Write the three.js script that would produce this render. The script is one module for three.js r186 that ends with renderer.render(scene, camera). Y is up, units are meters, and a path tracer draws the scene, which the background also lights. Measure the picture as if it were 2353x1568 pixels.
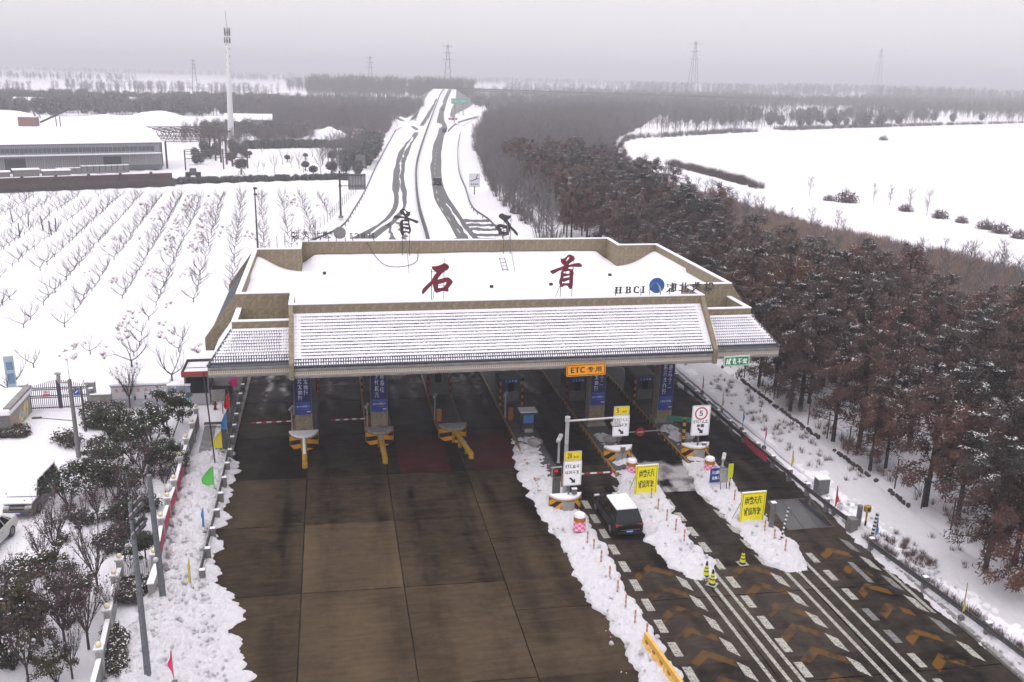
import * as THREE from 'three';
import { mergeGeometries } from 'three/addons/utils/BufferGeometryUtils.js';
import { RoundedBoxGeometry } from 'three/addons/geometries/RoundedBoxGeometry.js';
import { FontLoader } from 'three/addons/loaders/FontLoader.js';
import { TextGeometry } from 'three/addons/geometries/TextGeometry.js';

// ------------------------------------------------------------------ camera, sky, sun, air, exposure
const scene = new THREE.Scene();
const camera = new THREE.PerspectiveCamera(41.22, 1024 / 682, 0.5, 20000);
const rad = THREE.MathUtils.degToRad;
const EYE = new THREE.Vector3(-11.782, 26.6, 72.27);
{
  const p = rad(16.438), y = rad(11.514), r = rad(1.447);
  const fwd = new THREE.Vector3(Math.sin(y) * Math.cos(p), -Math.sin(p), -Math.cos(y) * Math.cos(p));
  const right = new THREE.Vector3(Math.cos(y), 0, Math.sin(y)), up = new THREE.Vector3().crossVectors(right, fwd);
  const r2 = right.clone().multiplyScalar(Math.cos(r)).addScaledVector(up, Math.sin(r));
  const u2 = up.clone().multiplyScalar(Math.cos(r)).addScaledVector(right, -Math.sin(r));
  camera.position.copy(EYE);
  camera.quaternion.setFromRotationMatrix(new THREE.Matrix4().makeBasis(r2, u2, fwd.clone().negate()));
  camera.updateMatrixWorld();
}
// survey helpers: sight lines of the survey photograph (2353 x 1568) meet the ground at height h, or a wall plane at z
const sight = (x, y) => new THREE.Vector3((x - 1176.5) / 2085, -(y - 784) / 2085, -1).applyQuaternion(camera.quaternion);
const G = (x, y, h = 0) => { const d = sight(x, y); return EYE.clone().addScaledVector(d, (h - EYE.y) / d.y); };
const V = (x, y, z) => { const d = sight(x, y); return EYE.clone().addScaledVector(d, (z - EYE.z) / d.z); };

const renderer = new THREE.WebGLRenderer({ antialias: true });
renderer.toneMapping = THREE.LinearToneMapping;
renderer.toneMappingExposure = 1.0;
renderer.shadowMap.enabled = true;
renderer.setSize(1024, 682);

function rngOf(seed) { let s = seed >>> 0; return () => { s = (s + 0x6d2b79f5) | 0; let t = Math.imul(s ^ (s >>> 15), 1 | s); t = (t + Math.imul(t ^ (t >>> 7), 61 | t)) ^ t; return ((t ^ (t >>> 14)) >>> 0) / 4294967296; }; }
const hash2 = (i, j) => { let h = Math.imul(i | 0, 374761393) ^ Math.imul(j | 0, 668265263); h = Math.imul(h ^ (h >>> 13), 1274126177); return ((h ^ (h >>> 16)) >>> 0) / 4294967296; };
const sm = (t) => t * t * (3 - 2 * t), lerp = THREE.MathUtils.lerp, clamp = THREE.MathUtils.clamp;
const step = (a, b, x) => sm(clamp((x - a) / (b - a), 0, 1));
function vnoise(x, y, wrap = 0) {
  const i = Math.floor(x), j = Math.floor(y), u = sm(x - i), v = sm(y - j), w = (n) => (wrap ? ((n % wrap) + wrap) % wrap : n);
  return lerp(lerp(hash2(w(i), w(j)), hash2(w(i + 1), w(j)), u), lerp(hash2(w(i), w(j + 1)), hash2(w(i + 1), w(j + 1)), u), v);
}
function fbm(x, y, o = 4, wrap = 0) { let s = 0, a = 0.5, n = 0; for (let k = 0; k < o; k++) { s += a * vnoise(x + k * 17.3 * (wrap ? 0 : 1), y, wrap); n += a; x *= 2; y *= 2; wrap *= 2; a *= 0.5; } return s / n; }

// overcast sky: even, brighter overhead than at the horizon all the way round
{
  const w = 256, h = 128, d = new Float32Array(w * h * 4);
  for (let j = 0; j < h; j++) for (let i = 0; i < w; i++) {
    const el = ((j + 0.5) / h - 0.5) * Math.PI, s = Math.max(0, Math.sin(el));
    const cloud = 1 + 0.05 * (fbm(i / 32, j / 10, 4, 8) - 0.5);
    const L = (0.88 + 1.4 * s) * cloud * (el < 0 ? 0.9 : 1), o = (j * w + i) * 4;
    d[o] = L * 0.992; d[o + 1] = L * 0.962; d[o + 2] = L * 1.0; d[o + 3] = 1;
  }
  const sky = new THREE.DataTexture(d, w, h, THREE.RGBAFormat, THREE.FloatType);
  sky.mapping = THREE.EquirectangularReflectionMapping; sky.magFilter = THREE.LinearFilter; sky.wrapS = THREE.RepeatWrapping; sky.needsUpdate = true;
  scene.background = sky; scene.environment = sky;
}
const sun = new THREE.DirectionalLight(0xfff4e8, 0.5);
sun.position.set(-60, 160, 60); sun.target.position.set(0, 0, 0);
sun.castShadow = true; sun.shadow.radius = 45; sun.shadow.mapSize.set(2048, 2048);
Object.assign(sun.shadow.camera, { left: -90, right: 90, top: 90, bottom: -90, near: 1, far: 500 });
scene.add(sun, sun.target);
scene.fog = new THREE.FogExp2(0xf0eff8, 0.00066);

// ------------------------------------------------------------------ naming and building helpers
const taken = new Map();
function numbered(name) { const n = taken.get(name) ?? 0; taken.set(name, n + 1); return n ? name + '_' + String(n).padStart(3, '0') : name; }
function tag(o, label, category, group) { if (label) o.userData.label = label; if (category) o.userData.category = category; if (group) o.userData.group = group; return o; }
function thing(name, label, category, pos = [0, 0, 0], turn = 0, group) {
  const o = new THREE.Group(); o.name = numbered(name); scene.add(o); o.position.set(...pos); o.rotation.y = turn; return tag(o, label, category, group);
}
function struct(name) { const o = new THREE.Group(); o.name = numbered(name); o.userData.kind = 'structure'; scene.add(o); return o; }
function dup(root, label, pos, turn, group) {
  const c = root.clone(); c.name = numbered(root.name.replace(/_\d{3}$/, '')); c.userData = { ...root.userData };
  scene.add(c); if (pos) c.position.set(...pos); if (turn !== undefined) c.rotation.y = turn; return tag(c, label, null, group);
}
function mesh(name, geo, m, parent = scene, kind) {
  const o = new THREE.Mesh(geo, m); o.name = parent === scene ? numbered(name) : name; o.castShadow = o.receiveShadow = true; if (kind) o.userData.kind = kind; parent.add(o); return o;
}
function boxUV(g) {   // uv in metres along each face
  const p = g.attributes.position, n = g.attributes.normal, uv = new Float32Array(p.count * 2);
  for (let i = 0; i < p.count; i++) {
    const ax = Math.abs(n.getX(i)), ay = Math.abs(n.getY(i)), az = Math.abs(n.getZ(i)), x = p.getX(i), y = p.getY(i), z = p.getZ(i);
    if (ay >= ax && ay >= az) { uv[2 * i] = x; uv[2 * i + 1] = z; } else if (ax >= az) { uv[2 * i] = z; uv[2 * i + 1] = y; } else { uv[2 * i] = x; uv[2 * i + 1] = y; }
  }
  g.setAttribute('uv', new THREE.BufferAttribute(uv, 2)); return g;
}
const plain = (g) => { let q = g.index ? g.toNonIndexed() : g; for (const k of Object.keys(q.attributes)) if (!['position', 'normal', 'uv'].includes(k)) q.deleteAttribute(k); q.morphAttributes = {}; return q; };
const _q = new THREE.Quaternion(), _e = new THREE.Euler(), UP = new THREE.Vector3(0, 1, 0);
const vec = (a) => (a.isVector3 ? a : new THREE.Vector3(...a));
class MB {
  constructor() { this.g = []; }
  add(g, x = 0, y = 0, z = 0, ry = 0, rx = 0, rz = 0) {
    g = plain(g); g.applyMatrix4(new THREE.Matrix4().compose(new THREE.Vector3(x, y, z), _q.setFromEuler(_e.set(rx, ry, rz, 'YXZ')), new THREE.Vector3(1, 1, 1)));
    if (!g.attributes.normal) g.computeVertexNormals(); this.g.push(g); return this;
  }
  box(w, h, d, x, y, z, ry, rx, rz) { return this.add(new THREE.BoxGeometry(w, h, d), x, y, z, ry, rx, rz); }          // centre
  sit(w, h, d, x, y, z, ry, rx, rz) { return this.add(new THREE.BoxGeometry(w, h, d), x, y + h / 2, z, ry, rx, rz); }   // base at y
  rbox(w, h, d, r, x, y, z, ry, rx, rz) { return this.add(new RoundedBoxGeometry(w, h, d, 2, r), x, y + h / 2, z, ry, rx, rz); }
  cyl(r0, r1, h, x, y, z, n = 12) { return this.add(new THREE.CylinderGeometry(r1, r0, h, n), x, y + h / 2, z); }
  ball(r, x, y, z, sx = 1, sy = 1, sz = 1, n = 12) { const g = new THREE.SphereGeometry(r, n, Math.max(6, n * 0.7 | 0)); g.scale(sx, sy, sz); return this.add(g, x, y, z); }
  bar(a, b, r, n = 6, r1 = r) {
    a = vec(a); b = vec(b); const d = b.clone().sub(a), L = d.length(); const g = plain(new THREE.CylinderGeometry(r1, r, L, n)); g.translate(0, L / 2, 0);
    g.applyQuaternion(new THREE.Quaternion().setFromUnitVectors(UP, d.normalize())); g.translate(a.x, a.y, a.z); this.g.push(g); return this;
  }
  beam(a, b, w, h) { a = vec(a); b = vec(b); const d = b.clone().sub(a), L = d.length(), m = a.clone().add(b).multiplyScalar(0.5); return this.add(new THREE.BoxGeometry(w, h, L), m.x, m.y, m.z, Math.atan2(d.x, d.z), -Math.asin(d.y / L)); }
  poly(pts, y0, y1) {     // prism over a ground polygon [[x, z], ...]
    const s = new THREE.Shape(pts.map(([x, z]) => new THREE.Vector2(x, -z))), g = new THREE.ExtrudeGeometry(s, { depth: y1 - y0, bevelEnabled: false }); g.rotateX(-Math.PI / 2); return this.add(g, 0, y0, 0);
  }
  quad(a, b, c, d) { const g = new THREE.BufferGeometry().setFromPoints([a, b, c, a, c, d].map(vec)); g.computeVertexNormals(); this.g.push(g); return this; }
  solid(top, thick) { // hexahedron under a quad given counter-clockwise from above
    const t = top.map(vec), n = t[1].clone().sub(t[0]).cross(t[3].clone().sub(t[0])).normalize(), b = t.map((p) => p.clone().addScaledVector(n, -thick));
    this.quad(t[0], t[1], t[2], t[3]); this.quad(b[3], b[2], b[1], b[0]); for (let i = 0; i < 4; i++) { const j = (i + 1) % 4; this.quad(b[i], b[j], t[j], t[i]); } return this;
  }
  geo() { const l = this.g.map((g) => { const q = plain(g); if (!q.attributes.normal) q.computeVertexNormals(); return boxUV(q); }); const m = mergeGeometries(l); this.g = []; return m; }
  build(name, m, parent = scene, label) { const o = mesh(name, this.geo(), m, parent); if (label) o.userData.label = label; return o; }
}
const mb = () => new MB();

// ------------------------------------------------------------------ materials
function tex(n, f, srgb = true) {
  const d = new Uint8Array(n * n * 4);
  for (let j = 0; j < n; j++) for (let i = 0; i < n; i++) { const c = f(i / n, j / n, i, j), o = (j * n + i) * 4; for (let k = 0; k < 3; k++) d[o + k] = clamp(Array.isArray(c) ? c[k] : c, 0, 1) * 255; d[o + 3] = 255; }
  const t = new THREE.DataTexture(d, n, n); t.wrapS = t.wrapT = THREE.RepeatWrapping; t.magFilter = THREE.LinearFilter; t.minFilter = THREE.LinearMipmapLinearFilter; if (srgb) t.colorSpace = THREE.SRGBColorSpace; t.needsUpdate = true; return t;
}
const rep = (t, sx, sy = sx) => { const c = t.clone(); c.repeat.set(sx, sy); c.needsUpdate = true; return c; };
const R0 = rngOf(5);
const grainT = tex(256, (u, v) => 0.82 + 0.3 * (fbm(u * 8, v * 8, 4, 8) - 0.5) + 0.1 * (R0() - 0.5));
const roughT = tex(256, (u, v) => 0.55 + 0.6 * (fbm(u * 6, v * 6, 4, 6) - 0.4), false);
const lumpT = tex(512, (u, v) => { const a = fbm(u * 16, v * 16, 5, 16), b = vnoise(u * 64, v * 64, 64); return 0.6 * a + 0.4 * b; }, false);
const snowT = tex(512, (u, v) => { const a = fbm(u * 8, v * 8, 5, 8); return [0.955 + 0.05 * (a - 0.5), 0.95 + 0.05 * (a - 0.5), 0.965 + 0.03 * (a - 0.5)]; });
const M = {};
function std(key, r, g, b, rough = 0.7, o = {}) { const m = new THREE.MeshStandardMaterial({ roughness: rough, ...o }); m.color.setRGB(r, g, b); m.name = key; return (M[key] = m); }
const grainy = (key, r, g, b, rough, scale = 0.5, o = {}) => std(key, r, g, b, rough, { map: rep(grainT, scale), ...o });
std('snow', 0.80, 0.79, 0.815, 0.95, { map: rep(snowT, 0.2), bumpMap: rep(lumpT, 0.35), bumpScale: 0.05 });
std('roofSnow', 0.82, 0.81, 0.835, 0.95, { map: rep(snowT, 0.2) });
std('chunkSnow', 0.70, 0.69, 0.71, 0.95, { map: rep(snowT, 0.7), bumpMap: rep(lumpT, 1.1), bumpScale: 0.05 });
std('dirtySnow', 0.45, 0.43, 0.44, 0.95, { map: rep(grainT, 0.6), bumpMap: rep(lumpT, 1.1), bumpScale: 0.04 });
grainy('beige', 0.33, 0.268, 0.178, 0.85, 0.9);
grainy('cornice', 0.32, 0.305, 0.295, 0.8, 0.4);
grainy('greyStone', 0.22, 0.21, 0.21, 0.85, 0.5);
grainy('slate', 0.075, 0.09, 0.115, 0.6, 1.5);
grainy('asphalt', 0.12, 0.118, 0.128, 0.8, 0.3);
grainy('tar', 0.012, 0.011, 0.010, 0.6, 1);
grainy('steel', 0.24, 0.25, 0.265, 0.55, 0.8, { metalness: 0.4 });
grainy('darkSteel', 0.05, 0.05, 0.055, 0.6, 0.8);
grainy('rustSteel', 0.10, 0.075, 0.075, 0.8, 0.8);
grainy('white', 0.66, 0.66, 0.67, 0.5, 0.5);
grainy('offWhite', 0.42, 0.405, 0.39, 0.7, 0.5);
grainy('yellow', 0.55, 0.31, 0.02, 0.55, 0.7);
grainy('orange', 0.55, 0.2, 0.015, 0.55, 0.7);
grainy('black', 0.012, 0.012, 0.012, 0.6, 0.7);
grainy('red', 0.45, 0.02, 0.03, 0.6, 0.7);
grainy('letterRed', 0.23, 0.010, 0.033, 0.6, 0.7);
grainy('letterDark', 0.045, 0.036, 0.038, 0.6, 0.8);
grainy('brick', 0.115, 0.065, 0.06, 0.9, 0.4);
grainy('trunk', 0.040, 0.030, 0.026, 0.95, 2);
grainy('wall', 0.33, 0.33, 0.345, 0.85, 0.3);
grainy('roadPaint', 0.62, 0.60, 0.55, 0.7, 0.8);
M.glass = new THREE.MeshPhysicalMaterial({ name: 'glass', color: new THREE.Color().setRGB(0.008, 0.01, 0.012), roughness: 0.15, specularIntensity: 0.45 });
M.blackPaint = new THREE.MeshPhysicalMaterial({ name: 'blackPaint', color: new THREE.Color().setRGB(0.004, 0.004, 0.0045), roughness: 0.35, specularIntensity: 0.35 });
std('leaf', 1, 1, 1, 0.95, { vertexColors: true, side: THREE.DoubleSide });
std('blue', 0.03, 0.08, 0.26, 0.6);

// ------------------------------------------------------------------ lettering: brush strokes of the characters on a 10 x 10 grid (x y pairs, strokes parted by dots)
const STROKES = {
  人: '504419.4599', 工: '1181.5158.0898', 专: '2171.0393.50355575 58.3768', 用: '212609.218189.2383.2686.5159',
  超: '1242.0444.2028.2646.160809.0899.518174.617049.5589.556890.5889', 宽: '5051.120282.92.2373.3060.6064.3575 .3538.7578.4659 8998.4648', 车: '1191.512636 96.0696.5359',
  道: '3142.7162.2393.4474.4578.4678.7478.4454 .4448.121304.0424.2428.280818.1899', 雨: '0191.1319.139398.5159.3344.3647.6374.6677', 雪: '1181.040292 94.5054.3343.6373.2686.2888.2989.8589.1393',
  天: '1181.0494.514409.4599', 气: '302009.2181.3373.1575.757899', 谨: '0112.0323.2328.2839.4191.5053.8083.4363 7373.4575.4347.6369.3787.3999', 慎: '1019.0203.2223.4191.6062.4383.4348.8388.4585.4687.3898.5749.7799',
  驾: '0141.311403.1044.5181.5154.8184.5484.1575.757779.1618.7687.0767', 驶: '014144.1014.143437.0739.3739.5282.8285.5255.5585.625639.5799', 客: '5051.120292 93.422315.324576.4409.3698.2878.2628.7678.2979', 保: '200306.1319.4181.4144.8184.4484.5459.3696.5639.5699',
  持: '0232.2028.1808.0735.4292.6064.3494.3696.749878.4758', 距: '014144.0141.0144.2429.0949.4190.4149.4999.5386.8386.5686', 称: '3011.0434.2129.2407.2536.504243.4393.9382.6368.6858.5447.7497', 重: '7010.0292.5059.1484.1487.8487.1686.1888.0999',
  存: '0191.4023.2309.1519.4584.8466.6668.6848.3797', 款: '0141.2022.0343.1535.0848.2629.0616.7052.5392.9283.6469.6489 .6699', 就: '2021.0242.0343.0545.0343.2528.1607.3648.4191.6056 49.7178 98.8285', 到: '0141.201333.4435.0646.2629.0949.5157.8089.8978',
  农: '120192 93.5037 09.3359.4399.5978', 商: '5051.0292.3223.7263.131 9.139398.3446 .6456.3676.3638.7678.3878', 行: '2002.3103.1319.4191.3494.747978', 贷: '2002.1217.5099.4292.2484.2448.8488.5657.5729.5799', 找: '0232.2028.1808.0635.4393.605799.8748.7081',
  推: '0232.2028.1808.0635.504234.4349.4393.4595.4797.4999.6369.6061', 进: '1122.0424.2417.0819.1999.4191.3595.5158.7179', 整: '0141.0343.2025.0222.4244.5052.5292.8264.5499.1686.5659.2829.0999.5787', 村: '0343.2029.2306.2346.5393.7079.7968.5566', 授: '0232.2028.1808.0635.7040.4042.6162.8172.3494.4595.858639.4699', 信: '200306.1319.5061.3292.4484.4686.4889.8849.4849',
  助: '0141.0148.4148.0444.0646.0959.5292.928988.705649', 力: '1393.938978.504409', 乡: '502335.704559.558519', 振: '0232.2028.1808.0635.4191.413719.5383.5585.5559.5759.7599', 兴: '0122.4043.8063.0595.3709.6799', 小: '5059.5948.2305.7395', 微: '2002.2304.1419.3033.3353.5053.4043.3555.3659.6053.7192.8266.6499', 金: '504213.5099.2383.3555.1585.5259.2738.7768.0999',
  融: '0151.1242.1244.4444.0555.0509.5559.1646.2729.5292.5255.9295.5595.7079.4999', 店: '5051.1191.111409.5254.5484.3698.3639.8689.3989', 二: '2171.0898', 主: '4051.1383.2575.0898.5358', 办: '1272.727978.402409.0406.8497', 大: '0393.503719.5599', 银: '2001.1131.0434.2129.0636.2949.5181.8184.5484.5159.5979.5699', 入: '3050.503709.5099', 口: '1219.9298.1292.1999', 限: '0109.013122.2243.3306.4181.8184.4484.4149.4959.5799.8574', 辆: '0131.1024.2428.0535.4191.4349.4393.9398.5259.7279.5467.7497',
  全: '504005.5099.2383.3575.5359.1989', 第: '2013.4043.2052.7063.0484.8486.1686.1618.1898.9889.5559.4509', 一: '0595', 生: '2014.1383.5059.2686.0999', 命: '504204.5094.3363.1518.1545.4548.1848.6569.6595.9588', 湖: '0112.0314.0937.3363.5059.3646.4688.3639.6969.6191.6179.9198.7383.7585', 北: '3039.0333.0838.9364.6069.6999.9997', 交: '5051.0292.3315.6385.305689.7046 09', 投: '0232.2028.1808.0635.5154.5181.8194.3696.468 9.8639', 检: '0333.2029.2306.2336.605335.6094.5474.4657.7688.3999', 测: '0112.0314.0926.3137.3161.6167.4246.4738.5769.7278.9099.9988', 安: '5051.120292 93.0595.402669.7509',
};
function glyph(c, ch, x, y, w, h) {
  const s = STROKES[ch]; if (!s) return;
  for (const k of s.replace(/ /g, '').split('.')) { c.beginPath(); for (let i = 0; i + 1 < k.length; i += 2) { const px = x + (+k[i] + 0.5) / 10 * w, py = y + (+k[i + 1] + 0.5) / 10 * h; if (i) c.lineTo(px, py); else c.moveTo(px, py); } c.stroke(); }
}
// a line of mixed writing: characters by strokes, Latin by font
function writing(c, text, x, y, w, h, lw, color, font = 'sans-serif', down = false) {
  c.strokeStyle = c.fillStyle = color; c.lineWidth = lw; c.lineCap = 'square'; c.lineJoin = 'miter';
  const parts = text.match(/[A-Za-z0-9\/]+|./gu) ?? [], wide = (p) => (STROKES[p] ? 1 : 0.62 * p.length);
  const total = parts.reduce((a, p) => a + wide(p), 0), unit = (down ? h : w) / total; let at = 0;
  for (const p of parts) {
    const k = wide(p) * unit;
    if (STROKES[p]) down ? glyph(c, p, x + w * 0.06, y + at + unit * 0.04, w * 0.88, unit * 0.92) : glyph(c, p, x + at + k * 0.05, y, k * 0.9, h);
    else { c.save(); c.translate(x + at, y + h * 0.93); c.font = 'bold 100px ' + font; const m = c.measureText(p).width; c.scale(k * 0.96 / m, h / 76); c.fillText(p, 0, 0); c.restore(); }
    at += k;
  }
}
function print(w, h, draw, o = {}) {
  const cv = document.createElement('canvas'); cv.width = w; cv.height = h; const c = cv.getContext('2d'); draw(c, w, h);
  const t = new THREE.CanvasTexture(cv); t.colorSpace = THREE.SRGBColorSpace; t.anisotropy = 4;
  return new THREE.MeshStandardMaterial({ map: t, roughness: 0.55, ...o });
}
function face(name, w, h, m, parent, x, y, z, ry = 0) { const o = mesh(name, new THREE.PlaneGeometry(w, h), m, parent); o.position.set(x, y, z); o.rotation.y = ry; return o; }
function rr(c, x, y, w, h, r) { c.beginPath(); c.roundRect(x, y, w, h, r); }
const hazard = (() => { const m = print(128, 128, (c) => { c.fillStyle = '#d9941a'; c.fillRect(0, 0, 128, 128); c.fillStyle = '#16120e'; for (let k = -2; k < 4; k++) { c.beginPath(); c.moveTo(k * 64, 128); c.lineTo(k * 64 + 32, 128); c.lineTo(k * 64 + 96, 0); c.lineTo(k * 64 + 64, 0); c.fill(); } }); m.map.wrapS = m.map.wrapT = THREE.RepeatWrapping; m.map.repeat.set(1.25, 1.25); return m; })();
const hazardBack = (() => { const m = print(128, 128, (c) => { c.fillStyle = '#d9941a'; c.fillRect(0, 0, 128, 128); c.fillStyle = '#16120e'; for (let k = -2; k < 4; k++) { c.beginPath(); c.moveTo(k * 64, 0); c.lineTo(k * 64 + 32, 0); c.lineTo(k * 64 + 96, 128); c.lineTo(k * 64 + 64, 128); c.fill(); } }); m.map.wrapS = m.map.wrapT = THREE.RepeatWrapping; m.map.repeat.set(1.25, 1.25); return m; })();

// ------------------------------------------------------------------ the ground, one sheet to the horizon
const zoom = (ox, oy, s) => (p) => [(ox + p[0] / s) / 1.39652, (oy + p[1] / s) / 1.39652];
const zB = zoom(820, 250, 2.851);          // survey sheet of the road beyond the canopy
const riseY = [[204, 11], [215, 9], [229, 6], [252, 2], [274, 0], [3000, 0]];
function rise(y) { if (y <= 204) return 11; for (let i = 1; i < riseY.length; i++) if (y <= riseY[i][0]) { const [a, p] = riseY[i - 1], [b, q] = riseY[i]; return lerp(p, q, (y - a) / (b - a)); } return 0; }
const onRoad = (p, up = 0) => { const [x, y] = zB(p); return G(x, y, rise(y) + up); };
const spline = (pts, n) => new THREE.CatmullRomCurve3(pts, false, 'centripetal').getSpacedPoints(n);

function groundHeight(x, z) {
  let h = -0.16 + 0.14 * (fbm(x * 0.25 + 31, z * 0.25 + 7, 3) - 0.5) + 0.35 * (fbm(x * 0.03, z * 0.03, 2) - 0.5) * step(60, 140, Math.hypot(x, z - 20));
  if (x < -20 && z < -14) h += 0.1 * Math.cos((x - 0.07 * (z + 144) + 15) / 4.1 * Math.PI * 2) * step(-14, -20, z);
  const inside = Math.min(step(-21, -19.8, x), step(20, 19.2, x), step(-60, -50, z));
  h = lerp(h, -0.45, inside);
  if (z > -60 && x > 19.5) { h += 0.32 * step(19.6, 20.6, x) * step(24.2, 22.0, x); h -= 0.38 * step(24.4, 25.1, x); }
  if (z < -40) { const c = 4 - z * 0.02 + Math.max(0, -z - 150) * 0.05, d = Math.abs(x - c); h = Math.min(h, lerp(-0.6, 0.3, step(13, 24, d))); }
  return h;
}
{
  const lines = (near0, near1, s, far) => { const a = []; for (let v = near0; v <= near1; v += s) a.push(v); let d = s; for (let v = near1; v < far;) { d *= 1.16; v += d; a.push(v); } d = s; for (let v = near0; v > -far;) { d *= 1.16; v -= d; a.unshift(v); } return a; };
  const xs = lines(-60, 34, 0.5, 9000), zs = lines(-140, 46, 0.6, 9000), nx = xs.length, nz = zs.length;
  const pos = new Float32Array(nx * nz * 3), uv = new Float32Array(nx * nz * 2), idx = [];
  for (let j = 0; j < nz; j++) for (let i = 0; i < nx; i++) { const k = j * nx + i; pos[3 * k] = xs[i]; pos[3 * k + 1] = groundHeight(xs[i], zs[j]); pos[3 * k + 2] = zs[j]; uv[2 * k] = xs[i]; uv[2 * k + 1] = zs[j]; if (i < nx - 1 && j < nz - 1) idx.push(k, k + nx, k + 1, k + 1, k + nx, k + nx + 1); }
  const g = new THREE.BufferGeometry(); g.setAttribute('position', new THREE.BufferAttribute(pos, 3)); g.setAttribute('uv', new THREE.BufferAttribute(uv, 2)); g.setIndex(idx); g.computeVertexNormals();
  mesh('snow_ground', g, M.snow, scene, 'structure');
}
// ------------------------------------------------------------------ road beyond the canopy
function strip(name, L, Rr, m, parent, up, n, jag = 0, seed = 1) {
  const a = spline(L.map((p) => onRoad(p, up)), n), b = spline(Rr.map((p) => onRoad(p, up)), n), r = rngOf(seed), pos = [], uv = [], idx = [];
  for (let i = 0; i <= n; i++) {
    const d = b[i].clone().sub(a[i]), w = d.length(); d.normalize(); const j0 = jag * (fbm(i * 0.35, seed, 3) - 0.5) * 2, j1 = jag * (fbm(i * 0.35, seed + 50, 3) - 0.5) * 2;
    for (let k = 0; k <= 4; k++) { const p = a[i].clone().addScaledVector(d, lerp(j0, w + j1, k / 4)); pos.push(p.x, p.y, p.z); uv.push(p.x, p.z); if (i < n && k < 4) { const q = i * 5 + k; idx.push(q, q + 1, q + 5, q + 1, q + 6, q + 5); } }
  }
  const g = new THREE.BufferGeometry(); g.setAttribute('position', new THREE.Float32BufferAttribute(pos, 3)); g.setAttribute('uv', new THREE.Float32BufferAttribute(uv, 2)); g.setIndex(idx); g.computeVertexNormals();
  if (g.attributes.normal.getY(0) < 0) { g.setIndex(idx.reverse()); g.computeVertexNormals(); }
  return mesh(name, g, m, parent);
}
const edgeL = [[200, 1640], [480, 1500], [770, 1370], [900, 1200], [1000, 1030], [1090, 830], [1200, 620], [1270, 500], [1380, 430], [1460, 380], [1490, 310], [1540, 200], [1585, 130], [1625, 95]];
const edgeR = [[2420, 1620], [2260, 1440], [2130, 1290], [2000, 1200], [1920, 1000], [1865, 860], [1850, 640], [1872, 500], [1830, 430], [1790, 390], [1785, 310], [1828, 200], [1835, 130], [1838, 95]];
const road = struct('highway');
strip('snow_surface', edgeL, edgeR, M.roofSnow, road, 0.06, 70);
{ // embankment under the climbing road
  const m = mb(), L = [1380, 1490, 1540, 1585, 1625].map((x, i) => onRoad([x, [430, 310, 200, 130, 95][i]], 0.03)), Q = [1830, 1785, 1828, 1835, 1838].map((x, i) => onRoad([x, [430, 310, 200, 130, 95][i]], 0.03));
  for (const [P, s] of [[L, -1], [Q, 1]]) for (let i = 0; i < 4; i++) { const a = P[i], b = P[i + 1], f = (p) => new THREE.Vector3(p.x + s * (p.y + 0.5) * 1.6, -0.6, p.z); s < 0 ? m.quad(f(a), a, b, f(b)) : m.quad(a, f(a), f(b), b); }
  m.build('embankment', M.greyStone, road);
}
const darkTrackL = [[[860, 1470], [1180, 1290], [1250, 1130], [1250, 980], [1262, 850], [1310, 680], [1420, 540], [1505, 430], [1570, 330], [1650, 190]], [[1080, 1470], [1290, 1300], [1372, 1180], [1382, 1050], [1362, 870], [1400, 680], [1470, 540], [1540, 430], [1600, 330], [1662, 190]]];
strip('cleared_lane', ...darkTrackL, M.asphalt, road, 0.10, 80, 0.55, 3);
const darkTrackR = [[[1960, 1640], [1850, 1480], [1750, 1300], [1650, 1130], [1612, 950], [1605, 790], [1630, 600], [1675, 480], [1658, 400], [1690, 270], [1742, 150], [1765, 105]], [[2240, 1640], [2060, 1480], [1890, 1270], [1765, 1080], [1712, 940], [1700, 720], [1722, 540], [1752, 470], [1722, 350], [1740, 250], [1785, 130], [1795, 105]]];
strip('cleared_lane', ...darkTrackR, M.asphalt, road, 0.10, 80, 0.35, 7);
// melted strips of snow left on the cleared lanes, and thin wheel tracks
strip('snow_streak', [[1000, 1440], [1235, 1280], [1310, 1180], [1318, 1050], [1310, 870], [1350, 690], [1440, 540]], [[1030, 1440], [1262, 1280], [1335, 1180], [1335, 1050], [1325, 870], [1362, 690], [1450, 540]], M.roofSnow, road, 0.14, 60, 0.6, 11);
strip('snow_streak', [[1960, 1480], [1840, 1300], [1740, 1150]], [[1985, 1480], [1858, 1300], [1746, 1150]], M.roofSnow, road, 0.14, 30, 0.25, 13);
strip('wheel_track', [[1235, 1500], [1210, 1400], [1180, 1310]], [[1290, 1500], [1250, 1400], [1215, 1310]], M.asphalt, road, 0.1, 20, 0.7, 17);
strip('wheel_track', [[1350, 1500], [1320, 1400], [1290, 1320]], [[1390, 1500], [1350, 1400], [1315, 1320]], M.asphalt, road, 0.1, 20, 0.7, 19);
strip('wheel_track', [[1220, 330], [1330, 395], [1470, 480]], [[1240, 325], [1370, 395], [1495, 470]], M.asphalt, road, 0.12, 20, 0.6, 23);
strip('wheel_track', [[1760, 500], [1850, 420], [2040, 350]], [[1760, 475], [1850, 402], [2040, 343]], M.asphalt, road, 0.12, 20, 0.6, 29);
strip('slush_patch', [[1720, 1480], [1900, 1480]].map(([x, y], i) => [x, y + (i ? -20 : 0)]), [[1760, 1495], [1860, 1495]], M.asphalt, road, 0.12, 20, 0.8, 31);
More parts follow.
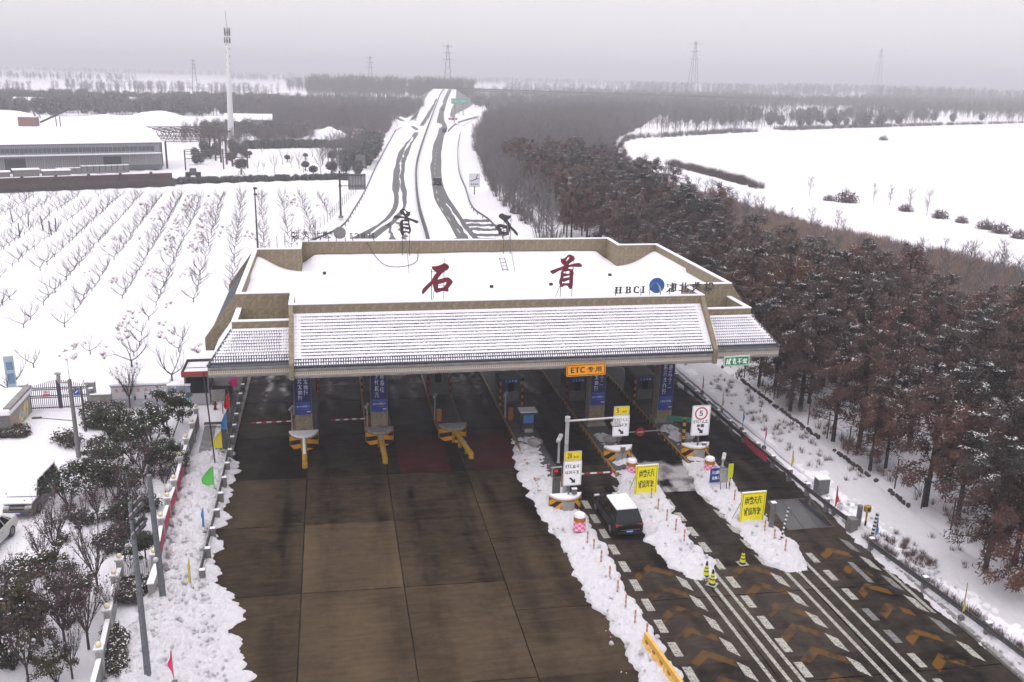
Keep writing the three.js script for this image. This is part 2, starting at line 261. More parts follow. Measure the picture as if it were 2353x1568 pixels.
for (const [k, y, w] of [[0, 1290, 260], [1, 1330, 300], [2, 1370, 310], [3, 1420, 330], [4, 1465, 340]]) strip('slush_patch', [[1900 + k * 32, y], [1900 + k * 32 + w * 0.5, y + 4], [1900 + k * 32 + w, y + 8]], [[1905 + k * 32, y + 26], [1905 + k * 32 + w * 0.45, y + 27], [1905 + k * 32 + w * 0.9, y + 24]], M.asphalt, road, 0.11, 24, 1.2, 41 + k);
// the two ramps
for (const [a, b, s] of [[[[100, 235], [600, 252], [930, 275], [1220, 322], [1380, 372], [1470, 395]], [[100, 245], [600, 262], [930, 285], [1200, 332], [1300, 420], [1290, 470]], 1], [[[1785, 395], [1900, 360], [2060, 318], [2300, 296]], [[1885, 440], [1960, 400], [2080, 342], [2300, 310]], 2]]) {
  const up = 0.05, n = 40, A = spline(a.map((p) => { const [x, y] = zB(p); return G(x, y, 0.12); }), n), B = spline(b.map((p) => { const [x, y] = zB(p); return G(x, y, 0.12); }), n), m = mb();
  for (let i = 0; i < n; i++) m.quad(B[i], B[i + 1], A[i + 1], A[i]);
  m.build('ramp', M.roofSnow, road);
}
for (let i = 0; i < 14; i++) { // lane dashes on the right carriageway
  const t = i / 13, P = spline([[1872, 1420], [1690, 1170], [1645, 950], [1640, 790], [1660, 640]].map((p) => onRoad(p, 0.13)), 200), a = P[Math.round(t * 190)], b = P[Math.round(t * 190) + 5];
  mb().beam(a, b, 0.22, 0.012).build('lane_dash', M.roadPaint, road);
}

// ------------------------------------------------------------------ the toll plaza: concrete slabs with open joints
const SH = 0.035;                                      // the cross joints run slightly askew
const plazaT = (() => {
  const W = 1100, Hh = 1800, d = new Uint8Array(W * Hh * 4), enc = (v) => 255 * (v <= 0.0031308 ? 12.92 * v : 1.055 * Math.pow(v, 1 / 2.4) - 0.055);
  const colX = [-19.6, -13.95, -8.55, -3.1, 2.2, 7.9, 13.4, 19.6];
  for (let j = 0; j < Hh; j++) for (let i = 0; i < W; i++) {
    const x = -19.6 + 39.2 * (i + 0.5) / W, z = -32 + 82 * (j + 0.5) / Hh, zz = z - SH * x;
    let c = 0; while (c < 6 && x > colX[c + 1]) c++;
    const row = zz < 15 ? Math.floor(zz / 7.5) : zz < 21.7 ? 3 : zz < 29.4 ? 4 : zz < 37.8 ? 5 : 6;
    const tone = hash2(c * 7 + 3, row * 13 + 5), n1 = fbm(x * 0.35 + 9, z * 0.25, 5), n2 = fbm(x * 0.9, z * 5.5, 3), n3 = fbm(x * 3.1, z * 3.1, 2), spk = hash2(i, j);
    let k = (row < 2 ? 0.2 : row < 3 ? 0.3 : row < 4 ? 0.5 : 0.62) + 0.3 * (tone - 0.5) + 0.75 * (n1 - 0.5) + 0.42 * (n2 - 0.5) + 0.25 * (n3 - 0.5) + 0.16 * (spk - 0.5);  // rows under the canopy start darker: its deep shade is painted into the slab colour
    if (c === 1 && row >= 4) k += 0.42; if (c === 2 && row >= 4) k += 0.05; if (c >= 4) k += row < 3 ? 0.08 : -0.08;
    // tyre-blackened bands leading out of each lane, in broken streaks
    for (const lx of [-15.2, -12.6, -9.4, -7.2, -4.0, -1.9, 0.2, 4.4, 6.0, 10.2, 11.4, 15.9, 17.6]) { const dd = (x - lx + 0.5 * (fbm(z * 0.3, lx, 2) - 0.5)) / 0.55; if (dd * dd < 4) k -= 0.45 * Math.exp(-dd * dd) * clamp(0.25 + 1.5 * (fbm(x * 2.2, z * 0.35 + lx, 3) - 0.3), 0, 1) * (zz > 36 ? 0.4 : zz > 29.4 ? 0.55 : 1); }
    k = clamp(k, 0.07, 1.35);
    const warm = c >= 4 ? 0.45 : 1, r = 0.066 * k, g = r * lerp(0.84, 0.70, warm), b = r * lerp(0.80, 0.42, warm), o = (j * W + i) * 4; let R = r, Gg = g, Bb = b;
    // red anti-skid paint, worn
    if (zz > 7.8 && zz < 14.85 && ((x > -7.6 && x < -4.15) || (x > -2.35 && x < 0.75))) { const w = clamp(0.35 + 1.1 * (n1 - 0.35) + 0.5 * (n2 - 0.5), 0, 1); R = lerp(R, 0.06, w); Gg = lerp(Gg, 0.006, w); Bb = lerp(Bb, 0.009, w); }
    // slush dragged in by wheels at the far side
    if (zz < 3) { let s = 0; for (const lx of [-6.9, -5.4, -0.8, 0.3, -17.6, -16.0, -12.2, 5.1, 10.6, 16.6]) { const dd = (x - lx + 1.2 * (fbm(z * 0.25, lx + 4, 2) - 0.5)) / 0.3; s = Math.max(s, Math.exp(-dd * dd)); } s *= clamp(2.2 * (fbm(x * 1.4, z * 0.8 + 5, 3) - 0.36), 0, 1) * clamp((3 - zz) / 6, 0, 1); if (zz < -4) s = Math.max(s, clamp(3 * (fbm(x * 0.5, z * 0.5 + 9, 4) - 0.5), 0, 0.8)); R = lerp(R, 0.5, s); Gg = lerp(Gg, 0.48, s); Bb = lerp(Bb, 0.5, s); }
    // thin slush between the two right-hand islands
    if (x > 9 && x < 12.9 && zz > 14.6 && zz < 19.8) { const s = clamp(1.9 * (fbm(x * 1.1, z * 0.9 + 3, 4) - 0.36 - Math.max(0, 0.2 - 0.3 * Math.min(zz - 14.6, 19.8 - zz))), 0, 0.62); R = lerp(R, 0.5, s); Gg = lerp(Gg, 0.48, s); Bb = lerp(Bb, 0.5, s); }
    // worn yellow chevrons
    for (const [lx, zs, hw] of [[5.27, [28.9, 31, 32.95, 34.9, 36.9, 38.9, 40.9], 1.1], [10.7, [29.5, 31.5, 33.6, 35.5, 37.5, 39.5, 41.5], 1.15], [16.6, [28.6, 30.7, 32.6, 34.6, 36.9, 39], 0.9]]) if (Math.abs(x - lx) < hw) for (const cz of zs) { const e = z - cz - Math.abs(x - lx) * 0.85; if (e > 0 && e < 0.62) { const w = clamp((lx > 16 ? 2.4 : 1.5) * (fbm(x * 2.4 + cz, z * 1.8, 4) - 0.32), 0, lx > 16 ? 0.65 : 0.42); R = lerp(R, 0.16, w); Gg = lerp(Gg, 0.073, w); Bb = lerp(Bb, 0.009, w); } }
    d[o] = enc(R); d[o + 1] = enc(Gg); d[o + 2] = enc(Bb); d[o + 3] = 255;
  }
  const t = new THREE.DataTexture(d, W, Hh); t.magFilter = THREE.LinearFilter; t.minFilter = THREE.LinearMipmapLinearFilter; t.colorSpace = THREE.SRGBColorSpace; t.needsUpdate = true; return t;
})();
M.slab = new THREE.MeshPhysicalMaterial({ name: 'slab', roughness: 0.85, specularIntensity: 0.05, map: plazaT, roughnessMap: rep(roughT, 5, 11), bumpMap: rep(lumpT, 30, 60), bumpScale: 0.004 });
const plaza = struct('toll_plaza');
{
  mb().quad([-20.6, -0.16, 60], [20.6, -0.16, 60], [20.6, -0.16, -58], [-20.6, -0.16, -58]).build('joint_bed', M.tar, plaza);
  const cols = [-19.3, -13.95, -8.55, -3.1, 2.2, 7.9, 13.4, 19.2], rowsL = [-28, -21, -14, -7, 0, 7.5, 15.25, 21.75, 29.4, 37.75, 46.5], rowsR = [-28, -21, -14, -7, 0, 7.5, 15.2, 19.9, 24.7, 32.3, 39.6, 47];
  const gap = 0.035, r = rngOf(77);
  for (let c = 0; c < 7; c++) {
    const rows = c < 3 ? rowsL : rowsR;
    for (let k = 0; k + 1 < rows.length; k++) {
      const x0 = cols[c] + gap, x1 = cols[c + 1] - gap, z0 = rows[k] + gap, z1 = rows[k + 1] - gap, y = 0.004 * (r() - 0.5), n = 8, pts = [];
      const wob = (t, s) => 0.025 * (fbm(t * 1.7 + s * 9.1, s, 2) - 0.5) * 2;      // chipped edges
      for (let i = 0; i < n; i++) { const x = lerp(x0, x1, i / n); pts.push([x, z1 + SH * x + wob(x, rows[k + 1])]); }
      for (let i = 0; i < n; i++) { const z = lerp(z1, z0, i / n); pts.push([x1 + wob(z, cols[c + 1]), z + SH * x1]); }
      for (let i = 0; i < n; i++) { const x = lerp(x1, x0, i / n); pts.push([x, z0 + SH * x - wob(x, rows[k])]); }
      for (let i = 0; i < n; i++) { const z = lerp(z0, z1, i / n); pts.push([x0 - wob(z, cols[c]), z + SH * x0]); }
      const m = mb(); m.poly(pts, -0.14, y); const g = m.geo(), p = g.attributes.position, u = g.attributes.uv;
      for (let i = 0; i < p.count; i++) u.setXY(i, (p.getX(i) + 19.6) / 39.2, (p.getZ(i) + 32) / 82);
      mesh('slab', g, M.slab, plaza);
    }
  }
  // road in front and behind the slabs
  mb().quad([-19, 0.0, -28.6], [19, 0.0, -27.6], [17, 0.0, -62], [-15, 0.0, -62]).build('snow_cover', M.roofSnow, plaza);
}
// painted markings, each its own sheet on the concrete
const marks = struct('road_markings');
const paintT = tex(256, (u, v) => { const n = fbm(u * 24, v * 24, 4, 24); return n > 0.40 ? 0.86 + 0.25 * (n - 0.5) : 0.52; });
std('paint', 0.42, 0.405, 0.36, 0.7, { map: rep(paintT, 0.8) });
std('wornPaint', 0.2, 0.198, 0.2, 0.7, { map: rep(paintT, 0.8) });
function dash(x, z, w, l, sk = 0, m = M.paint) { mb().quad([x - w / 2, 0.006, z + l / 2 - sk], [x + w / 2, 0.006, z + l / 2 + sk], [x + w / 2, 0.006, z - l / 2 + sk], [x - w / 2, 0.006, z - l / 2 - sk]).build('dash', m, marks); }
for (let k = -3; k < 9; k++) dash(3.86 + 0.015 * k, 26.95 + 1.945 * k, 0.42, 1.15, 0.02);
for (let k = -4; k < 9; k++) dash(6.58 + 0.015 * k, 27.2 + 1.94 * k, 0.42, 1.1, 0.28);
for (let k = -7; k < 9; k++) dash(9.3 + 0.012 * k, 27.5 + 1.94 * k, 0.42, 1.15, 0.02);
for (let k = -5; k < 8; k++) dash(12.02 + 0.02 * k, 29.6 + 1.95 * k, 0.42, 1.1, 0.28);
for (let k = 0; k < 7; k++) dash(15.1 + 0.02 * k, 29.6 + 1.95 * k, 0.38, 1.1, 0.02, k === 3 || k === 4 ? M.wornPaint : M.paint);
for (let k = 0; k < 6; k++) dash(18.05 + 0.05 * k, 28.6 + 2.1 * k, 0.36, 1.3, 0.25, k % 2 ? M.paint : M.wornPaint);
for (const [x0, z0, x1, z1] of [[7.3, 30.0, 7.75, 46], [8.05, 30.2, 8.5, 46], [8.7, 30.0, 9.1, 46], [12.75, 30.2, 13.1, 46], [13.5, 30.2, 13.75, 46], [14.4, 29.6, 14.6, 46]]) mb().quad([x1 - 0.1, 0.006, z1], [x1 + 0.1, 0.006, z1], [x0 + 0.1, 0.006, z0], [x0 - 0.1, 0.006, z0]).build('solid_line', M.paint, marks);
dash(18.6, 33.6, 0.2, 4.5, 0.1); dash(17.0, 31.5, 0.3, 2.2, 0.05, M.wornPaint);

// kerbs of the plaza
const kerbs = struct('kerb');
for (let z = -26; z < 46; z += 3) { mb().rbox(0.3, 0.34, 2.97, 0.03, -19.35, -0.18, z + 1.5).build('kerb_stone', M.cornice, kerbs); if (z > -12) mb().rbox(0.3, 0.34, 2.97, 0.03, 19.3 - 0.55 * step(12, -6, z), -0.18, z + 1.5, 0).build('kerb_stone', M.cornice, kerbs); }

// ------------------------------------------------------------------ shovelled snow
function snowBank(name, L, Rr, hMax, du, seed, o = {}) {   // L, Rr: [x, z] rims; lumps of shovelled snow between them
  const pl = (pts) => new THREE.CatmullRomCurve3(pts.map(([x, z]) => new THREE.Vector3(x, 0, z)), false, 'centripetal');
  const A = pl(L), B = pl(Rr), len = Math.max(A.getLength(), B.getLength()), n = Math.ceil(len / du), w = Math.max(...[0.2, 0.5, 0.8].map((t) => A.getPointAt(t).distanceTo(B.getPointAt(t)))), m = Math.ceil(w / du);
  const a = A.getSpacedPoints(n), b = B.getSpacedPoints(n), pos = [], uv = [], idx = [], rag = o.rag ?? 0.3, y0 = o.y0 ?? 0;
  for (let i = 0; i <= n; i++) for (let k = 0; k <= m; k++) {
    const t = k / m, z0 = lerp(a[i].z, b[i].z, t), x0 = lerp(a[i].x, b[i].x, t);
    const e = rag * (fbm(i * du * 1.3, seed + (t < 0.5 ? 0 : 40), 4) - 0.5) * 2, x = x0 + (t < 0.5 ? -e : e) * Math.abs(2 * t - 1), z = z0 + 0.05 * (hash2(i, k + seed) - 0.5);
    const ends = Math.min(step(0, o.end ?? 1.2, i * du), step(0, o.end ?? 1.2, (n - i) * du)), rim = Math.pow(Math.sin(Math.PI * clamp(t, 0, 1)), o.p ?? 0.45) * Math.pow(ends, 0.5);
    const f1 = fbm(x * 1.1 + seed, z * 1.1, 3), f2 = 1 - Math.abs(2 * vnoise(x * 2.6 + seed, z * 2.6) - 1), f3 = vnoise(x * 6 + seed, z * 6), lum = o.lump ?? 1;
    const h = rim * hMax * (0.62 + lum * (0.8 * (f1 - 0.4) + (o.f2 ?? 0.26) * (f2 - 0.5) + (o.f3 ?? 0.26) * (f3 - 0.5) + 0.16 * (vnoise(x * 13 + seed, z * 13) - 0.5))) - 0.05 + (rim > 0.02 ? lum * 0.05 * (hash2(i * 3 + seed, k * 5) - 0.5) : 0);
    pos.push(x, y0 + h, z); uv.push(x, z);
    if (i < n && k < m) { const q = i * (m + 1) + k; idx.push(q, q + m + 1, q + 1, q + 1, q + m + 1, q + m + 2); }
  }
  const g = new THREE.BufferGeometry(); g.setAttribute('position', new THREE.Float32BufferAttribute(pos, 3)); g.setAttribute('uv', new THREE.Float32BufferAttribute(uv, 2)); g.setIndex(idx); g.computeVertexNormals();
  if (g.attributes.normal.getY((n >> 1) * (m + 1) + (m >> 1)) < 0) { g.setIndex(idx.reverse()); g.computeVertexNormals(); }
  return mesh(name, g, o.m ?? M.chunkSnow, scene, 'stuff');
}
const lumpGeo = (() => { const g = new THREE.IcosahedronGeometry(1, 1), p = g.attributes.position, v = new THREE.Vector3(); for (let i = 0; i < p.count; i++) { v.fromBufferAttribute(p, i); const s = 1 + 0.5 * (vnoise(v.x * 2.2 + 9, v.y * 2.2 + v.z * 3.1) - 0.5); p.setXYZ(i, v.x * s, v.y * s * 0.75, v.z * s); } g.computeVertexNormals(); return g; })();
function snowLumps(name, n, seed, at, size, m = M.chunkSnow) { // loose clods of snow
  const r = rngOf(seed), I = new THREE.InstancedMesh(lumpGeo, m, n), X = new THREE.Matrix4(), q = new THREE.Quaternion();
  for (let i = 0; i < n; i++) { const p = at(r), s = size * (0.35 + 1.3 * Math.pow(r(), 2.2)); I.setMatrixAt(i, X.compose(new THREE.Vector3(p[0], (p[2] ?? 0) + s * 0.25, p[1]), q.setFromEuler(new THREE.Euler(r() * 6, r() * 6, r() * 6)), new THREE.Vector3(s, s, s))); }
  I.name = numbered(name); I.userData.kind = 'stuff'; I.castShadow = I.receiveShadow = true; scene.add(I); return I;
}
snowBank('snow_bank', [[-22.0, 9], [-21.9, 20], [-21.6, 27], [-22.4, 32], [-22.5, 47]], [[-18.9, 9], [-18.75, 20], [-18.5, 26.5], [-17.2, 29.6], [-16.9, 33], [-15.8, 36], [-14.9, 39.5], [-15.1, 47]], 0.5, 0.085, 3, { rag: 0.75, lump: 1.1, f2: 0.42, f3: 0.42 });
snowLumps('snow_clods', 1300, 8, (r) => { const z = 13 + 32 * Math.pow(r(), 0.7), e = z < 26.5 ? -18.9 : z < 33 ? lerp(-18.7, -17.3, (z - 26.5) / 6.5) : lerp(-17.3, -15.4, Math.min(1, (z - 33) / 6.5)), x = lerp(-21.5, e - 0.35, r()); return [x, z, 0.12 + 0.2 * r()]; }, 0.085);
snowBank('snow_bank', [[18.35, -20], [18.4, 0], [18.9, 14], [18.9, 27]], [[19.1, -20], [19.2, 0], [19.5, 14], [19.8, 27]], 0.3, 0.12, 21, { rag: 0.25 });
snowBank('snow_bank', [[18.7, 27], [18.9, 33], [19.4, 41], [19.8, 47]], [[20.6, 25], [20.9, 33], [21.2, 41], [21.6, 47]], 0.4, 0.11, 27, { rag: 0.35 });
snowBank('snow_bank', [[20.0, -24], [20.0, 0], [20.2, 20], [20.4, 30], [20.9, 47]], [[24.4, -24], [24.4, 0], [24.5, 20], [24.5, 30], [24.5, 47]], 0.18, 0.2, 33, { rag: 0.1, lump: 0.8, y0: 0.12 });
snowLumps('snow_clods', 260, 10, (r) => [lerp(19, 21.4, r()), 20 + 26 * r(), 0.2], 0.08);

// ------------------------------------------------------------------ the toll canopy
const canopy = thing('toll_canopy', 'wide beige toll station canopy with snow filled flat roof and tiled eaves', 'toll canopy');
const TOP = 11.4;
{
  const wall = (x0, x1, z0, z1, y0, y1, cap = true) => {
    mb().box(x1 - x0, y1 - y0, z1 - z0, (x0 + x1) / 2, (y0 + y1) / 2, (z0 + z1) / 2).build('parapet', M.beige, canopy);
    if (cap) mb().rbox(x1 - x0 + 0.05, 0.09, z1 - z0 + 0.06, 0.03, (x0 + x1) / 2, y1 + 0.001, (z0 + z1) / 2).build('snow_cap', M.roofSnow, canopy);
  };
  for (const s of [1, -1]) {
    const zz = (a, b) => (s > 0 ? [a, b] : [-b, -a]);
    wall(-14.75, 14.75, ...zz(11.6, 11.9), 9.0, TOP);
    for (const t of [1, -1]) {
      const xx = (a, b) => (t > 0 ? [a, b] : [-b, -a]);
      wall(...xx(14.45, 14.75), ...zz(8.44, 11.56), 8.9, TOP); wall(...xx(14.45, 18.45), ...zz(8.11, 8.41), 8.9, TOP);
      wall(...xx(14.78, 18.45), ...zz(11.76, 12.06), 8.9, 10.38); wall(...xx(18.12, 18.45), ...zz(8.44, 11.73), 8.9, 10.378);
      mb().box(3.6, 0.1, 3.5, t * 16.5, 9.12, s * 10.1).build('gutter_snow', M.roofSnow, canopy);
      // sloping fins that part the tiled slopes
      const fin = (pts, along, at, w) => { const sh = new THREE.Shape(pts.map(([a, b]) => new THREE.Vector2(a, b))), g = new THREE.ExtrudeGeometry(sh, { depth: w, bevelEnabled: false }); if (along === 'x') { g.rotateY(-Math.PI / 2); g.translate(at + w / 2, 0, 0); } else g.translate(0, 0, at - w / 2); return g; };
      const f = mb(), k = s; f.add(fin([[11.9 * k, TOP - 0.004], [15.06 * k, 8.3], [15.06 * k, 7.2], [14.6 * k, 7.2], [11.9 * k, 9.6]], 'x', t * 14.6, 0.3)); f.build('fin', M.beige, canopy);
      const q = mb(); q.add(fin([[18.46 * t, TOP - 0.004], [20.72 * t, 8.3], [20.72 * t, 7.4], [20.3 * t, 7.4], [18.46 * t, 9.6]], 'z', s * 8.26, 0.3)); q.build('fin', M.beige, canopy);
    }
  }
  for (const t of [1, -1]) wall(...(t > 0 ? [18.15, 18.45] : [-18.45, -18.15]), -8.08, 8.08, 9.0, TOP);
  // structure under the roof snow and the soffit
  mb().box(29.0, 0.2, 23.1, 0, 9.02, 0).box(3.6, 0.198, 16.2, 16.3, 9.02, 0).box(3.6, 0.198, 16.2, -16.3, 9.02, 0).build('roof_slab', M.cornice, canopy);
  mb().box(39.0, 0.16, 27.6, 0, 7.34, 0).build('soffit', M.rustSteel, canopy);
  mb().box(36.4, 1.5, 23.2, 0, 8.2, 0).build('roof_core', M.greyStone, canopy);
  // roof snow with drifts along the walls
  const pos = [], idx = [], key = new Map(), cell = 0.28, inC = (x, z) => (Math.abs(x) <= 14.47 && Math.abs(z) <= 11.62) || (Math.abs(x) <= 18.17 && Math.abs(z) <= 8.13);
  const hh = (x, z) => {
    let h = 9.36 + 0.05 * (fbm(x * 0.5, z * 0.5, 3) - 0.5); const ax = Math.abs(x), az = Math.abs(z);
    if (ax < 14.5) { const d = 11.6 - az; h += (z < 0 ? 0.95 : 0.75) * Math.exp(-Math.pow(Math.max(0, d) / 1.25, 2)) * (0.95 + 0.12 * (fbm(x * 0.4, 3, 2) - 0.5)) * step(14.5, 13.2, ax) + (d < 2 ? 0.1 * step(13.2, 14.4, ax) : 0); }
    if (ax > 14) { const d = 18.15 - ax; h += 1.45 * Math.exp(-Math.pow(Math.max(0, d) / 1.75, 1.5)) * (z < 0 ? 1 : 0.8); }
    return h;
  };
  const at = (i, j) => { const k = i * 1000 + j; if (!key.has(k)) { const x = clamp(i * cell, -18.16, 18.16), z = clamp(j * cell, -11.61, 11.61); key.set(k, pos.length / 3); pos.push(x, hh(x, z), z); } return key.get(k); };
  for (let i = -65; i < 65; i++) for (let j = -42; j < 42; j++) { const x = (i + 0.5) * cell, z = (j + 0.5) * cell; if (inC(x, z)) { const a = at(i, j), b = at(i, j + 1), c = at(i + 1, j + 1), d = at(i + 1, j); idx.push(a, b, c, a, c, d); } }
  const g = new THREE.BufferGeometry(); g.setAttribute('position', new THREE.Float32BufferAttribute(pos, 3)); g.setIndex(idx); g.computeVertexNormals(); boxUV(g);
  mesh('roof_snow', g, M.roofSnow, canopy);
  // fascia: cornice, frieze, lower lip
  const fretT = tex(256, (u, v) => { const a = (u * 8) % 1, b = (v * 2) % 1, on = Math.abs(b - 0.5) < 0.28 && (Math.abs(a - 0.5) > 0.36 || Math.abs(b - 0.5) > 0.17 || Math.abs(a - 0.5) < 0.12); return on ? [1, 0.98, 0.93] : [0.78, 0.76, 0.74]; });
  std('frieze', 0.50, 0.47, 0.44, 0.8, { map: rep(fretT, 0.45, 1.1) });
  const fascia = (L, x, z, turn, y) => { const o = new THREE.Group(); o.name = 'fascia'; o.position.set(x, y, z); o.rotation.y = turn; canopy.add(o); mb().box(L, 0.12, 0.5, 0, 0.5, 0).box(L, 0.08, 0.44, 0, 0.40, 0).build('cornice', M.cornice, o); mb().box(L, 0.36, 0.36, 0, 0.18, 0).build('frieze', M.frieze, o); mb().box(L, 0.1, 0.46, 0, -0.05, 0).build('lip', M.cornice, o); };
  for (const s of [1, -1]) {
    fascia(28.88, 0, s * 14.72, s > 0 ? 0 : Math.PI, 7.36);
    for (const t of [1, -1]) { fascia(5.1, t * 17.32, s * 14.02, s > 0 ? 0 : Math.PI, 7.4); fascia(5.36, t * 19.67, s * 11.11, t * Math.PI / 2, 7.398); }
  }
  for (const t of [1, -1]) fascia(16.2, t * 20.42, 0, t * Math.PI / 2, 7.4);
  // tiled slopes: bed, barrel tiles, snow lying on the tiles
  const half = (r, L) => { const h = new THREE.CylinderGeometry(r, r, L, 6, 1, false, -Math.PI / 2, Math.PI); h.rotateX(-Math.PI / 2); return h; };   // axis z, round side up
  const tileG = half(0.062, 0.30), padG = half(1, 1), r = rngOf(99);
  const slope = (TL, TR, BR, BL, pitch = 0.16, row = 0.25, bare = 0) => {
    const [a, b, c, d] = [TL, TR, BR, BL].map(vec), bed = mb(); const base = [d, c, b, a]; bed.solid(base, 0.12); const part = bed.build('tile_slope', M.slate, canopy);
    const u = b.clone().sub(a).normalize(), L = d.clone().sub(a), down = L.clone().addScaledVector(u, -L.dot(u)).normalize(), n = down.clone().cross(u).normalize(), len = L.dot(down), rows = Math.floor(len / row), T = [], S = [], X = new THREE.Matrix4(), q = new THREE.Quaternion(), B = new THREE.Matrix4();
    if (n.y < 0) n.negate();
    const lift = down.clone().addScaledVector(n, 0.10).normalize(), nn = n.clone().addScaledVector(down, -0.10).normalize(), uu = nn.clone().cross(lift).normalize(); q.setFromRotationMatrix(B.makeBasis(uu, nn, lift));
    for (let k = 0; k < rows; k++) {
      const t = (k + 0.5) * row / len, l = a.clone().lerp(d, t), e = b.clone().lerp(c, t), w = l.distanceTo(e), m = Math.floor((w - 0.05) / pitch), off = (w - m * pitch) / 2, low = k >= rows - 2;
      for (let i = 0; i <= m; i++) {
        const p = l.clone().addScaledVector(u, off + i * pitch);
        T.push(X.compose(p.clone().addScaledVector(n, 0.012), q, new THREE.Vector3(1, 1, 1)).clone());
        const patch = fbm(p.x * 0.8 + 5, k * 0.5 + p.z, 3), edge = Math.min(i, m - i);
        let wd = low ? 0.052 + 0.012 * r() : 0.083 + 0.006 * r() + 0.012 * (patch - 0.5) - bare * 0.018, lg = low ? 0.16 + 0.03 * r() : 0.182 + 0.014 * r() + 0.05 * (patch - 0.5);
        if (!low && bare < 3 && (edge < 3 || k < 1)) { wd = 0.1; lg = 0.26 - (bare ? 0.05 : 0); }
        if (bare > 3 && patch < 0.55 + 0.15 * r()) continue;
        S.push(X.compose(p.clone().addScaledVector(n, 0.03).addScaledVector(down, -0.045 + (0.2 - lg) * 0.4), q, new THREE.Vector3(wd, bare > 3 ? 0.03 : 0.06 + 0.015 * r(), lg)).clone());
      }
    }
    for (const [name, G0, m, list] of [['roof_tiles', tileG, M.slate, T], ['tile_snow', padG, M.roofSnow, S]]) { const I = new THREE.InstancedMesh(G0, m, list.length); list.forEach((x, i) => I.setMatrixAt(i, x)); I.name = name; I.userData.kind = 'stuff'; part.add(I); }
  };
  for (const s of [1, -1]) {
    const P = (x, y, z) => [x, y, s * z], o = (A, B, C, D) => (s > 0 ? [A, B, C, D] : [B, A, D, C]);
    slope(...o(P(-14.44, 10.72, 11.93), P(14.44, 10.72, 11.93), P(14.44, 7.98, 14.9), P(-14.44, 7.98, 14.9)));
    for (const t of [1, -1]) {
      const Q = (x, y, z) => [t * x, y, s * z], oo = (A, B, C, D) => (s * t > 0 ? [A, B, C, D] : [B, A, D, C]);
      slope(...oo(Q(14.77, 9.86, 12.09), Q(18.45, 9.86, 12.09), Q(19.85, 8.0, 14.2), Q(14.77, 8.0, 14.2)), 0.16, 0.235, 0.7);
      slope(...oo(Q(18.47, 9.86, 12.09), Q(18.47, 9.86, 8.42), Q(19.85, 8.0, 8.42), Q(19.85, 8.0, 14.2)), 0.16, 0.235);
      const ridge = mb(); for (let k = 0; k < 12; k++) { const A = vec(Q(18.47, 9.9, 12.1)).lerp(vec(Q(19.88, 8.04, 14.22)), k / 12), B2 = vec(Q(18.47, 9.9, 12.1)).lerp(vec(Q(19.88, 8.04, 14.22)), (k + 0.86) / 12); ridge.bar(A, B2, 0.085, 8, 0.1); } ridge.build('hip_tiles', M.slate, canopy);
    }
  }
  for (const t of [1, -1]) { const Q = (x, y, z) => [t * x, y, z], A = [Q(18.48, 10.72, 8.1), Q(18.48, 10.72, -8.1), Q(20.55, 7.98, -8.1), Q(20.55, 7.98, 8.1)]; slope(...(t > 0 ? A : [A[1], A[0], A[3], A[2]]), 0.16, 0.25, 3.2); }
  // columns
  for (const x of [-14.22, -8.72, 8.1, 13.68]) for (const z of [8.0, -8.0]) { mb().box(1.24, 7.1, 1.1, x, 3.72, z).build('column', M.beige, canopy); mb().rbox(1.5, 0.3, 1.36, 0.04, x, 0.2, z).build('column_base', M.cornice, canopy); }
  mb().bar([-20.3, 7.4, 13.2], [-20.2, -0.1, 11.6], 0.05, 8).build('downpipe', M.darkSteel, canopy);
  for (const [x, z] of [[-12.5, -7], [-2.6, 4.2], [12.6, -4.2], [6.4, -1], [1.2, -0.6]]) mb().rbox(0.3, 0.2, 0.25, 0.03, x, 9.4, z).build('roof_vent', M.darkSteel, canopy);
}
// ladder lying on the roof snow, and the cable hanging on the rear parapet
{
  const t = thing('ladder', 'short grey ladder leaning in the snow on the canopy roof', 'ladder', [3.6, 9.4, -7.0]); t.rotation.set(-1.0, 0.1, 0.05);
  mb().beam([-0.25, 0, 0], [-0.25, 1.7, 0], 0.06, 0.06).build('rail', M.steel, t); mb().beam([0.25, 0, 0], [0.25, 1.7, 0], 0.06, 0.06).build('rail', M.steel, t);
  for (let k = 0; k < 4; k++) mb().beam([-0.22, 0.2 + k * 0.45, 0], [0.22, 0.2 + k * 0.45, 0], 0.05, 0.05).build('rung', M.steel, t);
  const c = new THREE.CatmullRomCurve3([[-8.6, 11.3, -11.5], [-7.9, 10.2, -10.6], [-7.0, 9.55, -9.6], [-5.6, 9.46, -9.3], [-4.2, 9.75, -10.1], [-3.9, 10.6, -11.4]].map(vec));
  tag(mesh('cable', plain(new THREE.TubeGeometry(c, 40, 0.035, 5)), M.darkSteel), 'thin dark cable sagging in a loop against the rear roof parapet', 'cable');
}
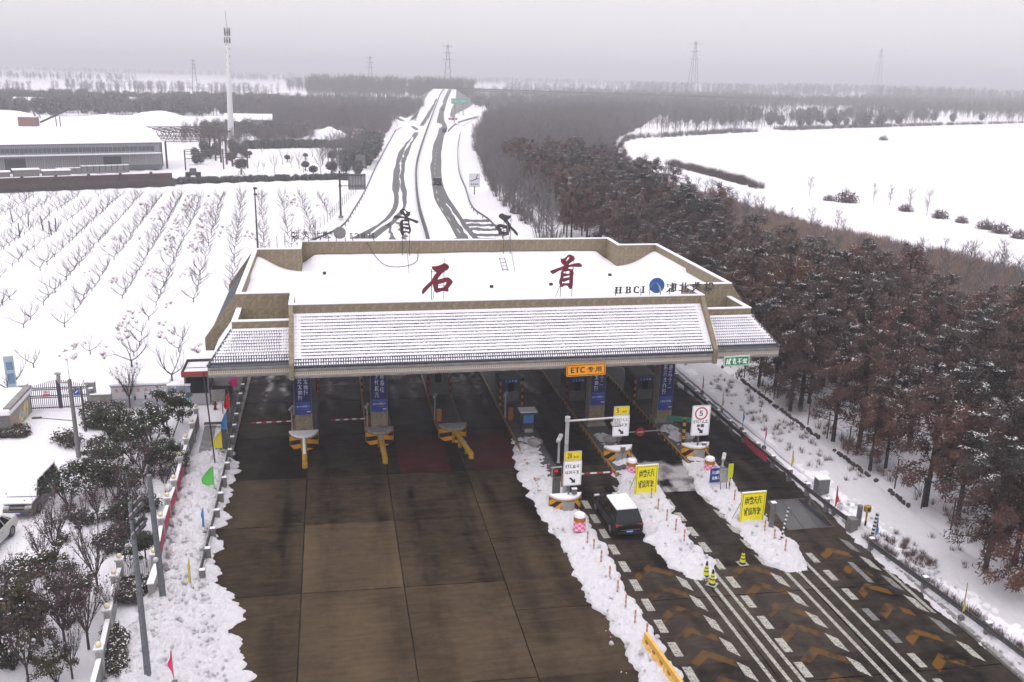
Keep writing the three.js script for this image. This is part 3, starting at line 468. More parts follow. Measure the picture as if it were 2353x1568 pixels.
// the two big red characters in front and their backs at the rear
const shi = [[283, 135], [300, 140], [350, 135], [400, 120], [430, 102], [470, 120], [485, 148], [470, 175], [425, 200], [385, 240], [345, 298], [400, 288], [455, 275], [490, 280], [527, 318], [520, 345], [490, 385], [475, 405], [482, 425], [465, 440], [430, 432], [390, 435], [340, 453], [315, 425], [300, 375], [293, 345], [240, 400], [180, 465], [170, 450], [178, 412], [225, 360], [280, 310], [310, 255], [345, 205], [315, 190], [290, 165]];
const shiHoles = [[[360, 348], [405, 340], [450, 322], [460, 330], [445, 365], [430, 390], [395, 398], [355, 400], [358, 375]]];
const shou = [[1942, 60], [1960, 75], [2000, 60], [2030, 30], [2055, 22], [2095, 40], [2110, 65], [2100, 90], [2070, 110], [2045, 130], [2037, 150], [2090, 140], [2170, 125], [2200, 145], [2205, 160], [2185, 172], [2100, 165], [2045, 170], [2037, 190], [2052, 195], [2085, 205], [2105, 235], [2102, 300], [2100, 400], [2078, 442], [2055, 425], [2040, 400], [2000, 395], [1965, 418], [1940, 375], [1938, 340], [1950, 300], [1963, 250], [1968, 205], [1965, 192], [1910, 220], [1858, 248], [1840, 245], [1820, 220], [1900, 190], [1972, 165], [1988, 147], [1965, 135], [1950, 110]];
const shouHoles = [[[2003, 98], [2025, 52], [2053, 42], [2045, 72], [2015, 105]], [[1980, 225], [2056, 216], [2062, 250], [2040, 258], [2010, 250], [1982, 252]], [[1974, 288], [1998, 285], [2056, 272], [2063, 285], [2062, 300], [2010, 305], [1972, 312]], [[1968, 345], [1990, 352], [2052, 328], [2062, 338], [2062, 372], [2000, 373], [1968, 386]]];
function roofLetter(label, outline, holes, cx, x, z, sc, back) {
  const f = ([a, b]) => new THREE.Vector2((a - cx) / sc, (442 - b) / sc), s = new THREE.Shape(); s.setFromPoints(new THREE.SplineCurve(outline.map(f)).getPoints(outline.length * 2).concat()); for (const h of holes) s.holes.push(new THREE.Path(h.map(f)));
  const t = thing('roof_letter', label, 'rooftop letter', [x, 9.36, z], back ? Math.PI : 0), g = new THREE.ExtrudeGeometry(s, { depth: 0.16, bevelEnabled: true, bevelSize: 0.012, bevelThickness: 0.012, bevelSegments: 1 }); g.translate(0, 2.62, -0.08);
  const c = new MB(); c.add(g); c.build('character', back ? M.letterDark : M.letterRed, t);
  for (const d of back ? [-0.32, 0.34] : [-0.36, 0.5]) mb().bar([d, 0, -0.15], [d, 4.2, -0.15], 0.03, 6).build('post', M.darkSteel, t);
  for (const y of [3.0, 4.0]) mb().bar([-0.5, y, -0.15], [0.55, y, -0.15], 0.02, 5).build('crossbar', M.darkSteel, t);
  mb().bar([back ? 0.1 : 0, 3.9, -0.2], [0.1, 0.0, -4.6], 0.03, 5).build('stay', M.steel, t);
  if (!back) mb().bar([0.52, 4.0, -0.1], [0.52, 5.0, -0.1], 0.015, 5).build('rod', M.darkSteel, t);
  return t;
}
roofLetter('big dark red brush character 石, left of the two on the front roof edge', shi, shiHoles, 345, -4.75, 11.3, 170, false);
roofLetter('big dark red brush character 首, right of the two on the front roof edge', shou, shouHoles, 2020, 4.45, 11.3, 170, false);
roofLetter('dark back of the large character 首 on the rear roof edge, left one', shou, shouHoles, 2020, -5.05, -11.3, 170, true);
roofLetter('dark back of the large character 石 on the rear roof edge, right one', shi, shiHoles, 345, 4.5, -11.3, 170, true);
// the company line: four Latin letters, a round emblem, four characters
const serif = await new FontLoader().loadAsync('fonts/droid/droid_serif_bold.typeface.json');
function companySign(label, x, z, turn, dark) {
  const t = thing('company_sign', label, 'sign', [x, TOP + 0.08, z], turn), lm = dark ? M.letterDark : M.letterDark;
  const letter = (ch, lx) => { const g = new TextGeometry(ch, { font: serif, size: 0.5, depth: 0.1, curveSegments: 6, bevelEnabled: false }); g.translate(lx, 0.18, -0.05); const c = mb(); c.add(g); c.build('letter', lm, t); };
  'HBCI'.split('').forEach((ch, i) => letter(ch, [0, 0.78, 1.38, 2.0][i]));
  const charAt = (ch, lx) => { const m = mb(), S = 0.68; STROKES[ch].replace(/ /g, '').split('.').forEach((k, si) => { for (let i = 0; i + 3 < k.length; i += 2) { const a = [lx + +k[i] / 9.5 * S, 0.2 + S - +k[i + 1] / 9.5 * S], b = [lx + +k[i + 2] / 9.5 * S, 0.2 + S - +k[i + 3] / 9.5 * S], d = Math.hypot(b[0] - a[0], b[1] - a[1]); m.box(d + 0.055, 0.062, 0.09 + 0.004 * (si + 1) + 0.002 * (i / 2), (a[0] + b[0]) / 2, (a[1] + b[1]) / 2, 0, 0, 0, Math.atan2(b[1] - a[1], b[0] - a[0])); } }); m.build('character', lm, t); };
  '湖北交投'.split('').forEach((ch, i) => charAt(ch, 3.95 + i * 0.96));
  const em = new THREE.Group(); em.name = 'emblem'; t.add(em); em.position.set(3.15, 0.72, 0);
  const disc = new THREE.CylinderGeometry(0.56, 0.56, 0.16, 40); disc.rotateX(Math.PI / 2); const dm = mb(); dm.add(disc); dm.build('disc', dark ? M.signGrey ?? std('signGrey', 0.17, 0.165, 0.17, 0.6) : std('emblemBlue', 0.012, 0.085, 0.27, 0.5), em);
  if (!dark) { const sh = new THREE.Shape(); sh.moveTo(-0.16, 0.26); sh.quadraticCurveTo(0.16, 0.1, 0.22, -0.48); sh.lineTo(0.36, -0.42); sh.quadraticCurveTo(0.26, 0.1, -0.16, 0.26); const g = new THREE.ExtrudeGeometry(sh, { depth: 0.02, bevelEnabled: false }); g.translate(0, 0, 0.081); const c = mb(); c.add(g); c.build('curve_stripe', M.white, em); const s2 = new THREE.Shape(); s2.moveTo(-0.5, -0.05); s2.quadraticCurveTo(-0.35, 0.2, -0.18, 0.27); s2.lineTo(-0.2, 0.22); s2.quadraticCurveTo(-0.36, 0.12, -0.46, -0.12); const g2 = new THREE.ExtrudeGeometry(s2, { depth: 0.015, bevelEnabled: false }); g2.translate(0, 0, 0.081); const c2 = mb(); c2.add(g2); c2.build('curve_stripe', std('paleBlue', 0.1, 0.3, 0.55, 0.5), em); }
  for (const [a, b, y] of [[0, 2.3, 0.24], [0, 2.3, 0.62], [3.9, 7.5, 0.26], [3.9, 7.5, 0.74]]) mb().bar([a, y, -0.08], [b, y, -0.08], 0.018, 5).build('rail', M.steel, t);
  for (const px of [0.1, 2.0, 2.68, 3.5, 4.2, 6.0, 7.2]) mb().bar([px, 0, -0.09], [px, 0.5, -0.09], 0.03, 5).bar([px - 0.05, 0, -0.55], [px, 0.5, -0.12], 0.018, 4).build('post', M.darkSteel, t);
}
companySign('dark rooftop lettering HBCI with round blue emblem on the front roof edge', 7.95, 11.72, 0, false);
companySign('back of the lettering and round emblem on the left of the rear roof edge', -7.9, -11.72, Math.PI, true);

// ------------------------------------------------------------------ signs hung on the canopy
function hungSign(name, label, x0, x1, y0, y1, z, draw, edge) {
  const w = x1 - x0, h = y1 - y0, t = thing(name, label, 'sign', [(x0 + x1) / 2, (y0 + y1) / 2, z]); t.rotation.z = 0.02;
  const b = mb(); b.add(new RoundedBoxGeometry(w, h, 0.08, 2, 0.035)); b.build('panel', edge, t);
  face('print', w - 0.05, h - 0.05, print(512, Math.round(512 * h / w), draw, { alphaTest: 0.5 }), t, 0, 0, 0.044);
  for (const s of [-0.3, 0.3]) mb().bar([s * w, h * 0.3, -0.06], [s * w, h * 0.3, -0.3], 0.03, 6).build('bracket', M.steel, t);
}
hungSign('lane_sign', 'orange lane sign reading ETC hung on the front fascia', 3.66, 6.5, 6.74, 7.66, 15.22, (c, w, h) => { c.fillStyle = '#e89a12'; rr(c, 0, 0, w, h, 30); c.fill(); c.strokeStyle = '#17120c'; c.lineWidth = 8; rr(c, 14, 14, w - 28, h - 28, 22); c.stroke(); writing(c, 'ETC', 46, 42, 205, h - 84, 10, '#17120c'); writing(c, '专用', 262, 42, 208, h - 84, 10, '#17120c'); }, M.orange);
hungSign('lane_sign', 'green lane sign with four white characters under the right corner eave', 15.5, 17.5, 6.78, 7.56, 14.5, (c, w, h) => { c.fillStyle = '#0d7a4c'; rr(c, 0, 0, w, h, 30); c.fill(); c.strokeStyle = '#e8f0ec'; c.lineWidth = 10; rr(c, 12, 12, w - 24, h - 24, 22); c.stroke(); writing(c, '超宽车道', 36, 40, w - 72, h - 80, 13, '#f2f6f4'); }, std('greenEdge', 0.6, 0.66, 0.62, 0.6));
function banner(label, x, y0, right, left, extra) {
  const y1 = 7.25, h = y1 - y0, t = thing('banner', label, 'banner', [x, (y0 + y1) / 2, 8.58]);
  mb().box(1.16, h, 0.03, 0, 0, 0).build('cloth', std('bannerEdge', 0.05, 0.08, 0.2, 0.6), t);
  face('print', 1.15, h - 0.02, print(160, Math.round(160 * h / 1.15), (c, w, H) => {
    const g = c; g.fillStyle = '#0f1f5c'; g.fillRect(0, 0, w, H); g.fillStyle = '#1b3c8e'; g.fillRect(0, H * 0.8, w, H * 0.2);
    writing(c, right, w * 0.56, H * 0.10, w * 0.3, H * 0.6, 4.2, '#dfe6f4', 'serif', true); writing(c, left, w * 0.2, H * 0.18, w * 0.3, H * 0.6, 4.2, '#dfe6f4', 'serif', true);
    c.fillStyle = '#9fb4dc'; for (const [a, b, l] of [[0.08, 0.815, 0.86], [0.4, 0.835, 0.5]]) c.fillRect(w * a, H * b, w * l, 2);
    writing(c, extra ? '小微银行ETC' : '全行办ETC办', w * 0.08, H * 0.86, w * 0.84, H * 0.03, 2, '#e6ecf8'); c.fillStyle = '#c46a80'; c.fillRect(w * 0.36, H * 0.915, w * 0.5, 4); c.fillStyle = '#d9c0d2'; c.fillRect(w * 0.72, H * 0.95, w * 0.24, 12);
  }), t, 0, 0, 0.018);
  mb().bar([-0.6, h / 2, 0.02], [0.6, h / 2, 0.02], 0.025, 6).build('rod', M.steel, t);
}
banner('blue cloth banner with two columns of writing on the leftmost front canopy pillar', -14.22, 2.33, '存款就到农商行', '贷款就找农商行');
banner('blue cloth banner of white writing on the second front pillar from the left', -8.72, 2.28, '推进整村授信', '助力乡村振兴');
banner('blue cloth banner on the front pillar right of the orange lane sign', 8.1, 2.0, '小微金融店小二', '村大银行农商行');
banner('blue cloth banner on the rightmost front pillar beside the wide lane', 13.68, 1.3, '小微金融店小二', '乡村振兴主办行', true);

// ------------------------------------------------------------------ toll islands
const iso = (x) => Math.round((x + 14.2) / 5.58);
const ISL = [-14.25, -8.75, -3.25, 2.2, 7.95, 13.7];
const nth = ['leftmost', 'second from the left', 'third from the left', 'fourth from the left', 'fifth from the left', 'rightmost'];
std('deck', 0.10, 0.098, 0.10, 0.75, { map: rep(grainT, 0.4), bumpMap: rep(lumpT, 1), bumpScale: 0.01 });
const kerbStripe = (() => { const m = print(128, 32, (c) => { c.fillStyle = '#8f6d2c'; c.fillRect(0, 0, 128, 32); c.fillStyle = '#17130f'; c.fillRect(0, 0, 64, 32); const r = rngOf(3); for (let k = 0; k < 160; k++) { c.fillStyle = r() < 0.5 ? 'rgba(40,34,28,0.35)' : 'rgba(150,140,120,0.25)'; c.fillRect(r() * 128, r() * 32, 3, 2); } }); m.map.wrapS = m.map.wrapT = THREE.RepeatWrapping; m.map.repeat.set(1.19, 3); return m; })();
ISL.forEach((x, i) => {
  const end = i < 3 ? 8.6 : i === 3 ? 20 : i === 4 ? 17.5 : 16.2, w = 2.05, t = thing('toll_island', `raised toll lane island with striped kerb, ${nth[i]} of the six`, 'toll island', [x, 0, 0]);
  mb().box(w - 0.28, 0.24, end + 12, 0, 0.12, (end - 12) / 2).build('deck', M.deck, t);
  for (const s of [-1, 1]) mb().box(0.14, 0.27, end + 12, s * (w / 2 - 0.07), 0.135, (end - 12) / 2).build('striped_kerb', kerbStripe, t);
});
// V-shaped striped crash noses of the islands
function nose(label, x, z, y0, h, w, len, opt = {}) {
  const t = thing('crash_nose', label, 'crash barrier', [x, 0, z]), n = 10, top = [], out = [];
  for (let i = 0; i <= n; i++) { const a = -1 + 2 * i / n; out.push([a * w / 2, len * Math.pow(1 - Math.pow(Math.abs(a), 2.2), 0.75)]); }
  const side = (from, to, m, name) => { const g = mb(); for (let i = from; i < to; i++) { const [ax, az] = out[i], [bx, bz] = out[i + 1]; g.quad([ax * 0.94, y0, az * 0.9], [bx * 0.94, y0, bz * 0.9], [bx, y0 + h, bz], [ax, y0 + h, az]); } const o = mesh(name, g.geo(), m, t); const p = o.geometry.attributes.position, u = o.geometry.attributes.uv; for (let k = 0; k < p.count; k++) u.setXY(k, Math.hypot(p.getX(k), p.getZ(k) * 0.6) * Math.sign(p.getX(k) + 1e-6), p.getY(k)); };
  side(0, n / 2, hazard, 'striped_side'); side(n / 2, n, hazardBack, 'striped_side');
  if (opt.bare) { const g = mb(); for (let i = 3; i < 7; i++) { const [ax, az] = out[i], [bx, bz] = out[i + 1]; g.quad([ax, y0 + 0.05, az + 0.02], [bx, y0 + 0.05, bz + 0.02], [bx * 1.02, y0 + h - 0.1, bz + 0.03], [ax * 1.02, y0 + h - 0.1, az + 0.03]); } g.build('pale_plate', M.offWhite, t); }
  const sh = new THREE.Shape(out.map(([a, b]) => new THREE.Vector2(a, -b))); const back = new THREE.ExtrudeGeometry(sh, { depth: 0.1, bevelEnabled: false }); back.rotateX(-Math.PI / 2); const c = mb(); c.add(back, 0, y0 + h - 0.1, 0); c.box(w, h, 0.14, 0, y0 + h / 2, -0.07); c.build('shell', M.yellow, t);
  if (opt.snow !== false) { const g = new THREE.ExtrudeGeometry(new THREE.Shape(out.map(([a, b]) => new THREE.Vector2(a * 0.98, -b * 0.97))), { depth: 0.06, bevelEnabled: true, bevelSize: 0.03, bevelThickness: 0.05, bevelSegments: 3 }); g.rotateX(-Math.PI / 2); const s = mb(); s.add(g, 0, y0 + h + 0.05, -0.03); s.build('snow', opt.dirty ? M.dirtySnow : M.roofSnow, t); }
  return t;
}
nose('striped crash nose fully capped with white snow, leftmost island', -14.25, 8.75, 0, 1.0, 2.1, 1.2);
nose('striped crash nose with patchy snow on the second island from the left', -8.75, 8.75, 0, 1.0, 2.1, 1.2, { dirty: true });
nose('striped crash nose without booth pillar on the third island from the left', -3.25, 8.75, 0, 1.0, 2.1, 1.2, { dirty: true });
nose('curved striped crash nose half sunk in snow below the 20 km sign', 2.25, 21.6, 0.15, 0.85, 2.1, 0.75, { bare: true });
nose('curved crash nose half buried in snow behind the left yellow warning board', 7.95, 14.6, 0.1, 0.9, 2.1, 0.8, { bare: true });
nose('curved crash nose half buried in snow at the rightmost island tip', 13.75, 14.9, 0.1, 0.9, 2.1, 0.8, { bare: true });
// sloping yellow guide fins in front of the three left noses
for (const [x, l, lean, snow] of [[-14.2, 'straight yellow guide fin with a snow ridge at the leftmost nose', 0.1, true], [-8.72, 'yellow guide fin with flaked snow at the second nose', 0.15, false], [-3.2, 'bent yellow guide fin leaning right at the third nose', 0.75, false]]) {
  const t = thing('guide_fin', l, 'guide fin', [x, 0, 9.8]); const m = mb();
  const P = [[0, 0.9, 0], [lean * 0.3, 0.75, 0.9], [lean * 0.75, 0.45, 2.1], [lean, 0.34, 3.0]]; for (let i = 0; i < 3; i++) m.bar(P[i], P[i + 1], 0.19, 10, 0.19); m.cyl(0.2, 0.19, 0.34, P[3][0], 0, P[3][2], 12); for (let i = 1; i < 3; i++) m.bar([P[i][0], 0, P[i][2]], P[i], 0.15, 8);
  m.build('tube', M.yellow, t);
  if (snow) { const s = mb(); for (let i = 0; i < 2; i++) s.bar([P[i][0], P[i][1] + 0.16, P[i][2]], [P[i + 1][0], P[i + 1][1] + 0.16, P[i + 1][2]], 0.1, 8); s.build('snow', M.roofSnow, t); }
  else { const s = mb(), r = rngOf(x * 9); for (let k = 0; k < 7; k++) { const u = r() * 0.9; s.ball(0.07 + 0.05 * r(), lerp(P[0][0], P[2][0], u) + 0.1 * (r() - 0.5), lerp(0.9, 0.45, u) + 0.17, lerp(0, 2.1, u), 1.4, 0.5, 1.6, 8); } s.build('snow', M.dirtySnow, t); }
}
// booths
const boothSign = print(128, 48, (c, w, h) => { c.fillStyle = '#173a8a'; c.fillRect(0, 0, w, h); writing(c, '人工车道', 14, 10, 100, 24, 2.5, '#cfd8ee'); });
std('booth', 0.17, 0.175, 0.17, 0.6, { map: rep(grainT, 0.5) }); std('boothDark', 0.035, 0.04, 0.042, 0.4);
[[-14.25, -3.5, 0], [-8.75, -3.5, 0], [-3.25, -1.6, 0], [2.35, 1.4, 1], [7.9, 1.9, 1], [13.65, 2.3, 1]].forEach(([x, z, kind], i) => {
  const t = thing('toll_booth', `${kind ? 'dark glazed' : 'plain grey metal'} toll booth under the canopy on the ${nth[i]} island`, 'toll booth', [x, 0.24, z]);
  mb().sit(1.5, 2.3, 3.2, 0, 0, 0).build('cabin', kind ? M.boothDark : M.booth, t); mb().rbox(1.75, 0.14, 3.5, 0.04, 0, 2.3, 0).build('roof', M.booth, t);
  mb().box(0.5, 0.75, 0.03, kind ? 0 : -0.1, 1.55, 1.62).build('window', M.glass, t); if (kind) { mb().box(1.3, 0.9, 0.03, 0, 0.75, 1.615).build('door_panel', M.booth, t); face('sign', 1.35, 0.45, boothSign, t, 0, 2.05, 1.625); }
  for (const s of [-1, 1]) { mb().box(0.02, 0.95, 2.0, s * 0.762, 1.5, 0).build('window', M.glass, t); const g = new THREE.CylinderGeometry(0.09, 0.09, 2.4, 10); g.translate(s * 0.93, 1.2, 1.75); mesh('striped_post', g, bands(i % 2 ? M.orange : M.red, M.black, 8), t); }
});
// glazed canopy boxes between booths and the small ticket machine
{
  const t = thing('ticket_machine', 'dark framed ticket kiosk with flat white roof and blue front on the fourth island', 'kiosk', [2.55, 0.24, 8.6]);
  mb().sit(0.9, 1.5, 0.8, 0, 0, 0).build('body', M.boothDark, t); mb().rbox(1.5, 0.1, 1.3, 0.03, 0, 1.5, 0).build('roof', M.darkSteel, t); mb().rbox(1.34, 0.07, 1.14, 0.03, 0, 1.6, 0).build('snow', M.roofSnow, t); mb().rbox(0.8, 0.7, 0.06, 0.02, 0, 0.72, 0.42).build('front_panel', std('machineBlue', 0.05, 0.16, 0.42, 0.5), t); mb().rbox(0.7, 0.3, 0.35, 0.1, 0, 0, 0.55).build('base', M.offWhite, t);
}
// barrier gates: cabinet, arm, and a camera post
const armStripe = print(256, 8, (c) => { for (let k = 0; k < 8; k++) { c.fillStyle = k % 2 ? '#dcd9da' : '#a8263a'; c.fillRect(k * 32, 0, 32, 8); } });
function gate(label, x, z, dir, L, arm) {
  const t = thing('barrier_gate', label, 'barrier gate', [x, 0.24, z]); mb().rbox(0.38, 1.1, 0.4, 0.04, 0, 0, 0).build('cabinet', M.orange, t); mb().rbox(0.42, 0.1, 0.44, 0.03, 0, 1.1, 0).build('cabinet_top', M.black, t);
  if (L) { const g = new THREE.BoxGeometry(L, 0.09, 0.05); g.translate(dir * (0.2 + L / 2), 0.88, 0.26); mesh('arm', g, armStripe, t); }
  return t;
}
gate('orange barrier gate with lowered red and white arm at the leftmost island', -15.0, 6.4, -1, 2.9);
gate('orange barrier gate with lowered red and white arm at the second island', -9.55, 6.6, -1, 2.5);
gate('orange barrier cabinet on the third island from the left', -3.95, 5.9, -1, 0);
gate('orange barrier cabinet on the fourth island beside the ticket kiosk', 1.7, 6.3, -1, 0);
gate('orange barrier gate whose white and red arm closes the black car lane', 3.1, 18.6, 1, 3.6);
{ // arm with a round no-entry plate
  const t = thing('barrier_gate', 'thin white barrier arm carrying a round red no entry plate', 'barrier gate', [9.0, 0.24, 11.6]); mb().rbox(0.36, 0.75, 0.36, 0.04, 0, 0, 0).build('cabinet', M.booth, t); mb().bar([0.1, 0.68, 0.2], [3.7, 0.74, 0.2], 0.035, 6).build('arm', M.white, t);
  const d = new THREE.CylinderGeometry(0.36, 0.36, 0.03, 28); d.rotateX(Math.PI / 2); const m = mb(); m.add(d, 1.55, 0.7, 0.27); m.build('plate', M.red, t); mb().box(0.5, 0.09, 0.02, 1.55, 0.7, 0.295).build('bar', M.white, t);
}
function camPost(label, x, z, h, y = 0.24, big = 1) {
  const t = thing('camera_post', label, 'camera', [x, y, z]); mb().cyl(0.055 * big, 0.055 * big, h, 0, 0, 0, 10).rbox(0.24, 0.06, 0.24, 0.02, 0, 0, 0).build('post', M.white, t); const b = mb(); b.rbox(0.2 * big, 0.18 * big, 0.55 * big, 0.05, 0, 0, 0); const o = b.build('camera', M.white, t); o.position.set(0, h, 0.05); o.rotation.set(0.3, -0.5, 0); return t;
}
camPost('small white camera post beside the orange cabinet on the third island', -4.25, 5.5, 1.9);
camPost('small white camera post beside the orange cabinet on the fourth island', 1.35, 5.8, 1.9);
camPost('white camera post at the leftmost front pillar', -15.1, 7.6, 2.2); camPost('white camera post at the second front pillar', -9.6, 7.8, 2.2);
{ const p = G(1283, 1062, 0.35); camPost('white camera on a thick post left of the 20 km sign', p.x, p.z, 1.75, 0.3, 1.5); }
{ const p = G(1730, 1106, 0.2); p.x = 14.6; camPost('white tube camera lying low beside the blue entrance board', 14.7, 17.6, 0.7, 0.4, 1.3); }
// tall white mast with a lamp arm
{
  const t = thing('lamp_mast', 'tall white mast with horizontal arm and lamp beside the 20 km sign', 'mast', [2.34, 0.2, 21.0]); const y = V(1304, 965, 21).y - 0.2;
  mb().cyl(0.14, 0.12, y, 0, 0, 0, 14).rbox(0.4, 0.06, 0.4, 0.02, 0, 0, 0).build('mast', M.white, t); mb().cyl(0.17, 0.17, 0.3, 0, y - 0.1, 0, 14).build('head', M.white, t); mb().bar([-0.15, y - 0.1, 0], [3.05, y - 0.02, 0], 0.07, 8).build('arm', M.white, t); mb().bar([0, y + 0.2, 0], [0, y + 0.75, 0], 0.012, 5).build('lightning_rod', M.steel, t);
  const l = mb(); l.rbox(0.62, 0.14, 0.4, 0.04, 0, 0, 0); const o = l.build('lamp_head', M.offWhite, t); o.position.set(3.1, y - 0.42, 0.25); o.rotation.x = 0.35; mb().bar([3.0, y, 0], [3.08, y - 0.3, 0.15], 0.05, 6).build('bracket', M.white, t);
}
// lane signs on posts: yellow speed plate over a white plate
function laneSign(label, px, z, base, boards) {
  const t = thing('lane_sign', label, 'road sign', [px, base, z]); let top = 0;
  for (const [x0, y0, x1, y1, bg, rim, draw] of boards) {
    const a = V(x0, y0, z), b = V(x1, y1, z), w = b.x - a.x, h = a.y - b.y, cx = (a.x + b.x) / 2 - px, cy = (a.y + b.y) / 2 - base; top = Math.max(top, a.y - base);
    const m = mb(); m.add(new RoundedBoxGeometry(w, h, 0.06, 2, 0.028), cx, cy, 0.1); m.build('panel', M.steel, t);
    face('print', w - 0.02, h - 0.02, print(300, Math.round(300 * h / w), (c, W, H) => { c.fillStyle = '#e4e4e8'; rr(c, 0, 0, W, H, 26); c.fill(); c.fillStyle = bg; rr(c, 6, 6, W - 12, H - 12, 22); c.fill(); c.strokeStyle = rim; c.lineWidth = 4; rr(c, 12, 12, W - 24, H - 24, 18); c.stroke(); draw(c, W, H); }, { alphaTest: 0.5 }), t, cx, cy, 0.133);
  }
  mb().cyl(0.07, 0.07, top - 0.15, 0, 0, 0, 12).build('post', M.steel, t); mb().rbox(0.3, 0.05, 0.3, 0.02, 0, 0, 0).build('foot', M.steel, t);
}
const arrow = (c, x, y, s) => { c.save(); c.translate(x, y); c.rotate(Math.PI / 4); c.fillStyle = '#101010'; c.beginPath(); for (const [a, b] of [[-0.5, -0.13], [0.08, -0.13], [0.08, -0.36], [0.52, 0], [0.08, 0.36], [0.08, 0.13], [-0.5, 0.13]]) c.lineTo(a * s, b * s); c.fill(); c.restore(); };
const kmh = (n) => (c, W, H) => { writing(c, n, W * 0.18, H * 0.22, W * (n.length > 1 ? 0.28 : 0.16), H * 0.55, 8, '#14110a'); writing(c, 'km/h', W * 0.54, H * 0.5, W * 0.3, H * 0.24, 4, '#14110a'); };
const lane = (a, b) => (c, W, H) => { writing(c, a, W * 0.1, H * 0.16, W * 0.8, H * 0.14, 6, '#16151a'); writing(c, b, W * 0.11, H * 0.39, W * 0.78, H * 0.15, 5, '#16151a'); arrow(c, W * 0.52, H * 0.79, W * 0.42); };
{ const b = G(1305, 1161, 0.4); laneSign('white lane sign under a yellow 20 km plate, left of the black car', b.x, b.z, 0.3, [[1295.5, 1036.5, 1335.5, 1056.5, '#e6cd12', '#2a2606', kmh('20')], [1294, 1058, 1334, 1113, '#f1f1f4', '#26262c', lane('ETC客车', '保持车距')]]); }
{ const b = G(1420, 1040, 0.4); laneSign('white lane sign under a yellow 5 km plate on the fifth island', b.x, b.z, 0.3, [[1410, 933, 1445, 952, '#e6cd12', '#2a2606', kmh('5')], [1408, 953.5, 1443.5, 1000.5, '#eeeef2', '#26262c', lane('ETC/人工', '保持车距')]]); }
{ const b = G(1601, 1046, 0.4); laneSign('white sign with red ringed 5 and weighing text on the rightmost island', b.x, b.z, 0.3, [[1590.5, 931, 1627, 999, '#f1f1f4', '#26262c', (c, W, H) => { c.strokeStyle = '#c22a40'; c.lineWidth = 22; c.beginPath(); c.arc(W * 0.5, H * 0.27, W * 0.31, 0, 7); c.stroke(); writing(c, '5', W * 0.39, H * 0.18, W * 0.22, H * 0.18, 8, '#101014'); writing(c, 'ETC/人工', W * 0.1, H * 0.49, W * 0.8, H * 0.1, 8, '#16151a'); writing(c, '称重', W * 0.3, H * 0.62, W * 0.42, H * 0.1, 8, '#16151a'); arrow(c, W * 0.52, H * 0.84, W * 0.4); }]]); }
// small grey boxes on thin posts in front of the signs
for (const [x, y, h, l] of [[1318, 1165, 0.95, 'small grey snow capped box on a thin post at the 20 km sign foot'], [1430, 1058, 0.75, 'small grey box on a thin post at the 5 km sign foot'], [1616, 1047, 0.7, 'small dark box on a thin post at the weighing sign foot']]) { const p = G(x, y, 0.35), t = thing('sensor_box', l, 'sensor', [p.x, 0.3, p.z]); mb().cyl(0.03, 0.03, h, 0, 0, 0, 8).build('post', M.steel, t); mb().rbox(0.32, 0.34, 0.2, 0.02, 0, h, 0).build('box', M.greyStone, t); mb().rbox(0.35, 0.05, 0.23, 0.02, 0, h + 0.34, 0).build('snow', M.roofSnow, t); }
// red LED board
{ const a = V(1268, 1074, 20.4), b = V(1291, 1096, 20.4), t = thing('led_board', 'black display board with glowing red characters beside the 20 km sign', 'display', [(a.x + b.x) / 2, 0.3, 20.4], 0.12), w = b.x - a.x, h = a.y - b.y, cy = (a.y + b.y) / 2 - 0.3;
  const m = mb(); m.add(new RoundedBoxGeometry(w, h, 0.2, 2, 0.03), 0, cy, 0); m.build('case', M.offWhite, t);
  const draw = (c, W, H) => { c.fillStyle = '#0b0a08'; c.fillRect(0, 0, W, H); writing(c, '车道', W * 0.1, H * 0.12, W * 0.5, H * 0.34, 7, '#ff2030'); writing(c, '人工', W * 0.1, H * 0.54, W * 0.3, H * 0.3, 6, '#c01828'); }; const pm = print(200, 150, draw); pm.emissive = new THREE.Color(0.5, 0.5, 0.5); pm.emissiveMap = pm.map; face('screen', w - 0.12, h - 0.12, pm, t, 0, cy, 0.102);
  mb().sit(0.5, cy - h / 2 + 0.02, 0.16, 0, 0, 0).build('stand', M.booth, t); mb().rbox(0.22, 0.9, 0.06, 0.02, w / 2 + 0.05, cy - h / 2 - 0.7, 0.1).build('side_plate', M.yellow, t); }
// flower tubs
for (const [x, y, l] of [[1229, 1026, 'round stone flower tub full of snow on the fourth island'], [1402, 1020, 'round flower tub of snowy purple cabbage on the fifth island'], [1578, 1014, 'round flower tub with bare twigs on the rightmost island']]) {
  const p = G(x, y, 0.3), t = thing('flower_tub', l, 'planter', [p.x, 0.26, p.z]), pts = [[0.3, 0], [0.34, 0.05], [0.5, 0.36], [0.58, 0.4], [0.58, 0.46], [0.5, 0.46], [0.46, 0.36]].map(([a, b]) => new THREE.Vector2(a, b)); const m = mb(); m.add(new THREE.LatheGeometry(pts, 20)); m.build('tub', M.offWhite, t); mb().ball(0.46, 0, 0.42, 0, 1, 0.55, 1, 14).build('snow', M.dirtySnow, t);
  const r = rngOf(x), f = mb(); for (let k = 0; k < 26; k++) { const a = r() * 6.3, d = 0.42 * Math.sqrt(r()); f.ball(0.06 + 0.04 * r(), Math.cos(a) * d, 0.62 - d * 0.4 + 0.06 * r(), Math.sin(a) * d, 1.2, 0.8, 1.2, 6); } const o = f.build('plants', std('cabbage', 0.25, 0.2, 0.25, 0.9), t); o.userData.kind = 'stuff';
}
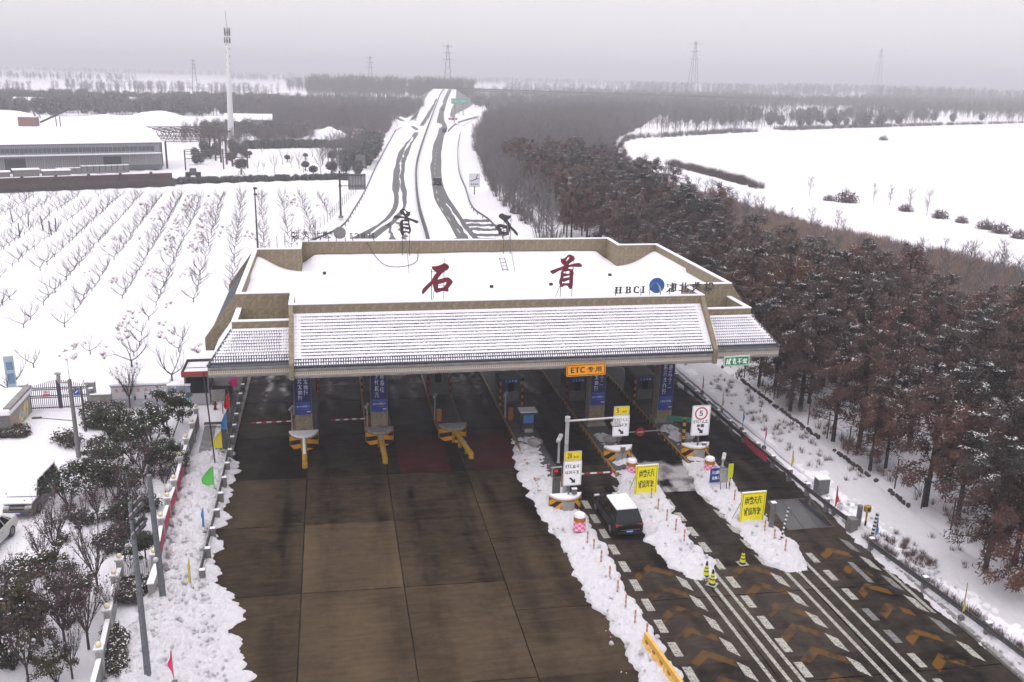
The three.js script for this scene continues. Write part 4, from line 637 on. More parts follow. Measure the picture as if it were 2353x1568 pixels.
// plastic barrels in front of the crash noses
const checkT = print(128, 64, (c) => { for (let i = 0; i < 12; i++) for (let j = 0; j < 4; j++) { c.fillStyle = (i + j) % 2 ? '#e8b8cc' : '#d95c8e'; c.fillRect(i * 128 / 12, j * 16, 11, 16); } });
for (const [x, y, h, l, sunk] of [[1331, 1218, 0.95, 'orange and pink checked crash barrel capped with snow at the 20 km island', 0.1], [1451, 1078, 0.7, 'orange crash barrel sunk in snow behind the left yellow board', -0.25], [1630, 1078, 0.8, 'orange and pink crash barrel beside the blue entrance board', -0.1]]) {
  const p = G(x, y, 0.35), t = thing('crash_barrel', l, 'crash barrel', [p.x, 0.3 + sunk, p.z]); const m = mb(); m.add(new THREE.CylinderGeometry(0.36, 0.38, 0.62, 20, 1, true), 0, 0.31, 0); const o = mesh('checked_band', m.geo(), checkT, t); { const P = o.geometry.attributes.position, u = o.geometry.attributes.uv; for (let k = 0; k < P.count; k++) u.setXY(k, (Math.atan2(P.getX(k), P.getZ(k)) / 6.2832 + 0.5), P.getY(k) / 0.62); }
  mb().cyl(0.37, 0.36, 0.26, 0, 0.6, 0, 20).build('orange_band', M.orange, t); mb().cyl(0.35, 0.3, 0.16, 0, 0.86, 0, 20).ball(0.3, 0, 1.0, 0, 1, 0.35, 1, 14).build('snow', M.roofSnow, t);
}
// snow over the entry islands
snowBank('snow_bank', [[1.15, 9.5], [1.0, 11.5], [0.55, 13.2], [0.25, 16], [0.3, 20], [0.9, 26.5], [0.9, 31.5], [1.3, 34.5], [1.35, 47]], [[2.9, 9.5], [3.1, 11.5], [3.2, 13.2], [3.25, 16], [3.35, 20], [3.45, 26.5], [3.25, 31.5], [3.35, 34.5], [3.25, 47]], 0.55, 0.085, 61, { rag: 0.4, lump: 0.85, end: 0.8 });
snowBank('snow_bank', [[7.1, 9.5], [7.1, 15], [6.9, 17.5], [6.35, 21.5], [6.15, 26.5], [6.6, 29.6], [7.4, 31]], [[8.9, 9.5], [9.15, 13], [9.4, 16], [9.25, 21], [8.95, 26.5], [9.1, 29.6], [8.8, 31]], 0.52, 0.085, 67, { rag: 0.4, lump: 0.85, end: 0.9 });
snowBank('snow_bank', [[12.8, 8.6], [12.75, 14.5], [12.4, 16.5], [11.75, 20.5], [12.1, 25.5], [12.15, 29.4], [12.7, 31]], [[14.6, 8.6], [14.75, 14.5], [14.9, 16.5], [14.6, 23], [14.9, 27.4], [14.5, 29.8], [13.8, 31]], 0.52, 0.085, 71, { rag: 0.4, lump: 0.85, end: 0.9 });
snowLumps('snow_clods', 200, 11, (r) => { const k = r(); return k < 0.5 ? [0.6 + 2.6 * r(), 13 + 30 * r(), 0.4] : k < 0.75 ? [6.5 + 2.4 * r(), 18 + 12 * r(), 0.38] : [12.2 + 2.4 * r(), 17 + 13 * r(), 0.34]; }, 0.075);
// yellow weather boards
function board(label, x0, y0, x1, y1, z, ry) {
  const a = V(x0, y0, z), b = V(x1, y1, z), w = b.x - a.x, h = a.y - b.y + 0.25, t = thing('warning_board', label, 'warning board', [(a.x + b.x) / 2, b.y - 0.25, z], ry);
  mb().rbox(w, h, 0.09, 0.015, 0, 0, 0).build('panel', std('boardYellow', 0.5, 0.43, 0.015, 0.5), t); mb().rbox(w + 0.03, 0.03, 0.11, 0.01, 0, h, 0).build('snow', M.roofSnow, t);
  face('print', w, h, print(256, Math.round(256 * h / w), (c, W, H) => { c.fillStyle = '#e9dc10'; c.fillRect(0, 0, W, H); c.strokeStyle = '#1c1a08'; c.lineWidth = 4; c.strokeRect(14, 14, W - 28, H); writing(c, '雨雪天气', W * 0.13, H * 0.13, W * 0.72, H * 0.27, 6.5, '#191707'); writing(c, '谨慎驾驶', W * 0.13, H * 0.5, W * 0.72, H * 0.27, 6, '#191707'); }), t, 0, h / 2, 0.048);
  for (const s of [-1, 1]) mb().bar([s * w * 0.46, h * 0.7, -0.05], [s * w * 0.46 - 0.15, -0.1, -0.75], 0.02, 6).build('stay', M.steel, t);
}
board('yellow bad weather board standing in snow between the two left entry lanes', 1461.5, 1071, 1509, 1126, G(1485, 1132, 0.3).z, 0.05);
board('yellow bad weather board standing in snow left of the weighing plates', 1705, 1133, 1755, 1188.5, G(1730, 1195, 0.3).z, 0.03);
// blue entrance board, grey stand, striped post, bollards
{
  const z = G(1650, 1112, 0.3).z, a = V(1633, 1077, z), b = V(1666, 1107, z), t = thing('entrance_board', 'blue entrance checking board with white characters on the rightmost snow bank', 'sign', [(a.x + b.x) / 2, b.y, z], 0.05), w = b.x - a.x, h = a.y - b.y; mb().rbox(w, h, 0.08, 0.015, 0, 0, 0).build('panel', M.blue, t);
  face('print', w - 0.04, h - 0.04, print(200, 180, (c, W, H) => { c.fillStyle = '#1a3a84'; c.fillRect(0, 0, W, H); writing(c, '入口超限车辆', 12, 26, W - 24, 44, 6, '#e8ecf8'); writing(c, '检测人工', 24, 100, 130, 44, 6, '#e8ecf8'); }), t, 0, h / 2, 0.043); mb().bar([-w * 0.4, 0.3, 0], [-w * 0.4, -0.5, -0.3], 0.02, 6).bar([w * 0.4, 0.3, 0], [w * 0.4, -0.5, -0.3], 0.02, 6).build('leg', M.steel, t);
  const p = G(1661, 1122, 0.35), s = thing('notice_stand', 'pale grey slanted notice stand in front of the blue board', 'notice stand', [p.x, 0.32, p.z], 0.1); mb().box(0.62, 0.95, 0.06, 0, 0.95, 0, 0, -0.2).build('panel', M.offWhite, s); mb().bar([-0.22, 0, 0.1], [-0.22, 0.6, 0], 0.03, 6).bar([0.22, 0, 0.1], [0.22, 0.6, 0], 0.03, 6).build('leg', M.steel, s);
  const q = G(1676, 1122, 0.35), u = thing('hazard_post', 'black and yellow post with a fluorescent plate beside the blue board', 'post', [q.x, 0.3, q.z]); { const g = new THREE.CylinderGeometry(0.05, 0.05, 1.75, 10); g.translate(0, 0.875, 0); mesh('post', g, bands(M.yellow, M.black, 7), u); mb().rbox(0.36, 1.0, 0.04, 0.015, -0.05, 0.85, 0.07).build('plate', std('fluor', 0.5, 0.56, 0.02, 0.5), u); }
}
function ringed(name, label, cat, p, h, r, n, m0, m1, y = 0.3, group, lean = 0) { const t = thing(name, label, cat, [p.x, y, p.z], 0, group); t.rotation.z = lean; const g = new THREE.CylinderGeometry(r, r, h, 12); g.translate(0, h / 2, 0); mesh('post', g, bands(m0, m1, n), t); mb().cyl(r * 1.04, r * 0.9, 0.04, 0, h, 0, 12).build('cap', m0, t); return t; }
function bands(m0, m1, n) { const hex = (m) => '#' + m.color.getHexString(); return print(8, 256, (c, w, h) => { for (let k = 0; k < n; k++) { c.fillStyle = hex(k % 2 ? m1 : m0); c.fillRect(0, h - (k + 1) * h / n, w, h / n + 1); } }); }
ringed('bollard', 'tall thick yellow and black bollard on the rightmost island by its pillar', 'bollard', G(1569, 1022, 0.35), 2.1, 0.12, 8, M.yellow, M.black);
{ const p = G(1795, 1240, 0.3); const t = ringed('striped_post', 'slim black and white striped post leaning on a weight at the snow bank end', 'post', p, 2.1, 0.06, 16, M.white, M.black, 0.25, undefined, -0.12); mb().sit(0.55, 0.16, 0.5, -0.03, -0.08, 0).build('weight', M.black, t); }
{ const p = G(1772, 1210, 0.3), t = thing('card_post', 'plain grey post with a small snow cap in front of the weighing plates', 'post', [p.x, 0.15, p.z]); mb().rbox(0.26, 1.75, 0.26, 0.04, 0, 0, 0).build('post', M.steel, t); mb().rbox(0.3, 0.05, 0.3, 0.02, 0, 1.75, 0).build('snow', M.roofSnow, t); }
{ // orange tipped reflector posts, one row on each snow bank
  const sheet = zoom(1640, 1400, 3.92), s2 = zoom(2100, 1500, 3.92), s3 = zoom(1900, 1750, 2.941);
  const rows = [['in the snow bank right of the concrete slabs', [[960, 1330], [1040, 1425]].map(sheet).concat([[1133, 1570], ].map(sheet), [[85, 150], [165, 300], [240, 435], [317, 575], [405, 722], [515, 850]].map(s3))], ['in the snow bank between the two entry lanes', [[1765, 770], [1850, 910], [1960, 1045], [2072, 1165], [2178, 1305]].map(sheet).concat([[268, 778], [375, 915]].map(s2))], ['in the rightmost snow bank', [[1008, 400], [1388, 795], [1508, 905], [1648, 1035]].map(s2)]];
  let proto;
  rows.forEach(([where, pts]) => pts.forEach(([x, y]) => { const p = G(x, y, 0.36), l = 'short orange and white reflector post ' + where, grp = 'reflector posts ' + where; if (!proto) { proto = ringed('reflector_post', l, 'reflector post', p, 0.68, 0.05, 5, std('postOrange', 0.5, 0.17, 0.06, 0.6), M.offWhite, 0.32, grp); } else dup(proto, l, [p.x, 0.3, p.z], x, grp); }));
}
// yellow-green cones
{
  let proto; for (const [x, y, l] of [[1622, 1327, 'yellow and black traffic cone at the left snow bank tip, farther of the pair'], [1636, 1346, 'yellow and black traffic cone nearer of the pair on the double line'], [1706, 1298, 'yellow and black traffic cone alone on a worn chevron']]) {
    const p = G(x, y); if (proto) { dup(proto, l, [p.x, 0, p.z], x); continue; }
    proto = thing('traffic_cone', l, 'traffic cone', [p.x, 0, p.z]); const c = std('coneYellow', 0.60, 0.62, 0.02, 0.5); mb().rbox(0.52, 0.06, 0.52, 0.02, 0, 0, 0).build('base', M.black, proto); mb().rbox(0.56, 0.03, 0.56, 0.01, 0, 0.06, 0).build('base_edge', M.offWhite, proto);
    const rAt = (y) => lerp(0.2, 0.05, y / 0.95); for (const [a, b, m] of [[0.08, 0.2, M.black], [0.2, 0.38, c], [0.38, 0.45, M.black], [0.45, 0.58, c], [0.58, 0.64, M.black], [0.64, 0.76, c], [0.76, 0.98, M.black]]) mb().cyl(rAt(a) , rAt(b), b - a, 0, a, 0, 14).build(m === c ? 'yellow_band' : 'black_band', m, proto);
  }
}
// yellow water-filled barrier sections
{
  const s3 = zoom(1900, 1750, 2.941), A = G(...s3([505, 840]), 0.7), B = G(...s3([860, 1330]), 0.7), n = 5; let proto;
  for (let k = 0; k < n; k++) { const a = A.clone().lerp(B, k / n), b = A.clone().lerp(B, (k + 1) / n), L = a.distanceTo(b), c = a.clone().add(b).multiplyScalar(0.5), turn = Math.atan2(b.x - a.x, b.z - a.z), l = 'dull yellow plastic barrier section in the row on the left snow bank', grp = 'yellow plastic barriers on the left snow bank';
    if (proto) { dup(proto, l, [c.x, 0.1, c.z], turn, grp); continue; }
    proto = thing('water_barrier', l, 'barrier', [c.x, 0.1, c.z], turn, grp); const s = new THREE.Shape([[-0.24, 0], [0.24, 0], [0.2, 0.25], [0.09, 0.42], [0.08, 0.72], [-0.08, 0.72], [-0.09, 0.42], [-0.2, 0.25]].map(([x, y]) => new THREE.Vector2(x, y))), g = new THREE.ExtrudeGeometry(s, { depth: L * 0.97, bevelEnabled: false }); g.translate(0, 0, -L * 0.485); const m = mb(); m.add(g); m.build('body', std('barrierYellow', 0.58, 0.34, 0.06, 0.55), proto); mb().rbox(0.06, 0.14, 0.24, 0.02, 0.12, 0.35, 0).rbox(0.06, 0.14, 0.24, 0.02, -0.12, 0.35, 0).build('fork_slot', M.orange, proto); }
}
// road scale in the wide lane
{
  const t = thing('road_scale', 'wet dark steel weighing plates let into the wide right lane', 'weighbridge', [0, 0, 0]); const P = (a, b) => [lerp(lerp(15.75, 18.85, a), lerp(15.2, 18.35, a), b), lerp(22.35, 26.35, b)];
  std('plate', 0.03, 0.031, 0.036, 0.28, { metalness: 0.3, roughnessMap: rep(roughT, 0.4) }); std('rail', 0.10, 0.075, 0.05, 0.7, { map: rep(grainT, 1) });
  for (const [a0, a1] of [[0.03, 0.34], [0.37, 0.68], [0.71, 0.97]]) mb().poly([P(a0, 0.02), P(a0, 0.98), P(a1, 0.98), P(a1, 0.02)], 0.01, 0.035).build('plate', M.plate, t);
  for (const a of [0, 0.345, 0.685, 0.975]) mb().poly([P(a, 0), P(a, 1), P(a + 0.025, 1), P(a + 0.025, 0)], 0.008, 0.042).build('frame_rail', M.rail, t);
  mb().poly([P(0.03, 0), P(0.03, 0.018), P(0.97, 0.018), P(0.97, 0)], 0.009, 0.04).poly([P(0.03, 0.982), P(0.03, 1), P(0.97, 1), P(0.97, 0.982)], 0.009, 0.04).build('frame_rail', M.rail, t);
}
// green hanging board and bunting sticks at the rightmost pillar
{ const t = thing('green_board', 'slanted narrow green board at the foot of the rightmost banner pillar', 'sign', [14.55, 1.1, 10.2], 0.9); mb().box(0.05, 0.42, 2.5, 0, 0, 0, 0, -0.1).build('panel', std('teal', 0.03, 0.2, 0.13, 0.6), t); mb().bar([0, -0.9, 1.1], [0, 0, 1.1], 0.03, 6).bar([0, -0.9, -1.1], [0, 0, -1.1], 0.03, 6).build('leg', M.steel, t); }

// ------------------------------------------------------------------ cars
function carBody(L, W, Hh, prof) {  // side profile rows: [z from front, sill, belt, roof] swept across the width
  const nz = prof.length, half = W / 2, pos = [], idx = [], ring = (p) => { const [z, s, b, , tuck] = p; return [[-half * 0.93, s], [-half, s + 0.18], [-half * 1.0, b - 0.16], [-half * 0.965 * tuck, b - 0.02], [-half * 0.9 * tuck, b + 0.015], [0, b + 0.045], [half * 0.9 * tuck, b + 0.015], [half * 0.965 * tuck, b - 0.02], [half, b - 0.16], [half, s + 0.18], [half * 0.93, s]].map(([x, y]) => [x * (p[5] ?? 1), y, z]); };
  prof.forEach((p) => ring(p).forEach((v) => pos.push(...v))); const m = 11; for (let i = 0; i + 1 < nz; i++) for (let k = 0; k + 1 < m; k++) { const q = i * m + k; idx.push(q, q + 1, q + m, q + 1, q + m + 1, q + m); }
  for (const e of [0, nz - 1]) { const c = pos.length / 3; const [z, s, b] = prof[e]; pos.push(0, (s + b) / 2, z); for (let k = 0; k + 1 < m; k++) e ? idx.push(c, e * m + k, e * m + k + 1) : idx.push(c, k + 1, k); }
  const g = new THREE.BufferGeometry(); g.setAttribute('position', new THREE.Float32BufferAttribute(pos, 3)); g.setIndex(idx); g.computeVertexNormals(); boxUV(g); return g;
}
function makeCar(label, pos, turn, paint, opt = {}) {
  const t = thing('car', label, 'car', pos, turn), L = opt.L ?? 4.6, W = opt.W ?? 1.8, z0 = -L / 2, z1 = L / 2;   // front looks to -z
  const prof = [[z0, 0.35, 0.62, 0, 0.8, 0.78], [z0 + 0.12, 0.26, 0.72, 0, 0.9, 0.9], [z0 + 0.5, 0.24, 0.86, 0, 0.97, 0.97], [z0 + 1.25, 0.24, 0.97, 0, 1, 1], [z0 + 2.4, 0.24, 0.99, 0, 1, 1], [z1 - 0.9, 0.24, 1.02, 0, 1, 1], [z1 - 0.25, 0.27, 1.04, 0, 0.98, 0.97], [z1 - 0.06, 0.32, 1.0, 0, 0.95, 0.93], [z1, 0.42, 0.86, 0, 0.9, 0.88]];
  mesh('body', carBody(L, W, 1.5, prof), paint, t);
  const H = opt.H ?? 1.56, f0 = z0 + (opt.van ? 0.95 : 1.2), f1 = z0 + (opt.van ? 1.7 : 2.0), b1 = opt.sedan ? z1 - 1.35 : opt.van ? z1 - 0.35 : z1 - 0.62, b0 = opt.sedan ? z1 - 0.65 : z1 - 0.14, wb = W * 0.455, wr = W * 0.365, y = 1.0;
  const q = (m, a, b, c, d, name) => mb().solid([a, b, c, d], 0.04).build(name, m, t);
  mb().solid([[-wr, H, b1], [wr, H, b1], [wr, H, f1], [-wr, H, f1]], 0.07).build('roof', paint, t);
  q(M.glass, [-wr, H - 0.02, f1], [wr, H - 0.02, f1], [wb, y, f0], [-wb, y, f0], 'windscreen'); q(M.glass, [-wb * 0.97, y + 0.05, b0], [wb * 0.97, y + 0.05, b0], [wr, H - 0.02, b1], [-wr, H - 0.02, b1], 'rear_window');
  for (const s of [-1, 1]) { const A = [s * wr, H - 0.02, f1], B = [s * wb, y, f0], C = [s * wb, y, b0], D = [s * wr, H - 0.02, b1]; mb().solid(s < 0 ? [A, B, C, D] : [D, C, B, A], 0.04).build('side_windows', M.glass, t); for (const u of [0.02, 0.38, 0.66, 0.93]) { const a = vec(A).lerp(vec(D), u), b = vec(B).lerp(vec(C), u); a.x += s * 0.012; b.x += s * 0.012; mb().beam(a, b, 0.07, 0.05).build('pillar', paint, t); } }
  for (const s of [-1, 1]) for (const z of [z0 + 0.9, z1 - 0.92]) { const w = new THREE.Group(); w.name = 'wheel'; w.position.set(s * (W / 2 - 0.11), 0.33, z); t.add(w); const ty = new THREE.CylinderGeometry(0.33, 0.33, 0.23, 22); ty.rotateZ(Math.PI / 2); const m = mb(); m.add(ty); m.build('tyre', M.black, w); const rim = new THREE.CylinderGeometry(0.2, 0.2, 0.24, 14); rim.rotateZ(Math.PI / 2); const n = mb(); n.add(rim); n.build('rim', M.steel, w); }
  const lamp = opt.lamp ?? std('tailRed', 0.30, 0.012, 0.02, 0.25);
  for (const s of [-1, 1]) { mb().rbox(0.42, 0.2, 0.16, 0.04, s * W * 0.36, 0.78, z1 - 0.1).build('tail_light', lamp, t); mb().rbox(0.36, 0.17, 0.3, 0.05, s * W * 0.33, 0.66, z0 + 0.22).build('headlight', std('lens', 0.45, 0.45, 0.47, 0.2), t); mb().rbox(0.2, 0.14, 0.1, 0.04, s * (W / 2 + 0.1), 0.98, z0 + 1.42).build('mirror', paint, t); mb().box(0.02, 0.035, 0.18, s * (W / 2 + 0.005), 0.8, 0.25).build('handle', M.steel, t); }
  const plate = print(96, 32, (c, w, h) => { c.fillStyle = '#2a5fb4'; c.fillRect(0, 0, w, h); c.fillStyle = '#cfdcf2'; for (const [a, l] of [[8, 10], [22, 8], [38, 9], [50, 9], [62, 9], [76, 9]]) c.fillRect(a, 9, l, 15); });
  face('number_plate', 0.44, 0.15, plate, t, 0, 0.52, z1 + 0.012); face('number_plate', 0.44, 0.15, plate, t, 0, 0.42, z0 - 0.012, Math.PI);
  mb().box(1.2, 0.03, 0.03, 0, 0.62, z1 + 0.005).build('trim', M.steel, t); mb().rbox(1.5, 0.2, 0.1, 0.04, 0, 0.3, z1 - 0.04).build('bumper', M.black, t);
  if (opt.grille !== false) mb().rbox(0.9, 0.12, 0.06, 0.02, 0, 0.6, z0 + 0.03).build('grille', M.black, t);
  if (opt.roofSnow) { const sh = mb(); sh.add(new RoundedBoxGeometry(wr * 2 - 0.02, 0.12, b1 - f1 - 0.1, 3, 0.05), 0, H + 0.04, (b1 + f1) / 2 + 0.02); sh.build('snow', M.roofSnow, t); }
  if (opt.allSnow) { const S = M.roofSnow; mb().add(new RoundedBoxGeometry(wr * 2 + 0.12, 0.16, b1 - f1 + 0.2, 3, 0.07), 0, H + 0.06, (b1 + f1) / 2).build('snow', S, t); mb().solid([[-wr - 0.04, H + 0.08, f1 - 0.06], [wr + 0.04, H + 0.08, f1 - 0.06], [wb + 0.03, y + 0.1, f0 - 0.04], [-wb - 0.03, y + 0.1, f0 - 0.04]].reverse(), 0.1).build('snow', S, t); mb().add(new RoundedBoxGeometry(W * 0.92, 0.14, 1.15, 3, 0.06), 0, 1.0, z0 + 0.72).build('snow', S, t); mb().solid([[-wb, y + 0.1, b0 + 0.03], [wb, y + 0.1, b0 + 0.03], [wr, H + 0.08, b1], [-wr, H + 0.08, b1]], 0.1).build('snow', S, t); }
  return t;
}
makeCar('black hatchback with snow on its roof driving up to the toll barrier', [5.07, 0.01, 23.55], 0.03, M.blackPaint, { roofSnow: true, L: 4.7, W: 1.84, H: 1.62 });
grainy('silver', 0.22, 0.2, 0.18, 0.4, 0.5, { metalness: 0.4 });
makeCar('silver car buried in snow parked beside the shrubs, number plate toward us', [-30.75, -0.05, 15.6], Math.PI - 0.1, M.silver, { allSnow: true, van: true, L: 4.7, W: 1.9, H: 1.82 });
makeCar('second snow covered pale car at the left picture edge', [-31.7, -0.05, 21.2], Math.PI - 0.15, std('paleCar', 0.42, 0.42, 0.4, 0.5), { allSnow: true, L: 4.5, sedan: true });
for (const [x, y, l, c] of [[1662, 975, 'dark car nearest on the highway beyond the canopy', M.glass], [1727, 495, 'dark small car halfway up the distant highway', M.glass], [1715, 300, 'pale car farthest up the distant highway', M.steel]]) { const p = onRoad([x, y], 0.1), q = onRoad([x - 8, y - 30], 0.1), c2 = makeCar(l, [p.x, p.y, p.z], Math.atan2(p.x - q.x, p.z - q.z), c, { W: 2.0, H: 1.75 }); }

// ------------------------------------------------------------------ right verge: guard rail, flags, banner, posts, wire fence, stone edging
function guardRail(label, pts, step0, h) {
  const t = thing('guard_rail', label, 'guard rail'), c = new THREE.CatmullRomCurve3(pts.map(([x, z]) => new THREE.Vector3(x, h, z)), false, 'centripetal'), L = c.getLength(), n = Math.round(L / step0);
  const sh = new THREE.Shape([[-0.03, -0.15], [0.03, -0.15], [0.07, -0.08], [0.03, 0], [0.07, 0.08], [0.03, 0.15], [-0.03, 0.15], [0.0, 0]].map(([a, b]) => new THREE.Vector2(b, a))), g = new THREE.ExtrudeGeometry(sh, { steps: n * 2, extrudePath: c, bevelEnabled: false }); const m = mb(); m.add(g); m.build('beam', std('railGrey', 0.075, 0.075, 0.078, 0.6, { map: rep(grainT, 1) }), t);
  for (let i = 0; i <= n; i++) { const p = c.getPointAt(i / n); mb().rbox(0.3, h + 0.32, 0.22, 0.03, p.x + 0.16, -0.1, p.z).build('post', M.greyStone, t); mb().rbox(0.3, 0.05, 0.24, 0.02, p.x + 0.16, h + 0.22, p.z).build('snow', M.roofSnow, t); }
  return t;
}
guardRail('dark steel guard rail along the wide lane from the canopy to its end block', [[17.95, -22], [18.3, -0.4], [18.35, 7.8], [18.5, 17], [18.75, 23.9], [18.95, 26.6]], 2.3, 0.66);
guardRail('dark guard rail with snowy shrubs along the lower right roadside', [[18.75, 29.4], [19.2, 33.5], [19.7, 38], [20.3, 44], [20.7, 47]], 4, 0.62);
guardRail('guard rail between the left snow bank and the leftmost lane', [[-19.8, -22], [-19.7, 0], [-19.45, 10], [-19.3, 20], [-19.3, 27]], 2.3, 0.55);
mb().sit(0.5, 1.0, 0.5, 19.05, -0.05, 27.1).build('end_block', M.greyStone, scene.getObjectByName('guard_rail'));
std('flagBase', 0.16, 0.1, 0.08, 0.8);
function flag(label, x, y, y2, rgb, wdt, z, side = 1) {   // furled or hanging cloth on a pole, from its base pixel upward
  const b = G(x, y2, 0.5), top = V(x, y, b.z).y, h = Math.max(0.8, top - 0.5), t = thing('flag', label, 'flag', [b.x, 0.35, b.z]);
  mb().cyl(0.02, 0.016, h + 0.25, 0, 0, 0, 6).build('pole', M.offWhite, t); mb().rbox(0.24, 0.36, 0.24, 0.03, 0, -0.3, 0).build('socket', M.greyStone, t);
  const n = 10, pos = [], idx = [], H = h * 0.92; for (let i = 0; i <= n; i++) for (let k = 0; k <= 5; k++) { const u = k / 5, v = i / n, w = wdt * (wdt > 0.35 ? Math.min(1, 0.1 + 1.35 * Math.pow(v, 0.8)) * (v > 0.86 ? 1 - (v - 0.86) * 2.2 * u : 1) : Math.min(1, 0.15 + 1.6 * v) * (v > 0.7 ? 1 - (v - 0.7) * 2 : 1) * (0.85 + 0.3 * Math.sin(v * 9 + x))); pos.push(side * u * w, h + 0.2 - v * H, 0.07 * Math.sin(u * 5 + v * 3 + x) * u); if (i < n && k < 5) { const q = i * 6 + k; idx.push(q, q + 6, q + 1, q + 1, q + 6, q + 7); } }
  const g = new THREE.BufferGeometry(); g.setAttribute('position', new THREE.Float32BufferAttribute(pos, 3)); g.setIndex(idx); g.computeVertexNormals(); boxUV(g); const m = new THREE.MeshStandardMaterial({ roughness: 0.8, side: THREE.DoubleSide }); m.color.setRGB(...rgb); mesh('cloth', g, m, t);
}
const FP = [0.62, 0.03, 0.22], FY = [0.62, 0.52, 0.02], FB = [0.02, 0.2, 0.48], FR = [0.55, 0.015, 0.03], FG = [0.1, 0.5, 0.08], FM = [0.72, 0.02, 0.14];
for (const f of [['pink furled flag on the right guard rail nearest the canopy', 1614, 866, 896, FP, 0.16], ['yellow furled flag on the right guard rail below the pink one', 1659, 902, 937, FY, 0.16], ['blue furled flag on the right guard rail above the red cloth strip', 1706, 945, 980, FB, 0.15], ['pink furled flag at the lower end of the red cloth strip', 1757, 985, 1022, FP, 0.14], ['yellow furled flag on the right rail above the grey cabinet', 1818, 1038, 1078, FY, 0.16], ['red furled flag on the end block of the right guard rail', 1918, 1120, 1170, FR, 0.17], ['blue furled flag behind the striped post on the right verge', 2011, 1187, 1235, FB, 0.15], ['tall yellow furled flag alone at the lower right roadside', 2211, 1345, 1412, FY, 0.14]]) flag(...f, 0, 1);
for (const f of [['pink flag on the left kerb just under the canopy eave', 546, 862, 893, FP, 0.75], ['red flag beside the white board at the left kerb', 528, 905, 945, FR, 0.45], ['light blue flag on the left kerb below the white board', 522, 950, 992, FB, 0.4], ['yellow flag spread wide on the left kerb', 511, 992, 1035, FY, 0.65], ['green flag spread over the left snow bank', 492, 1074, 1120, FG, 0.75], ['blue furled flag on the left snow bank', 470, 1168, 1218, FB, 0.2], ['yellow furled flag on the left snow bank near its widest part', 439, 1285, 1348, FY, 0.17], ['magenta furled flag at the bottom of the left snow bank', 399, 1497, 1562, FM, 0.2]]) flag(...f, 0, -1);
{ // red cloth strip sagging on the rail
  const t = thing('cloth_strip', 'long dark red cloth strip sagging along the right guard rail', 'banner'), n = 24, pos = [], idx = [], a = G(1704, 985, 0.8), b = G(1768, 1052, 0.8); for (let i = 0; i <= n; i++) for (let k = 0; k < 4; k++) { const u = i / n; pos.push(lerp(a.x, b.x, u) - 0.12 - 0.1 * Math.sin(u * 3.14) - k * 0.03, 0.92 - 0.16 * Math.sin(Math.PI * u) - k * 0.15, lerp(a.z, b.z, u)); if (i < n && k < 3) { const q = i * 4 + k; idx.push(q, q + 4, q + 1, q + 1, q + 4, q + 5); } }
  const g = new THREE.BufferGeometry(); g.setAttribute('position', new THREE.Float32BufferAttribute(pos, 3)); g.setIndex(idx); g.computeVertexNormals(); boxUV(g); mesh('cloth', g, std('cloth', 0.26, 0.012, 0.04, 0.85, { side: THREE.DoubleSide }), t);
}
{
  let p = G(1887, 1128, 0.2), t = thing('control_cabinet', 'grey control cabinet with a snowy top behind the right guard rail', 'cabinet', [p.x, 0.1, p.z]); mb().rbox(0.85, 1.0, 0.6, 0.03, 0, 0, 0).build('cabinet', M.steel, t); mb().rbox(0.9, 0.1, 0.66, 0.04, 0, 1.0, 0).build('snow', M.roofSnow, t);
  p = G(1971, 1211, 0.2); t = thing('steel_post', 'thick plain steel post standing in rough snow beyond the rail end', 'post', [p.x, 0.05, p.z]); mb().cyl(0.16, 0.16, 1.6, 0, 0, 0, 14).build('post', M.steel, t);
  p = G(1988, 1212, 0.2); t = thing('detector_post', 'yellow post with a square yellow head right of the steel post', 'detector', [p.x, 0.05, p.z]); mb().cyl(0.06, 0.06, 1.25, 0, 0, 0, 10).build('post', M.yellow, t); mb().rbox(0.38, 0.42, 0.3, 0.06, 0, 1.2, 0).build('head', M.yellow, t); mb().rbox(0.16, 0.2, 0.02, 0.005, 0, 1.32, 0.155).build('lens', M.black, t); mb().cyl(0.065, 0.065, 0.3, 0, 0.3, 0, 10).build('black_band', M.black, t);
  ringed('striped_post', 'stout black and white striped post in front of a blue flag on the right verge', 'post', G(2003, 1236, 0.2), 1.7, 0.1, 14, M.white, M.black, 0.1, undefined, -0.1);
}
{ // wire fence along the wood
  let proto; const post = (x, z) => { const l = 'thin dark fence post at the edge of the brown wood', g = 'fence posts along the brown wood'; if (proto) return dup(proto, l, [x, -0.3, z], 0, g); proto = thing('wire_post', l, 'fence post', [x, -0.3, z], 0, g); mb().cyl(0.05, 0.05, 2.2, 0, 0, 0, 7).build('post', M.darkSteel, proto); mb().box(0.12, 0.03, 0.12, 0, 2.2, 0).build('cap', M.darkSteel, proto); };
  for (let k = -9; k < 14; k++) post(25.85, 3.3 + k * 3.0);
  const t = thing('wire_fence', 'fine wire netting between the dark posts beside the brown wood', 'fence'); const m = mb(); for (const y of [0.3, 0.7, 1.1, 1.5, 1.85]) m.bar([25.85, y, -24], [25.85, y, 44], 0.006, 4); const o = m.build('wires', M.steel, t); o.userData.kind = 'stuff';
}
